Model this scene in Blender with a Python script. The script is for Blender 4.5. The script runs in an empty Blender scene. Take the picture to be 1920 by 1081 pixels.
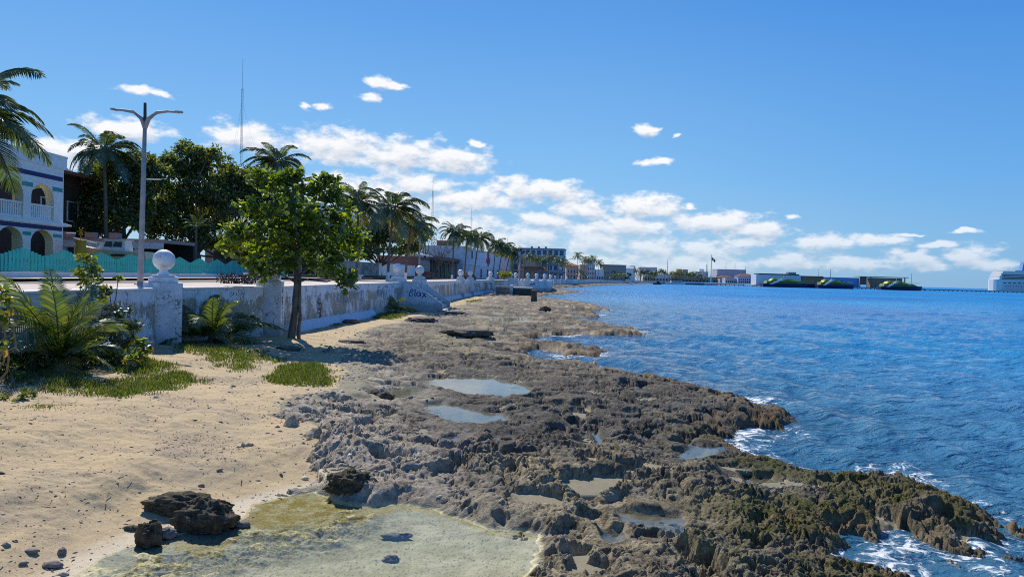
import bpy, math, random
import numpy as np
from mathutils import Vector, Matrix

SC = bpy.context.scene
COL = SC.collection
R = math.radians
PI = math.pi
rng = random.Random(7)

# ------------------------------------------------------------------ camera
EYE = 3.2
FPX = 1340.0
PITCH = R(0.92)
ROLL = R(1.4)
cam_d = bpy.data.cameras.new('camera')
cam = bpy.data.objects.new('camera', cam_d)
COL.objects.link(cam)
cam_d.sensor_fit = 'HORIZONTAL'
cam_d.sensor_width = 36.0
cam_d.lens = 36.0 * FPX / 1920.0
cam_d.clip_start = 0.1
cam_d.clip_end = 60000
MC = Matrix.Rotation(R(90) - PITCH, 3, 'X') @ Matrix.Rotation(ROLL, 3, 'Z')
cam.matrix_world = Matrix.Translation((0, 0, EYE)) @ MC.to_4x4()
SC.camera = cam


def ray(px, py):
    return MC @ Vector(((px - 960.0) / FPX, -(py - 540.5) / FPX, -1.0))


def P(px, py, z):
    """world point seen at a photo pixel, on the level z"""
    d = ray(px, py)
    t = (z - EYE) / d.z
    return Vector((d.x * t, d.y * t, z))


def D(px, py, Y):
    """world point seen at a photo pixel, Y metres ahead"""
    d = ray(px, py)
    t = Y / d.y
    return Vector((d.x * t, Y, EYE + d.z * t))


# ------------------------------------------------------------------ object helpers
def tag(o, label=None, cat=None, group=None, kind=None):
    if label: o['label'] = label
    if cat: o['category'] = cat
    if group: o['group'] = group
    if kind: o['kind'] = kind
    return o


def thing(name, label, cat, loc=(0, 0, 0), rz=0.0, group=None):
    o = bpy.data.objects.new(name, None)
    o.empty_display_size = 0.3
    COL.objects.link(o)
    o.location = loc
    o.rotation_euler = (0, 0, rz)
    return tag(o, label, cat, group)


def copy_tree(o, parent=None):
    c = o.copy()
    COL.objects.link(c)
    c.parent = parent
    for ch in o.children:
        copy_tree(ch, c)
    return c


class MB:
    def __init__(self):
        self.v = []
        self.f = []

    def add(self, vs, fs):
        n = len(self.v)
        self.v.extend([tuple(p) for p in vs])
        self.f.extend([tuple(n + i for i in f) for f in fs])
        return self

    def box(self, c, s, rz=0.0):
        cx, cy, cz = c
        hx, hy, hz = s[0] / 2, s[1] / 2, s[2] / 2
        ca, sa = math.cos(rz), math.sin(rz)
        vs = []
        for dz in (-hz, hz):
            for dx, dy in ((-hx, -hy), (hx, -hy), (hx, hy), (-hx, hy)):
                vs.append((cx + dx * ca - dy * sa, cy + dx * sa + dy * ca, cz + dz))
        return self.add(vs, [(3, 2, 1, 0), (4, 5, 6, 7), (0, 1, 5, 4), (1, 2, 6, 5), (2, 3, 7, 6), (3, 0, 4, 7)])

    def span(self, x0, x1, y0, y1, z0, z1):
        return self.box(((x0 + x1) / 2, (y0 + y1) / 2, (z0 + z1) / 2), (abs(x1 - x0), abs(y1 - y0), abs(z1 - z0)))

    def bar(self, a, b, w, h=None):
        """box beam from a to b"""
        a, b = Vector(a), Vector(b)
        h = h or w
        d = (b - a).normalized()
        up = Vector((0, 0, 1)) if abs(d.z) < 0.9 else Vector((1, 0, 0))
        s = d.cross(up).normalized() * w / 2
        u = s.cross(d).normalized() * h / 2
        vs = [a - s - u, a + s - u, a + s + u, a - s + u, b - s - u, b + s - u, b + s + u, b - s + u]
        return self.add(vs, [(3, 2, 1, 0), (4, 5, 6, 7), (0, 1, 5, 4), (1, 2, 6, 5), (2, 3, 7, 6), (3, 0, 4, 7)])

    def prism(self, pts, z0, z1):
        n = len(pts)
        vs = [(p[0], p[1], z0) for p in pts] + [(p[0], p[1], z1) for p in pts]
        fs = [tuple(range(n - 1, -1, -1)), tuple(range(n, 2 * n))]
        fs += [(i, (i + 1) % n, n + (i + 1) % n, n + i) for i in range(n)]
        return self.add(vs, fs)

    def extrude(self, pts, off):
        """closed 3-D polygon swept by a vector"""
        n = len(pts)
        off = Vector(off)
        vs = [Vector(p) for p in pts] + [Vector(p) + off for p in pts]
        fs = [tuple(range(n - 1, -1, -1)), tuple(range(n, 2 * n))]
        fs += [(i, (i + 1) % n, n + (i + 1) % n, n + i) for i in range(n)]
        return self.add(vs, fs)

    def tube(self, pts, rad, n=8, caps=True):
        pts = [Vector(p) for p in pts]
        m = len(pts)
        if not isinstance(rad, (list, tuple)):
            rad = [rad] * m
        vs = []
        for i, p in enumerate(pts):
            d = (pts[min(i + 1, m - 1)] - pts[max(i - 1, 0)]).normalized()
            up = Vector((1, 0, 0)) if abs(d.x) < 0.8 else Vector((0, 1, 0))
            s = d.cross(up).normalized()
            u = s.cross(d).normalized()
            for k in range(n):
                a = 2 * PI * k / n
                vs.append(p + s * (rad[i] * math.cos(a)) + u * (rad[i] * math.sin(a)))
        fs = []
        for i in range(m - 1):
            for k in range(n):
                k2 = (k + 1) % n
                fs.append((i * n + k, i * n + k2, (i + 1) * n + k2, (i + 1) * n + k))
        if caps:
            fs.append(tuple(range(n - 1, -1, -1)))
            fs.append(tuple((m - 1) * n + k for k in range(n)))
        return self.add(vs, fs)

    def lathe(self, prof, n=24, c=(0, 0, 0)):
        vs = []
        for r, z in prof:
            for k in range(n):
                a = 2 * PI * k / n
                vs.append((c[0] + r * math.cos(a), c[1] + r * math.sin(a), c[2] + z))
        fs = []
        for i in range(len(prof) - 1):
            for k in range(n):
                k2 = (k + 1) % n
                fs.append((i * n + k, i * n + k2, (i + 1) * n + k2, (i + 1) * n + k))
        fs.append(tuple(range(n - 1, -1, -1)))
        fs.append(tuple((len(prof) - 1) * n + k for k in range(n)))
        return self.add(vs, fs)

    def sphere(self, c, r, nu=24, nv=14, sq=(1, 1, 1)):
        prof = [(max(1e-4, r * math.sin(PI * i / nv)), -r * math.cos(PI * i / nv)) for i in range(nv + 1)]
        n0 = len(self.v)
        self.lathe(prof, nu)
        for i in range(n0, len(self.v)):
            x, y, z = self.v[i]
            self.v[i] = (c[0] + x * sq[0], c[1] + y * sq[1], c[2] + z * sq[2])
        return self

    def mesh(self, name):
        me = bpy.data.meshes.new(name)
        me.from_pydata(self.v, [], self.f)
        me.update()
        return me

    def build(self, name, mat, parent=None, smooth=False, loc=None, bevel=0.0, label=None):
        me = self.mesh(name)
        return link(me, name, mat, parent, smooth, loc, bevel, label)


def link(me, name, mat, parent=None, smooth=False, loc=None, bevel=0.0, label=None):
    if mat is not None and not me.materials:
        for m in (mat if isinstance(mat, (list, tuple)) else [mat]):
            me.materials.append(m)
    if smooth:
        me.polygons.foreach_set('use_smooth', [True] * len(me.polygons))
    o = bpy.data.objects.new(name, me)
    COL.objects.link(o)
    if parent is not None:
        o.parent = parent
    if loc is not None:
        o.location = loc
    if bevel:
        b = o.modifiers.new('bevel', 'BEVEL')
        b.width = bevel
        b.segments = 2
        b.limit_method = 'ANGLE'
    if label: o['label'] = label
    return o


def np_mesh(name, verts, faces):
    """fast mesh from numpy arrays (n,3) and quads (m,4)"""
    me = bpy.data.meshes.new(name)
    k = faces.shape[1]
    me.vertices.add(len(verts))
    me.vertices.foreach_set('co', np.ascontiguousarray(verts, dtype=np.float32).ravel())
    me.loops.add(faces.size)
    me.loops.foreach_set('vertex_index', np.ascontiguousarray(faces, dtype=np.int32).ravel())
    me.polygons.add(len(faces))
    me.polygons.foreach_set('loop_start', np.arange(0, faces.size, k, dtype=np.int32))
    me.update(calc_edges=True)
    return me


def add_col(me, name, arr):
    a = me.attributes.new(name, 'FLOAT_COLOR', 'POINT')
    a.data.foreach_set('color', np.ascontiguousarray(arr, dtype=np.float32).ravel())


# ------------------------------------------------------------------ materials
def lin(r, g=None, b=None):
    if g is None:
        h = r.lstrip('#')
        r, g, b = (int(h[i:i + 2], 16) for i in (0, 2, 4))
    out = []
    for c in (r, g, b):
        c /= 255.0
        out.append(c / 12.92 if c <= 0.04045 else ((c + 0.055) / 1.055) ** 2.4)
    return (*out, 1.0)


class NT:
    """tiny node-tree writer"""
    def __init__(self, tree):
        self.t = tree
        self.n = tree.nodes
        self.l = tree.links

    def node(self, kind, **kw):
        nd = self.n.new(kind)
        ins = kw.pop('ins', {})
        for k, v in kw.items():
            setattr(nd, k, v)
        for k, v in ins.items():
            s = nd.inputs[k]
            if hasattr(v, 'is_output'):
                self.l.new(v, s)
            else:
                s.default_value = v
        return nd

    def math(self, op, a, b=0.0, c=0.0, clamp=False):
        nd = self.node('ShaderNodeMath', operation=op, use_clamp=clamp)
        for i, v in enumerate((a, b, c)):
            if hasattr(v, 'is_output'):
                self.l.new(v, nd.inputs[i])
            else:
                nd.inputs[i].default_value = v
        return nd.outputs[0]

    def mix(self, fac, a, b, blend='MIX'):
        nd = self.node('ShaderNodeMix', data_type='RGBA', blend_type=blend)
        for s, v in ((nd.inputs[0], fac), (nd.inputs[6], a), (nd.inputs[7], b)):
            if hasattr(v, 'is_output'):
                self.l.new(v, s)
            else:
                s.default_value = v
        return nd.outputs[2]

    def ramp(self, fac, p0, p1, v0=0.0, v1=1.0):
        nd = self.node('ShaderNodeMapRange', clamp=True, interpolation_type='SMOOTHSTEP')
        self.l.new(fac, nd.inputs[0])
        for i, v in ((1, p0), (2, p1), (3, v0), (4, v1)):
            nd.inputs[i].default_value = v
        return nd.outputs[0]

    def noise(self, scale, vec=None, detail=4.0, rough=0.6, dist=0.0, mul=None):
        if vec is None:
            vec = self.node('ShaderNodeNewGeometry').outputs['Position']
        if mul is not None:
            m = self.node('ShaderNodeVectorMath', operation='MULTIPLY')
            self.l.new(vec, m.inputs[0])
            m.inputs[1].default_value = mul
            vec = m.outputs[0]
        nd = self.node('ShaderNodeTexNoise', ins={'Scale': scale, 'Detail': detail, 'Roughness': rough, 'Distortion': dist})
        self.l.new(vec, nd.inputs['Vector'])
        return nd.outputs['Fac']

    def bump(self, height, strength=0.3, dist=0.02, normal=None):
        nd = self.node('ShaderNodeBump', ins={'Strength': strength, 'Distance': dist})
        self.l.new(height, nd.inputs['Height'])
        if normal is not None:
            self.l.new(normal, nd.inputs['Normal'])
        return nd.outputs[0]


def new_mat(name):
    m = bpy.data.materials.new(name)
    m.use_nodes = True
    t = NT(m.node_tree)
    t.n.clear()
    out = t.node('ShaderNodeOutputMaterial')
    return m, t, out


def principled(t, out, color, rough=0.6, normal=None, metal=0.0, spec=0.5, **ins):
    b = t.node('ShaderNodeBsdfPrincipled')
    for k, v in (('Base Color', color), ('Roughness', rough), ('Metallic', metal), ('Specular IOR Level', spec)):
        if hasattr(v, 'is_output'):
            t.l.new(v, b.inputs[k])
        else:
            b.inputs[k].default_value = v
    for k, v in ins.items():
        b.inputs[k].default_value = v
    if normal is not None:
        t.l.new(normal, b.inputs['Normal'])
    t.l.new(b.outputs[0], out.inputs[0])
    return b


def surf(name, c1, c2=None, scale=3.0, rough=0.7, bump=0.15, bscale=40.0, metal=0.0, spec=0.4, lo=0.35, hi=0.65, streak=None):
    """weathered plain surface: two tones mixed by noise, fine bump"""
    m, t, out = new_mat(name)
    c2 = c2 or tuple(x * 0.75 for x in c1[:3]) + (1,)
    f = t.ramp(t.noise(scale, detail=6, rough=0.65, mul=streak), lo, hi)
    col = t.mix(f, c1, c2)
    nrm = t.bump(t.noise(bscale, detail=3), bump, 0.01) if bump else None
    principled(t, out, col, rough, nrm, metal, spec)
    return m


def leaf_mat(name, cols, trans=0.45, gloss=0.12, rough=0.4, tcol=None):
    """cols: (dark, mid, light) picked per leaf; light shines through the blade"""
    m, t, out = new_mat(name)
    g = t.node('ShaderNodeNewGeometry')
    rp = t.node('ShaderNodeValToRGB')
    t.l.new(g.outputs['Random Per Island'], rp.inputs[0])
    e = rp.color_ramp.elements
    e[0].position, e[0].color = 0.0, cols[0]
    e[1].position, e[1].color = 1.0, cols[-1]
    for i, c in enumerate(cols[1:-1]):
        k = e.new((i + 1) / (len(cols) - 1))
        k.color = c
    col = rp.outputs[0]
    df = t.node('ShaderNodeBsdfDiffuse')
    t.l.new(col, df.inputs[0])
    tr = t.node('ShaderNodeBsdfTranslucent')
    t.l.new(t.mix(1.0, col, tcol or (1.9, 1.75, 0.5, 1), 'MULTIPLY'), tr.inputs[0])
    gl = t.node('ShaderNodeBsdfGlossy', ins={'Roughness': rough, 'Color': (0.8, 0.85, 0.9, 1)})
    m1 = t.node('ShaderNodeMixShader', ins={0: trans})
    t.l.new(df.outputs[0], m1.inputs[1])
    t.l.new(tr.outputs[0], m1.inputs[2])
    m2 = t.node('ShaderNodeMixShader', ins={0: gloss})
    t.l.new(m1.outputs[0], m2.inputs[1])
    t.l.new(gl.outputs[0], m2.inputs[2])
    t.l.new(m2.outputs[0], out.inputs[0])
    return m
# ------------------------------------------------------------------ sun and sky
SUN_EL = R(43)
SUN_AZ = R(-27)            # measured from +Y (straight ahead) towards +X (the sea)
sun_dir = Vector((math.sin(SUN_AZ) * math.cos(SUN_EL), math.cos(SUN_AZ) * math.cos(SUN_EL), math.sin(SUN_EL)))
sd = bpy.data.lights.new('sun', 'SUN')
sd.energy = 5.0
sd.angle = R(0.53)
sd.color = (1.0, 0.93, 0.82)
sun = bpy.data.objects.new('sun', sd)
COL.objects.link(sun)
sun.rotation_euler = sun_dir.to_track_quat('Z', 'Y').to_euler()
sun.location = sun_dir * 200

w = bpy.data.worlds.new('World')
SC.world = w
w.use_nodes = True
t = NT(w.node_tree)
t.n.clear()
wo = t.node('ShaderNodeOutputWorld')
bg = t.node('ShaderNodeBackground', ins={'Strength': 0.12})
t.l.new(bg.outputs[0], wo.inputs[0])
sky = t.node('ShaderNodeTexSky', sky_type='NISHITA')
sky.sun_disc = False
sky.sun_elevation = SUN_EL
sky.sun_rotation = SUN_AZ
sky.altitude = 0
sky.air_density = 1.0
sky.dust_density = 0.5
sky.ozone_density = 3.0
# (sky colour is finished below, once the view's height angle is known)

# clouds: a cumulus field given by azimuth / elevation (radians), centre and half size
CL = []


def cl(x0, y0, x1, y1, k=1.0):
    """cloud filling a box of the photo, kept as a bearing and a height angle in the sky"""
    a, b = ray(x0, (y0 + y1) / 2), ray(x1, (y0 + y1) / 2)
    c = ray((x0 + x1) / 2, (y0 + y1) / 2).normalized()
    u, l = ray((x0 + x1) / 2, y0).normalized(), ray((x0 + x1) / 2, y1).normalized()
    az = math.atan2(c.x, c.y)
    el = math.asin(c.z)
    wa = abs(math.atan2(b.x, b.y) - math.atan2(a.x, a.y)) / 2
    we = abs(math.asin(u.z) - math.asin(l.z)) / 2
    CL.append((az, el, wa * k * 1.02, we * k * 1.04))


for b in [(225, 158, 290, 178), (270, 168, 330, 184),
          (150, 222, 320, 262), (120, 262, 190, 300), (40, 262, 180, 330),
          (385, 228, 520, 285), (440, 245, 530, 292),
          (686, 142, 740, 172), (720, 152, 762, 176), (672, 174, 712, 194),
          (565, 194, 596, 208), (590, 190, 626, 207),
          (540, 238, 720, 312), (640, 258, 860, 326), (760, 276, 932, 328),
          (560, 322, 720, 380), (690, 322, 860, 372), (780, 350, 990, 396), (650, 340, 800, 420),
          (905, 330, 1010, 372), (960, 338, 1110, 380),
          (1190, 234, 1240, 252), (1195, 298, 1262, 316), (1262, 250, 1276, 257), (885, 265, 908, 277),
          (1030, 374, 1160, 408), (1140, 362, 1280, 414), (1225, 398, 1440, 440), (1280, 380, 1310, 396),
          (965, 396, 1080, 430), (1050, 408, 1280, 442), (1330, 412, 1490, 448),
          (1040, 428, 1180, 478), (1150, 440, 1290, 480), (1260, 450, 1400, 492),
          (800, 395, 960, 470), (700, 380, 860, 450), (930, 420, 1060, 462), (860, 430, 1010, 500),
          (1000, 470, 1200, 520), (1150, 470, 1420, 525), (1360, 440, 1450, 466),
          (1470, 438, 1620, 470), (1580, 440, 1720, 462), (1715, 448, 1790, 464), (1655, 462, 1710, 478),
          (1660, 470, 1780, 500), (1760, 458, 1880, 502), (1400, 470, 1560, 505), (1540, 480, 1680, 512),
          (1690, 488, 1800, 512), (1780, 430, 1830, 438), (1470, 402, 1500, 416), (1810, 480, 1910, 512),
          (1680, 434, 1730, 440), (300, 330, 480, 420)]:
    cl(*b)


def cloud_group():
    g = bpy.data.node_groups.new('cloud field', 'ShaderNodeTree')
    g.interface.new_socket('AE', in_out='INPUT', socket_type='NodeSocketVector')
    g.interface.new_socket('D', in_out='OUTPUT', socket_type='NodeSocketFloat')
    t = NT(g)
    gi = t.node('NodeGroupInput')
    go = t.node('NodeGroupOutput')
    # ragged outline: warp the position with noise before measuring the distance to each cloud
    src = gi.outputs[0]
    nz = t.node('ShaderNodeTexNoise', ins={'Scale': 22.0, 'Detail': 3.0, 'Roughness': 0.6})
    st = t.node('ShaderNodeVectorMath', operation='MULTIPLY')
    t.l.new(src, st.inputs[0])
    st.inputs[1].default_value = (1.0, 2.0, 1.0)
    t.l.new(st.outputs[0], nz.inputs['Vector'])
    wv = t.node('ShaderNodeVectorMath', operation='MULTIPLY_ADD')
    t.l.new(nz.outputs['Color'], wv.inputs[0])
    wv.inputs[1].default_value = (0.05, 0.018, 0)
    wv.inputs[2].default_value = (-0.025, -0.009, 0)
    ad = t.node('ShaderNodeVectorMath', operation='ADD')
    t.l.new(src, ad.inputs[0])
    t.l.new(wv.outputs[0], ad.inputs[1])
    cur = None
    for az, el, wa, we in CL:
        m = t.node('ShaderNodeVectorMath', operation='MULTIPLY_ADD')
        t.l.new(ad.outputs[0], m.inputs[0])
        m.inputs[1].default_value = (1 / wa, 1 / we, 0)
        m.inputs[2].default_value = (-az / wa, -el / we, 0)
        d = t.node('ShaderNodeVectorMath', operation='LENGTH')
        t.l.new(m.outputs[0], d.inputs[0])
        cur = d.outputs['Value'] if cur is None else t.math('SMOOTH_MIN', cur, d.outputs['Value'], 0.25)
    dens = t.math('SUBTRACT', 1.0, cur)
    n2 = t.node('ShaderNodeTexNoise', ins={'Scale': 34.0, 'Detail': 9.0, 'Roughness': 0.62})
    t.l.new(st.outputs[0], n2.inputs['Vector'])
    d2 = t.math('MULTIPLY_ADD', n2.outputs['Fac'], 2.4, -1.13)
    t.l.new(t.math('ADD', dens, d2), go.inputs[0])
    return g


tc = t.node('ShaderNodeTexCoord')
nm = t.node('ShaderNodeVectorMath', operation='NORMALIZE')
t.l.new(tc.outputs['Generated'], nm.inputs[0])
sx = t.node('ShaderNodeSeparateXYZ')
t.l.new(nm.outputs[0], sx.inputs[0])
az = t.math('ARCTAN2', sx.outputs[0], sx.outputs[1])
el = t.math('ARCSINE', sx.outputs[2])
ae = t.node('ShaderNodeCombineXYZ')
t.l.new(az, ae.inputs[0])
t.l.new(el, ae.inputs[1])
# clear air: the physical sky, leaning to the deep maritime blue that pales towards the horizon
rp = t.node('ShaderNodeValToRGB')
t.l.new(t.math('MULTIPLY', el, 0.6366), rp.inputs[0])
e = rp.color_ramp.elements
K = 7.9
e[0].position, e[0].color = 0.0, (0.40 * K, 0.59 * K, 0.80 * K, 1)
e[1].position, e[1].color = 1.0, (0.012 * K, 0.06 * K, 0.24 * K, 1)
for p_, c_ in ((0.032, (0.36, 0.61, 0.86)), (0.088, (0.235, 0.53, 0.90)), (0.22, (0.10, 0.35, 0.83)), (0.42, (0.035, 0.16, 0.50))):
    k_ = e.new(p_)
    k_.color = (*[x * K for x in c_], 1)
tint = t.mix(1.0, sky.outputs[0], (0.62, 0.86, 1.05, 1), 'MULTIPLY')
air = t.mix(0.85, tint, rp.outputs[0])
# deeper blue away from the sun, out over the sea
away = t.ramp(az, 0.05, 0.70)
air = t.mix(away, air, t.mix(1.0, air, (0.66, 0.83, 0.97, 1), 'MULTIPLY'))
CG = cloud_group()
g1 = t.node('ShaderNodeGroup', node_tree=CG)
t.l.new(ae.outputs[0], g1.inputs[0])
up = t.node('ShaderNodeVectorMath', operation='ADD')
t.l.new(ae.outputs[0], up.inputs[0])
up.inputs[1].default_value = (-0.004, 0.0095, 0)
g2 = t.node('ShaderNodeGroup', node_tree=CG)
t.l.new(up.outputs[0], g2.inputs[0])
D1, D2 = g1.outputs[0], g2.outputs[0]
alpha = t.ramp(D1, -0.18, 0.66)
lit = t.math('MULTIPLY_ADD', t.math('SUBTRACT', D1, D2), 0.75, 0.62, clamp=True)
thick = t.ramp(D1, 0.3, 1.1)
lit = t.math('MULTIPLY', lit, t.math('MULTIPLY_ADD', thick, -0.10, 1.0))
ccol = t.mix(lit, (4.3, 4.9, 5.9, 1), (8.5, 8.5, 8.6, 1))
# low clouds sink into the pale air near the horizon
low = t.ramp(el, 0.0, 0.11, 0.45, 1.0)
a2 = t.math('MULTIPLY', alpha, t.math('MULTIPLY', low, 0.96))
t.l.new(t.mix(a2, air, ccol), bg.inputs[0])
w.cycles.sampling_method = 'MANUAL'
w.cycles.sample_map_resolution = 512

SC.view_settings.view_transform = 'Standard'
SC.view_settings.look = 'None'
SC.view_settings.exposure = 0.0
SC.view_settings.gamma = 1.0
SC.cycles.use_denoising = False
SC.cycles.filter_width = 1.05
SC.cycles.sample_clamp_direct = 3.0
SC.cycles.max_bounces = 6
SC.cycles.diffuse_bounces = 3
SC.cycles.glossy_bounces = 3
SC.cycles.transmission_bounces = 4
SC.cycles.transparent_max_bounces = 8
SC.cycles.sample_clamp_indirect = 4.0
SC.cycles.caustics_reflective = False
SC.cycles.caustics_refractive = False
# ------------------------------------------------------------------ numpy noise
def _hash(ix, iy, seed):
    h = (ix.astype(np.int64) * 374761393 + iy.astype(np.int64) * 668265263 + seed * 1442695041) & 0xFFFFFFFF
    h = ((h ^ (h >> 13)) * 1274126177) & 0xFFFFFFFF
    return h ^ (h >> 16)


def perlin(x, y, seed=0):
    x0, y0 = np.floor(x), np.floor(y)
    fx, fy = (x - x0).astype(np.float32), (y - y0).astype(np.float32)
    u = fx * fx * fx * (fx * (fx * 6 - 15) + 10)
    v = fy * fy * fy * (fy * (fy * 6 - 15) + 10)

    def g(dx, dy):
        a = (_hash(x0 + dx, y0 + dy, seed) & 1023).astype(np.float32) * (2 * math.pi / 1024)
        return np.cos(a) * (fx - dx) + np.sin(a) * (fy - dy)
    n0 = g(0, 0) * (1 - u) + g(1, 0) * u
    n1 = g(0, 1) * (1 - u) + g(1, 1) * u
    return (n0 * (1 - v) + n1 * v) * 1.5


def fbm(x, y, oct=4, seed=0, gain=0.5):
    s, a, tot = 0, 1.0, 0
    for o in range(oct):
        s = s + a * perlin(x * 2 ** o, y * 2 ** o, seed + o * 17)
        tot += a
        a *= gain
    return s / tot


def worley(x, y, seed=0):
    """distance to the nearest feature point and gap to the second one"""
    x0, y0 = np.floor(x), np.floor(y)
    f1 = np.full(x.shape, 9.0, np.float32)
    f2 = np.full(x.shape, 9.0, np.float32)
    for dx in (-1, 0, 1):
        for dy in (-1, 0, 1):
            cx, cy = x0 + dx, y0 + dy
            h = _hash(cx, cy, seed)
            px = cx + (h & 255) / 255.0
            py = cy + ((h >> 8) & 255) / 255.0
            d = np.sqrt((px - x) ** 2 + (py - y) ** 2).astype(np.float32)
            f2 = np.minimum(f2, np.maximum(f1, d))
            f1 = np.minimum(f1, d)
    return f1, f2


def sstep(a, b, x):
    u = np.clip((x - a) / (b - a), 0, 1)
    return u * u * (3 - 2 * u)


def sdf(poly, x, y):
    """signed distance to a polygon, positive inside"""
    pts = np.array([(p[0], p[1]) for p in poly], np.float32)
    ins = np.zeros(x.shape, bool)
    d2 = np.full(x.shape, 1e12, np.float32)
    n = len(pts)
    for i in range(n):
        ax, ay = pts[i]
        bx, by = pts[(i + 1) % n]
        ex, ey = bx - ax, by - ay
        l = ex * ex + ey * ey + 1e-9
        tt = np.clip(((x - ax) * ex + (y - ay) * ey) / l, 0, 1)
        d2 = np.minimum(d2, (x - ax - tt * ex) ** 2 + (y - ay - tt * ey) ** 2)
        if ay != by:
            c = ((ay > y) != (by > y)) & (x < (bx - ax) * (y - ay) / (by - ay) + ax)
            ins ^= c
    d = np.sqrt(d2)
    return np.where(ins, d, -d)


def poly(pts, z):
    return [P(a, b, z) for a, b in pts]


# ------------------------------------------------------------------ lie of the shore (read off the photo, kept in metres)
# sea wall foot, from behind the camera to the far end
WALL = [(-11.3, 2), (-11.1, 16), (-10.75, 22), (-9.4, 28), (-9.15, 34), (-8.7, 44), (-8.1, 53), (-7.8, 60), (-7.1, 75), (-6.4, 91), (-5.9, 100), (-4.4, 118)]
SHORE_PX = [(1790, 1120), (1700, 1065), (1590, 1045), (1620, 1015), (1720, 1020), (1810, 1050), (1920, 1035), (1930, 1000), (1870, 965), (1780, 925), (1690, 885), (1610, 895), (1530, 880), (1480, 868),
            (1405, 850), (1380, 815), (1400, 806), (1490, 800), (1500, 780), (1440, 765), (1400, 748), (1340, 738), (1250, 715), (1160, 697), (1090, 684), (1010, 676), (985, 665),
            (1010, 655), (1060, 668), (1120, 668), (1150, 660), (1080, 650), (1010, 642), (990, 634), (1060, 628), (1140, 632), (1210, 626), (1190, 618), (1110, 606), (1020, 606),
            (1080, 598), (1130, 594), (1120, 586), (1040, 590), (1080, 582), (1150, 583), (1120, 572), (1060, 564), (1010, 560)]
land = [(9.0, 2.0)] + [(p.x, p.y) for p in poly(SHORE_PX, 0.0)]
land += [(6, 130), (14, 160), (17, 175), (10, 200), (14, 230), (27, 275), (36, 330), (60, 430), (98, 570), (140, 690), (200, 745), (330, 760), (360, 1200), (300, 9000), (-9000, 9000), (-9000, -40), (9, -40)]
LAND = land

SAND_PX = [(-400, 1180), (560, 1180), (620, 1040), (640, 960), (632, 925), (618, 893), (625, 850), (600, 800), (520, 785), (560, 755), (640, 740),
           (650, 700), (640, 655), (690, 622), (780, 598), (850, 575), (900, 565), (925, 552), (900, 540), (700, 540), (200, 560), (-500, 600)]
SAND = poly(SAND_PX, 0.45)

POOLS = {}   # name: (pixel outline, water level, depth, soft edge)
POOLS['fore'] = ([(60, 1120), (180, 1045), (290, 1000), (420, 985), (470, 945), (600, 912), (640, 938), (700, 944), (770, 940), (830, 950), (880, 972), (960, 990), (1022, 998), (1035, 1035), (1005, 1075), (960, 1130)], 0.14, 0.06, 0.35)
POOLS['mid'] = ([(770, 714), (840, 706), (925, 708), (1008, 729), (985, 744), (930, 744), (880, 741), (830, 730)], 0.36, 0.10, 0.3)
POOLS['side'] = ([(690, 742), (740, 728), (800, 722), (818, 732), (770, 745), (720, 755)], 0.34, 0.08, 0.25)
POOLS['low'] = ([(790, 757), (830, 754), (880, 766), (945, 776), (965, 788), (900, 797), (840, 790), (800, 775)], 0.33, 0.10, 0.25)
POOLS['pocket'] = ([(822, 818), (860, 815), (872, 826), (838, 833)], 0.30, 0.10, 0.12)
POOLS['cleft'] = ([(940, 828), (962, 828), (960, 842), (940, 842)], 0.25, 0.10, 0.08)
POOLS['slit'] = ([(1082, 802), (1120, 806), (1136, 828), (1120, 834), (1108, 815), (1085, 812)], 0.22, 0.10, 0.1)
POOLS['pan'] = ([(1262, 850), (1300, 832), (1350, 835), (1352, 850), (1320, 862), (1272, 868)], 0.16, 0.08, 0.2)
POOLS['shade'] = ([(1150, 955), (1280, 965), (1300, 980), (1260, 1000), (1160, 985)], 0.12, 0.07, 0.18)
POOLS['rockbasin'] = ([(1120, 1000), (1170, 990), (1190, 1020), (1140, 1035)], 0.10, 0.08, 0.12)
POOLS['edge'] = ([(1385, 892), (1450, 895), (1470, 912), (1400, 915)], 0.10, 0.08, 0.15)
POOLS['far'] = ([(905, 600), (935, 594), (990, 595), (1000, 602), (950, 605)], 0.30, 0.10, 0.6)
PPOLY = {k: poly(v[0], v[1]) for k, v in POOLS.items()}

# spot heights (photo pixel, level in metres) that the beach and the rock shelf are draped over
SPOT = [(0, 690, .95), (110, 690, .95), (310, 645, .9), (400, 645, .82), (515, 630, .7), (600, 611, .62), (700, 592, .55), (760, 585, .5), (850, 578, .48), (920, 552, .42),
        (0, 800, .85), (0, 900, .62), (0, 1000, .38), (60, 1081, .22), (200, 760, .85), (250, 850, .60), (250, 950, .33), (400, 760, .72), (450, 850, .46), (400, 930, .26), (560, 705, .62), (560, 800, .50), (560, 880, .34),
        (640, 660, .58), (700, 640, .52), (800, 620, .46), (900, 600, .40), (1000, 580, .36)]
SP = [(P(a, b, z).x, P(a, b, z).y, z) for a, b, z in SPOT] + [(-16, 4, .95), (-8, 4, .5), (-20, 40, .9), (-12, 130, .5), (0, 160, .4)]


OUTCROP = [(P(a, b, .6).x, P(a, b, .6).y, r) for a, b, r in ((30, 852, .55), (90, 842, .3), (465, 818, .28), (548, 786, .3), (610, 660, .4), (250, 795, .3))]


def sand_level(x, y):
    ly = np.log(np.maximum(y, 1.5))
    num, den = 0, 0
    for sx_, sy_, sz_ in SP:
        d2 = ((x - sx_) / np.maximum(sy_, y) * 2.2) ** 2 + (ly - math.log(sy_)) ** 2 + 0.004
        wgt = 1.0 / d2 ** 1.6
        num = num + wgt * sz_
        den = den + wgt
    return num / den


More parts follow.
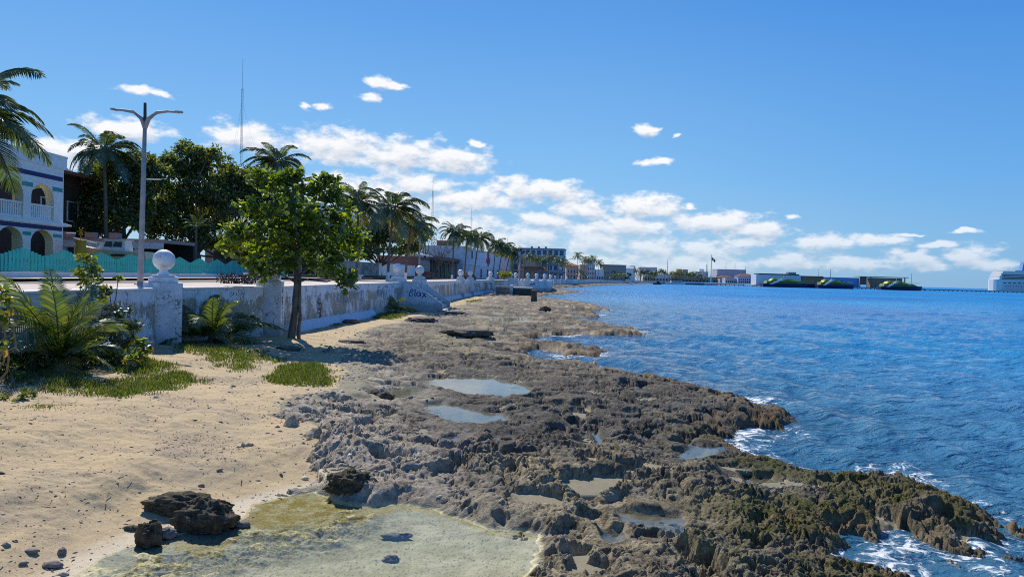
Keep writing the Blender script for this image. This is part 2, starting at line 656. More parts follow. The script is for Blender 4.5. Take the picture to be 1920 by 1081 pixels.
def ground(x, y, fine=True):
    """height and material weights of the shore at (x, y)"""
    x = x.astype(np.float32)
    y = y.astype(np.float32)
    wx = x + 0.35 * fbm(x * 0.9, y * 0.9, 3, 5)
    wy = y + 0.35 * fbm(x * 0.9 + 40, y * 0.9, 3, 9)
    far = sstep(16, 34, y)
    amp = np.clip(1.0 - 0.45 * far, 0.3, 1)
    dl = sdf(LAND, x, y)
    # --- sand
    zs = sand_level(x, y) + 0.03 * fbm(x * 0.7, y * 0.7, 3, 61) + 0.026 * fbm(x * 2.6, y * 2.6, 4, 63) * sstep(40, 20, y) + ((0.016 * fbm(x * 7, y * 7, 4, 65, .65) - 0.022 * sstep(.34, .15, worley(x * 1.7, y * 2.1, 67)[0]) * sstep(-.1, .2, fbm(x * .6, y * .6, 2, 68))) if fine else 0)
    # --- rock shelf
    base = 0.05 + 0.16 * sstep(-0.2, 2.0, dl) + 0.18 * sstep(0.8, 5.5, dl) + 0.08 * sstep(14, 26, y) - 0.10 * sstep(0.3, -0.6, dl)
    n1 = fbm(wx * 0.42, wy * 0.42, 3, 11)
    n2 = fbm(wx * 1.1, wy * 1.1, 3, 23)
    rid = 1.0 - np.abs(fbm(wx * 0.75 + 9, wy * 0.75, 3, 31)) * 2.4
    h = 0.17 * n1 + 0.13 * n2 + 0.05 * rid * amp
    px2 = wx + 0.16 * fbm(x * 2.9, y * 2.9, 3, 57)
    py2 = wy + 0.16 * fbm(x * 2.9 + 20, y * 2.9, 3, 58)
    rough_ = 0.25 + 0.75 * sstep(-0.25, 0.35, fbm(x * 0.45, y * 0.45, 3, 77))
    f1, f2 = worley(wx * 1.15, wy * 1.15, 3)
    h += amp * rough_ * (0.17 * np.clip((f2 - f1) / .22, 0, 1) ** 0.5 - 0.12)
    p1, p2 = worley(px2 * 1.5 + 7, py2 * 1.5, 53)
    h -= amp * 0.26 * sstep(-0.1, 0.3, n1 + 0.15) * sstep(.42, .26, p1 + .10 * n2)
    if fine:
        g1, g2 = worley(wx * 3.3 + 3, wy * 3.3, 7)
        h += amp * rough_ * (0.085 * np.clip((g2 - g1) / .2, 0, 1) ** 0.55 - 0.055)
        q1, q2 = worley(px2 * 4.3 + 3, py2 * 4.3, 17)
        pits = sstep(-0.15, 0.3, fbm(x * 0.8, y * 0.8, 2, 71))
        h -= amp * 0.12 * pits * sstep(.40, .20, q1)
        near = 1 - sstep(16, 34, y)
        k1, k2 = worley(wx * 8.0, wy * 8.0 + 5, 13)
        h += near * (0.3 + 0.7 * rough_) * (0.060 * np.clip((k2 - k1) / .22, 0, 1) ** 0.6 - 0.03)
        h -= near * 0.07 * sstep(-.3, .3, fbm(x * 1.7, y * 1.7, 2, 79)) * sstep(.42, .25, worley(wx * 10.5, wy * 10.5, 19)[0])
        h += near * 0.040 * fbm(x * 13, y * 13, 4, 43, .65) * (1 + 0.8 * sstep(6, 1, dl))
        h += 0.03 * (1 - np.abs(fbm(x * 4.2, y * 4.2, 3, 47)) * 2) * amp
    # planed-off tops: the shelf is flat, cut by holes and clefts
    cap = 0.05 + 0.10 * n1 + 0.05 * n2
    over = np.maximum(h - cap, 0)
    h = np.minimum(h, cap) + (0.38 + 0.37 * sstep(15, 10.5, y)) * over
    # ledges on the far shelf: stepped beds of limestone
    st = 0.085
    q = (h + 0.02 * n2) / st
    hq = (np.floor(q) + sstep(0.62, 0.98, q - np.floor(q))) * st
    lk = 0.25 + 0.5 * far
    h = h * (1 - lk) + hq * lk
    zr = base + h + 0.03
    ds = sdf(SAND, x, y)
    edge = ds + 0.35 * fbm(x * 1.3, y * 1.3, 3, 81) * (1 + 1.6 * far)
    zr = zr - sstep(-0.1, 0.9, edge) * 0.55 + 0.10 * sstep(-0.9, -0.2, edge) * sstep(0.5, 0.0, edge) * (1 - far)
    for ox, oy, orr in OUTCROP:
        zr += 0.62 * sstep(1.0, 0.2, np.sqrt((x - ox) ** 2 + ((y - oy) * .8) ** 2) / orr + 0.35 * fbm(x * 2, y * 2, 3, 83))
    zs = zs - 0.55 * sstep(0.3, 1.6, -edge)
    zs = np.minimum(zs, 0.10 + np.maximum(dl, 0) * 0.16)
    # rocky border of the foreground pool and other raised lips
    # --- pools
    psd = np.full(x.shape, -9.0, np.float32)
    for k, (px_, zw, dep, soft) in POOLS.items():
        d = sdf(PPOLY[k], x, y) + 0.10 * soft / 0.3 * fbm(x * 2.2, y * 2.2, 3, 91)
        wgt = sstep(-soft * 0.8, soft * 0.5, d)
        bot = zw - dep * sstep(0, soft * 2.5, d)
        if k == 'fore':
            # a low algae-covered rib across the pool, and pale sediment around it
            r1, r2 = P(300, 1070, .15), P(640, 985, .15)
            ex, ey = r2.x - r1.x, r2.y - r1.y
            tt = np.clip(((x - r1.x) * ex + (y - r1.y) * ey) / (ex * ex + ey * ey), 0, 1)
            rd = np.sqrt((x - r1.x - tt * ex) ** 2 + (y - r1.y - tt * ey) ** 2)
            rib = sstep(0.72, 0.10, rd + 0.45 * fbm(x * 2.2, y * 2.2, 4, 95))
            bot = bot + rib * (0.045 + 0.085 * fbm(x * 5, y * 5, 4, 97)) + 0.012 * fbm(x * 5, y * 5, 3, 98) * sstep(0, .3, d)
            
            isl = P(740, 1010, .15)
            i2 = np.sqrt((x - isl.x) ** 2 + ((y - isl.y) * 0.8) ** 2) + 0.16 * fbm(x * 5, y * 5, 3, 99)
        else:
            bot = bot + 0.02 * fbm(x * 4, y * 4, 3, 98)
        zr = zr * (1 - wgt) + np.minimum(zr, bot) * wgt
        ws = sstep(-1.5, 0.2, d) if k == 'fore' else wgt
        zs = zs * (1 - ws) + np.minimum(zs, bot) * ws
        psd = np.maximum(psd, d)
        # round a pool the rock lies low, just clear of its water
        ring = sstep(-soft * 4.0, -soft * 1.2, d) * (1 - wgt) * (0.55 if k == 'fore' else 0.85)
        zr = zr * (1 - ring) + np.minimum(zr, zw + 0.05 + 0.35 * np.clip(h, -.1, .4)) * ring
    # --- sea edge
    edge_l = dl + 0.60 * fbm(x * 0.9, y * 0.9, 5, 101, .6) * (1 + 0.8 * far)
    drop = sstep(0.75, -0.75, edge_l)
    zr = zr * (1 - drop) + (-0.35 + 0.75 * h - np.clip(-dl, 0, 12) * 0.10) * drop
    zs = zs - drop * 1.0
    # scattered weed-grown boulders just off the edge
    zr += 0.32 * sstep(0.25, 0.55, fbm(x * 0.9 + 3, y * 0.9, 3, 111)) * sstep(-2.4, -0.4, dl) * sstep(0.1, -0.3, dl) * (1 - sstep(20, 40, y))
    # marl and sand lodged in the hollows of the shelf
    zp = base - 0.045 + 0.04 * fbm(x * 0.5, y * 0.5, 2, 121) - 0.5 * sstep(0.22, -0.02, fbm(x * 0.33 + 5, y * 0.33, 3, 123) + 0.12) - 0.5 * sstep(1.6, 0.7, dl)
    zs = np.where((edge < 0.2) & (psd < -0.05), np.maximum(zs, zp), zs)
    z = np.maximum(zr, zs)
    rock = sstep(-0.012, 0.02, zr - zs)
    return z, rock, dl, ds, psd, edge, h


# ------------------------------------------------------------------ ground sheet
def fan(rows, cols, spread):
    """rows of points, finer near the viewer's end of the beach: (x, y) arrays"""
    Y, U = np.meshgrid(rows, np.linspace(-spread, spread, cols), indexing='ij')
    return (Y * U).astype(np.float64), Y


def quads(nr, nc):
    i = np.arange(nr * nc).reshape(nr, nc)
    return np.stack([i[:-1, :-1].ravel(), i[:-1, 1:].ravel(), i[1:, 1:].ravel(), i[1:, :-1].ravel()], 1)


inv = np.linspace(1 / 4.2, 1 / 34.0, 980)
rows = list(1 / inv)
dy = rows[-1] - rows[-2]
while rows[-1] < 9000:
    rows.append(rows[-1] + dy)
    dy = min(dy * 1.012, rows[-1] * 0.06)
rows = np.array([-30.0, -5.0, 0.5, 2.0, 3.2] + rows)
NC = 1250
gx, gy = fan(np.maximum(rows, 0.8), NC, 1.05)
gy = np.repeat(rows[:, None], NC, 1)
gx[rows < 0.8] = np.linspace(-14, 12, NC)[None, :]
gz, rock, dl, ds, psd, edge, hh = ground(gx, gy)
# inland the natural ground stays under the town's paving
wy_ = np.array([p[1] for p in WALL])
wx_ = np.array([p[0] for p in WALL])
inl = np.interp(gy, wy_, wx_) - gx
under = (inl > 0.6) & (gy < 118)
gz = np.where(under, np.minimum(gz, 0.6), gz)
townside = sstep(2.0, 9.0, dl) * (gy > 130)
gz = gz * (1 - townside) + 0.8 * townside
deep = dl < -14
gz = np.where(deep, np.minimum(gz, -1.8), gz)

X, Y = gx.astype(np.float32), gy.astype(np.float32)
nA = fbm(X * 0.8, Y * 0.8, 4, 201)
nB = fbm(X * 2.4, Y * 2.4, 4, 211)
nC = fbm(X * 0.35, Y * 0.35, 3, 221)
# pale bare limestone: near the sand on the left of the shelf and on trodden tops
pale = np.clip(sstep(-3.2, -0.2, edge) * (0.95 + 0.9 * nB) * (1 - 0.75 * sstep(19, 26, Y)), 0, 1) * sstep(6, 9, Y)
tan = np.clip(sstep(13.5, 8.5, Y) * sstep(-2.0, 0.5, X) * (0.75 + 1.2 * nA) + 0.35 * sstep(0.1, .4, nC), 0, 1)
moss = np.clip(1.5 * sstep(2.7, 0.2, dl) * sstep(-0.3, 0.15, nA + .3 * nB) * sstep(0.05, 0.22, gz) * sstep(16, 11, Y), 0, 1)
weed = np.clip(sstep(1.3, 0.1, dl + 0.8 * nB) * (0.55 + 0.8 * nA + 0.5 * sstep(12, 22, Y)), 0, 1) * sstep(-0.4, 0.0, gz)
weed = np.maximum(weed, np.clip(sstep(26, 32, Y) * sstep(4.2, .5, dl) * sstep(0.0, 0.35, nA + 0.4 * nB), 0, 1) * 0.8)
green = np.clip(sstep(22, 26, Y) * sstep(40, 34, Y) * sstep(5.5, 3.5, dl) * sstep(1.5, 3.0, dl) * sstep(0.0, .3, nB), 0, 1) * 0.8
sed = sstep(-0.02, 0.15, psd)
ya = P(540, 960, .14)
yel = sed * np.clip(sstep(0.95, 0.55, np.sqrt(((X - ya.x) / 1.15) ** 2 + ((Y - ya.y) / 0.85) ** 2) + 0.25 * nB), 0, 1)
r1, r2 = P(300, 1070, .15), P(640, 985, .15)
tt = np.clip(((X - r1.x) * (r2.x - r1.x) + (Y - r1.y) * (r2.y - r1.y)) / ((r2.x - r1.x) ** 2 + (r2.y - r1.y) ** 2), 0, 1)
rd = np.sqrt((X - r1.x - tt * (r2.x - r1.x)) ** 2 + (Y - r1.y - tt * (r2.y - r1.y)) ** 2)
ribc = sstep(0.85, 0.2, rd + 0.45 * nB)
forem = sstep(-0.3, 0.1, sdf(PPOLY['fore'], X, Y))
lipy = sed * sstep(0.35, 0.0, psd) * sstep(-.1, .3, nA)
yel = np.clip(yel + 0.6 * lipy * (Y < 11), 0, 1)
sed = np.where((Y < 11) & (X < 1.5) & (rock > .5), sed * sstep(0.185, 0.15, gz), sed)
wrack = np.clip(sstep(-0.12, 0.35, fbm(X * 0.55, Y * 1.6, 5, 231) + 0.25 * nB) * sstep(0.2, 1.2, ds), 0, 1) * sstep(7.8, 11.5, Y) * (0.45 + 0.55 * sstep(.1, .5, nA + .3))
wet = np.clip(sstep(0.40, 0.05, np.abs(psd)) * (psd < 0.05) * (ds > -0.5) + sstep(0.6, 0.1, dl), 0, 1)

pocket = (rock < .5) & (edge < 0.1) & (dl > 0.5) & (psd < -0.05) & (Y < 60)
sed = np.where(pocket, 0.85, sed)
verts = np.stack([gx.ravel(), gy.ravel(), gz.ravel()], 1)
me = np_mesh('ground', verts, quads(len(rows), NC))
me.polygons.foreach_set('use_smooth', [True] * len(me.polygons))
one = np.ones_like(gz)
add_col(me, 'mA', np.stack([rock.ravel(), pale.ravel(), moss.ravel(), weed.ravel()], 1))
add_col(me, 'mB', np.stack([sed.ravel(), yel.ravel(), wrack.ravel(), wet.ravel()], 1))
add_col(me, 'mC', np.stack([tan.ravel(), green.ravel(), ribc.ravel(), forem.ravel()], 1))

m, t, out = new_mat('shore ground')


def attr(nm_):
    a = t.node('ShaderNodeAttribute', attribute_name=nm_)
    s = t.node('ShaderNodeSeparateColor')
    t.l.new(a.outputs['Color'], s.inputs[0])
    return s.outputs[0], s.outputs[1], s.outputs[2], a.outputs['Alpha']


rk, pl, ms, wd = attr('mA')
sdm, yl, wr, wt = attr('mB')
tn, gr, rb, fm_ = attr('mC')
pos = t.node('ShaderNodeNewGeometry').outputs['Position']
nf = t.noise(7.0, pos, 8, 0.7)
nff = t.noise(38.0, pos, 6, 0.7)
nl = t.noise(1.3, pos, 5, 0.6)
nv = t.noise(110.0, pos, 3, 0.6)
vor = t.node('ShaderNodeTexVoronoi', feature='F1', ins={'Scale': 62.0})
t.l.new(pos, vor.inputs['Vector'])
# sand: warm coarse coral sand with shell bits and dark flecks
sand = t.mix(t.ramp(nl, .3, .7), (0.55, 0.415, 0.225, 1), (0.43, 0.335, 0.215, 1))
sand = t.mix(t.math('MULTIPLY', t.ramp(nff, .35, .7), 0.55), sand, (0.66, 0.52, 0.31, 1))
sand = t.mix(t.math('MULTIPLY', t.ramp(nv, .54, .66), 0.7), sand, (0.24, 0.17, 0.09, 1))
sand = t.mix(t.math('MULTIPLY', t.ramp(vor.outputs['Distance'], .16, .06), t.ramp(t.noise(5, pos), .48, .62)), sand, (0.75, 0.66, 0.52, 1))
wrn = t.math('MULTIPLY', wr, t.ramp(t.noise(30, pos, 6, 0.8, mul=(0.6, 1.2, 1)), .40, .60))
sand = t.mix(t.math('MULTIPLY', wrn, 0.8), sand, (0.20, 0.165, 0.135, 1))
sand = t.mix(t.math('MULTIPLY', wt, t.ramp(nff, .3, .6)), sand, (0.54, 0.47, 0.35, 1))
# rock: grey-brown weathered limestone
rockc = t.mix(t.ramp(nf, .35, .68), (0.030, 0.028, 0.026, 1), (0.215, 0.200, 0.175, 1))
rockc = t.mix(t.math('MULTIPLY', t.ramp(nl, .42, .62), t.ramp(nff, .40, .55)), rockc, (0.035, 0.032, 0.027, 1))
rockc = t.mix(t.math('MULTIPLY', t.ramp(nv, .52, .62), .6), rockc, (0.36, 0.31, 0.23, 1))
tanc = t.mix(t.ramp(nf, .32, .66), (0.16, 0.125, 0.065, 1), (0.56, 0.47, 0.30, 1))
rockc = t.mix(t.math('MULTIPLY', tn, t.ramp(nff, .25, .6)), rockc, tanc)
palec = t.mix(t.ramp(nf, .3, .6), (0.30, 0.25, 0.185, 1), (0.62, 0.54, 0.42, 1))
rockc = t.mix(t.math('MULTIPLY', pl, t.ramp(nff, .2, .55)), rockc, palec)
rockc = t.mix(t.math('MULTIPLY', t.ramp(nff, .60, .72), 0.5), rockc, (0.36, 0.32, 0.26, 1))
mossc = t.mix(t.ramp(nff, .38, .62), (0.014, 0.020, 0.006, 1), (0.15, 0.16, 0.035, 1))
rockc = t.mix(t.math('MULTIPLY', ms, t.ramp(nf, .34, .52)), rockc, mossc)
weedc = t.mix(t.ramp(nff, .35, .65), (0.05, 0.03, 0.012, 1), (0.26, 0.15, 0.035, 1))
rockc = t.mix(t.math('MULTIPLY', wd, t.ramp(nf, .36, .55)), rockc, weedc)
# sandy films and pale wear on the far flat beds
flt = t.node('ShaderNodeSeparateXYZ')
t.l.new(pos, flt.inputs[0])
farm = t.ramp(flt.outputs[1], 17.0, 26.0)
bed = t.ramp(t.noise(0.55, pos, 7, .68, mul=(.7, 1.5, 1)), .47, .60)
rockc = t.mix(t.math('MULTIPLY', t.math('MULTIPLY', farm, bed), 0.75), rockc, (0.40, 0.33, 0.225, 1))
crk = t.ramp(t.noise(1.6, pos, 7, .7, mul=(.6, 2.0, 1)), .60, .68)
rockc = t.mix(t.math('MULTIPLY', t.math('MULTIPLY', farm, crk), 0.8), rockc, (0.04, 0.036, 0.03, 1))
rockc = t.mix(t.math('MULTIPLY', gr, t.ramp(nf, .35, .6)), rockc, (0.26, 0.27, 0.09, 1))
col = t.mix(rk, sand, rockc)
# pool floors: pale marl, yellow algal mats
sedc = t.mix(t.ramp(t.noise(3.2, pos, 6, .65), .35, .68), (0.52, 0.485, 0.28, 1), (0.74, 0.69, 0.46, 1))
sedc = t.mix(t.math('MULTIPLY', t.ramp(t.noise(34, pos, 5, .7, mul=(1, .5, 1)), .52, .66), 0.75), sedc, (0.12, 0.105, 0.085, 1))
ylc = t.mix(t.ramp(nff, .3, .7), (0.30, 0.21, 0.045, 1), (0.52, 0.42, 0.12, 1))
sedc = t.mix(t.math('SUBTRACT', 1.0, fm_), sedc, t.mix(nf, (0.13, 0.125, 0.09, 1), (0.33, 0.31, 0.22, 1)))
sedc = t.mix(t.math('MULTIPLY', yl, t.ramp(nf, .36, .56)), sedc, ylc)
ribm = t.mix(t.ramp(nff, .38, .60), (0.085, 0.075, 0.035, 1), (0.50, 0.45, 0.20, 1))
sedc = t.mix(t.math('MULTIPLY', rb, t.ramp(nf, .3, .55)), sedc, ribm)
col = t.mix(sdm, col, sedc)
hgt = t.math('ADD', t.math('MULTIPLY', nff, 1.0), t.math('MULTIPLY', nv, 0.5))
hgt = t.math('ADD', hgt, t.math('MULTIPLY', nf, 1.2))
rk2 = t.math('MULTIPLY', rk, t.math('SUBTRACT', 1.0, sdm))
hgt = t.math('MULTIPLY', hgt, t.math('MULTIPLY_ADD', rk2, 0.80, 0.20))
nrm = t.bump(hgt, 0.9, 0.036)
rough = t.math('MULTIPLY_ADD', t.math('MAXIMUM', wt, wd), -0.28, 0.92)
principled(t, out, col, rough, nrm, 0.0, 0.3)
go = link(me, 'ground', m)
tag(go, kind='structure', label='sandy beach and dark pitted limestone shelf along the sea')
GM = m


def gnd(x, y):
    """height of the finished ground at points"""
    r = ground(np.atleast_1d(np.array(x, float)), np.atleast_1d(np.array(y, float)))
    return r[0]


def gz1(x, y):
    return float(gnd(x, y)[0])


# ------------------------------------------------------------------ tide pools: still sheets of water in the hollows
m, t, out = new_mat('pool water')
pos = t.node('ShaderNodeNewGeometry').outputs['Position']
nrm = t.bump(t.noise(9.0, pos, 4, .55, mul=(1, 1.6, 1)), 0.10, 0.012)
fr = t.node('ShaderNodeFresnel', ins={'IOR': 1.33})
t.l.new(nrm, fr.inputs['Normal'])
tr = t.node('ShaderNodeBsdfTransparent', ins={'Color': (0.95, 0.975, 0.96, 1)})
gl = t.node('ShaderNodeBsdfGlossy', ins={'Roughness': 0.03, 'Color': (1, 1, 1, 1)})
t.l.new(nrm, gl.inputs['Normal'])
mx = t.node('ShaderNodeMixShader')
t.l.new(fr.outputs[0], mx.inputs[0])
t.l.new(tr.outputs[0], mx.inputs[1])
t.l.new(gl.outputs[0], mx.inputs[2])
t.l.new(mx.outputs[0], out.inputs[0])
POOLM = m
for k, pl_ in PPOLY.items():
    c = sum((Vector((p.x, p.y, 0)) for p in pl_), Vector()) / len(pl_)
    g_ = POOLS[k][3] * 0.55
    vs = []
    for p in pl_:
        d = Vector((p.x, p.y, 0)) - c
        q = c + d * (1 + g_ / max(d.length, .2))
        vs.append((q.x, q.y, POOLS[k][1]))
    mb = MB().add(vs, [tuple(range(len(vs)))])
    if sum(vs[i - 1][0] * vs[i][1] - vs[i][0] * vs[i - 1][1] for i in range(len(vs))) < 0:
        mb.f[0] = mb.f[0][::-1]
    tag(mb.build('tide_pool_water', POOLM), kind='structure')

# ------------------------------------------------------------------ the sea
def sea_height(x, y):
    """chop from a few crossing wave trains"""
    r = np.random.RandomState(5)
    z = np.zeros_like(x)
    fade = 1 / (1 + (y / 260.0) ** 2)
    for i in range(38):
        lam = 0.42 * 1.115 ** i
        a = R(200) + r.normal(0, .55)
        k = 2 * PI / lam
        ph = r.uniform(0, 6.28)
        am = 0.019 * lam ** 0.60 / (1 + (lam / 4.5) ** 1.6)
        resolvable = 1 / (1 + (y / (lam * 30.0)) ** 4)
        s = np.sin(k * (x * math.cos(a) + y * math.sin(a)) + ph + 0.9 * np.sin(0.31 * x * math.cos(a + 1) + 0.23 * y + ph))
        z += am * resolvable * (s + 0.35 * (s * s - .5))
    return z * fade


inv = np.linspace(1 / 5.0, 1 / 60.0, 560)
rows = list(1 / inv)
dy = rows[-1] - rows[-2]
while rows[-1] < 60000:
    rows.append(rows[-1] + dy)
    dy = min(dy * 1.03, rows[-1] * 0.12)
rows = np.array([-60.0, 0.5, 3.0] + rows)
NC = 860
U = np.linspace(-0.3, 1.25, NC)
sy_, su = np.meshgrid(rows, U, indexing='ij')
sx_ = np.maximum(sy_, 4.0) * su
sz_ = sea_height(sx_, np.maximum(sy_, 0))
near = sy_ < 140
gzs = np.full(sx_.shape, -2.0)
dls = np.full(sx_.shape, -50.0)
sel = (sy_ > 3) & (sy_ < 900) & (sx_ < 420)
g = ground(sx_[sel], sy_[sel], fine=False)
gzs[sel] = g[0]
dls[sel] = g[2]
sh = sstep(-0.9, -0.05, gzs) * (sy_ < 140)
sz_ = sz_ * (1 - 0.55 * sh) - 0.8 * sstep(0.5, 1.1, dls)
shal = np.clip(np.exp(dls / 9.0), 0, 1)
XF, YF = sx_.astype(np.float32), sy_.astype(np.float32)
fn = fbm(XF * 0.5, YF * 0.5, 4, 301)
foam = np.clip(sstep(-2.6, 0.3, dls + 1.9 * fn) * 0.9 * sstep(-0.15, .35, fbm(XF * 0.23, YF * 0.23, 3, 311) + 0.22 * (1 + 0 * fn)), 0, 1) * (sy_ < 300)
foam = np.maximum(foam, 0.85 * sstep(-0.6, -0.05, gzs) * (sy_ < 140) * sstep(-.25, .3, fn))
patch = 0.5 + 0.9 * fbm(XF * 0.035, YF * 0.02, 4, 321)
me = np_mesh('sea_water', np.stack([sx_.ravel(), sy_.ravel(), sz_.ravel()], 1), quads(len(rows), NC))
me.polygons.foreach_set('use_smooth', [True] * len(me.polygons))
add_col(me, 'sA', np.stack([foam.ravel(), shal.ravel(), np.clip(patch, 0, 1).ravel(), one.ravel()[:foam.size] if one.size >= foam.size else np.ones(foam.size)], 1))
m, t, out = new_mat('sea water')
fo, shl, pt, _ = attr('sA')
pos = t.node('ShaderNodeNewGeometry').outputs['Position']
nrc = t.node('ShaderNodeSeparateXYZ')
t.l.new(pos, nrc.inputs[0])
deepc = t.mix(pt, (0.008, 0.145, 0.46, 1), (0.012, 0.30, 0.62, 1))
deepc = t.mix(t.ramp(nrc.outputs[1], 45.0, 10.0, 0.0, 0.7), deepc, t.mix(pt, (0.10, 0.26, 0.46, 1), (0.12, 0.36, 0.50, 1)))
base = t.mix(t.math('MULTIPLY', shl, 0.6), deepc, (0.012, 0.055, 0.075, 1))
b1 = t.noise(1.5, pos, 5, .62, mul=(1, 1.5, 1))
b2 = t.noise(7.0, pos, 4, .6, mul=(1, 1.6, 1))
b0 = t.noise(0.38, pos, 4, .6, mul=(1, 1.8, 1))
nrm = t.bump(b0, 0.8, 0.75)
nrm = t.bump(b1, 0.8, 0.32, nrm)
nrm = t.bump(b2, 0.65, 0.08, nrm)
spy = t.node('ShaderNodeSeparateXYZ')
t.l.new(pos, spy.inputs[0])
bs = t.node('ShaderNodeBsdfPrincipled', ins={'IOR': 1.33})
# far off, each patch of surface holds many ripples: a rougher sheen
t.l.new(t.ramp(spy.outputs[1], 20.0, 260.0, 0.08, 0.42), bs.inputs['Roughness'])
t.l.new(base, bs.inputs['Base Color'])
t.l.new(nrm, bs.inputs['Normal'])
fd = t.node('ShaderNodeBsdfDiffuse', ins={'Color': (0.82, 0.86, 0.88, 1)})
fnz = t.noise(4.5, pos, 9, .74, 1.0)
fm = t.ramp(t.math('ADD', t.math('MULTIPLY', fo, 0.42), fnz), 0.835, 0.965)
mx = t.node('ShaderNodeMixShader')
t.l.new(fm, mx.inputs[0])
t.l.new(bs.outputs[0], mx.inputs[1])
t.l.new(fd.outputs[0], mx.inputs[2])
t.l.new(mx.outputs[0], out.inputs[0])
tag(link(me, 'sea_water', m), kind='structure', label='choppy blue sea with white foam along the rocks')
# ------------------------------------------------------------------ promenade, road, town ground
def wall_x(y):
    return float(np.interp(y, wy_, wx_))


WTOP = 2.60
PROM = 2.60


def paving(name, c1, c2, scale, joint=None, jw=0.012):
    m, t, out = new_mat(name)
    pos = t.node('ShaderNodeNewGeometry').outputs['Position']
    col = t.mix(t.ramp(t.noise(scale, pos, 6, .65), .35, .65), c1, c2)
    if joint:
        br = t.node('ShaderNodeTexBrick', offset=0.0, ins={'Scale': joint, 'Mortar Size': jw, 'Color1': (1, 1, 1, 1), 'Color2': (.93, .93, .93, 1), 'Mortar': (.55, .5, .47, 1)})
        t.l.new(pos, br.inputs['Vector'])
        col = t.mix(1.0, col, br.outputs[0], 'MULTIPLY')
    principled(t, out, col, 0.85, t.bump(t.noise(60, pos), .2, .01))
    return m


def strip(name, left, right, z, mat):
    """flat band between two lines of (x, y)"""
    vs = [(x, y, z) for x, y in left] + [(x, y, z) for x, y in right]
    n = len(left)
    fs = [(i, n + i, n + i + 1, i + 1) for i in range(n - 1)]
    mb = MB().add(vs, fs)
    return tag(mb.build(name, mat), kind='structure')


# coast of the sea wall beyond the near stretch
COAST = [(x, y) for x, y in WALL] + [(-1.8, 123), (2.0, 132), (8.0, 150), (9.0, 175), (4.0, 205), (8.0, 235), (22.0, 285), (31.0, 335), (54.0, 435), (92.0, 575), (132.0, 690), (198.0, 735), (310.0, 748)]
FRONT = [(-24, -30), (-24, 60), (-21.5, 72), (-19.2, 84), (-16.0, 118), (-11.4, 170), (0.0, 297), (14, 400), (60, 600), (100, 700), (190, 790), (310, 800)]


def front_x(y):
    return float(np.interp(y, [p[1] for p in FRONT], [p[0] for p in FRONT]))


prom_m = paving('promenade paving', (0.56, 0.45, 0.40, 1), (0.66, 0.56, 0.50, 1), 1.2, 1.6)
road_m = paving('road asphalt', (0.075, 0.073, 0.07, 1), (0.11, 0.105, 0.10, 1), 2.0)
town_m = paving('town ground', (0.20, 0.19, 0.14, 1), (0.30, 0.27, 0.21, 1), 0.2)
lawn_m = surf('lawn', (0.045, 0.085, 0.018, 1), (0.10, 0.13, 0.035, 1), 1.5, 0.9, 0.5, 60)
ys = [-30, 2, 10, 16, 22, 28, 34, 44, 53, 60, 75, 91, 100, 118, 123, 150, 175, 205, 235, 285, 335, 435, 575, 690, 735]
cx = lambda y: float(np.interp(y, [p[1] for p in COAST], [p[0] for p in COAST]))
inner = [(cx(y) - 0.25, y) for y in ys]
kerb1 = [(cx(y) - (5.0 if y < 75 else max(2.2, min(5, (cx(y) - front_x(y)) * .42))), y) for y in ys]
kerb2 = [(front_x(y) + (2.6 if y < 75 else 1.6), y) for y in ys]
fr = [(front_x(y) - 0.6, y) for y in ys]
strip('promenade', kerb1, inner, PROM, prom_m)
strip('road', kerb2, kerb1, PROM - 0.12, road_m)
strip('pavement', fr, kerb2, PROM + 0.004, prom_m)
mb = MB()
for i in range(len(ys) - 1):
    a, b = kerb1[i], kerb1[i + 1]
    mb.extrude([(a[0], a[1], PROM - .2), (a[0] + .15, a[1], PROM - .2), (a[0] + .15, a[1], PROM + .006), (a[0], a[1], PROM + .006)], (b[0] - a[0], b[1] - a[1], 0))
tag(mb.build('kerb', surf('kerb stone', (.5, .49, .46, 1))), kind='structure')
mb = MB()
for i in range(len(ys) - 1):
    for off, dash in ((0.5, False),):
        a = ((kerb1[i][0] + kerb2[i][0]) / 2, ys[i])
        b = ((kerb1[i + 1][0] + kerb2[i + 1][0]) / 2, ys[i + 1])
        n_ = max(1, int((b[1] - a[1]) / 5))
        for k in range(min(n_, 8)):
            y0 = a[1] + (b[1] - a[1]) * k / n_
            x0 = a[0] + (b[0] - a[0]) * k / n_
            x1 = a[0] + (b[0] - a[0]) * (k + .45) / n_
            y1 = a[1] + (b[1] - a[1]) * (k + .45) / n_
            mb.add([(x0 - .06, y0, PROM - .116), (x0 + .06, y0, PROM - .116), (x1 + .06, y1, PROM - .116), (x1 - .06, y1, PROM - .116)], [(0, 1, 2, 3)])
tag(mb.build('road_marking', surf('road paint', (.7, .55, .1, 1))), kind='structure')
strip('town_ground', [(-9000, y) for y in ys] + [(-9000, 9000)], [(p[0] + .01, p[1]) for p in fr] + [(300, 9000)], PROM - 0.004, town_m)
strip('lawn', [(-70, 20), (-70, 90)], [(-24.4, 20), (-24.4, 62)], PROM + 0.02, lawn_m)

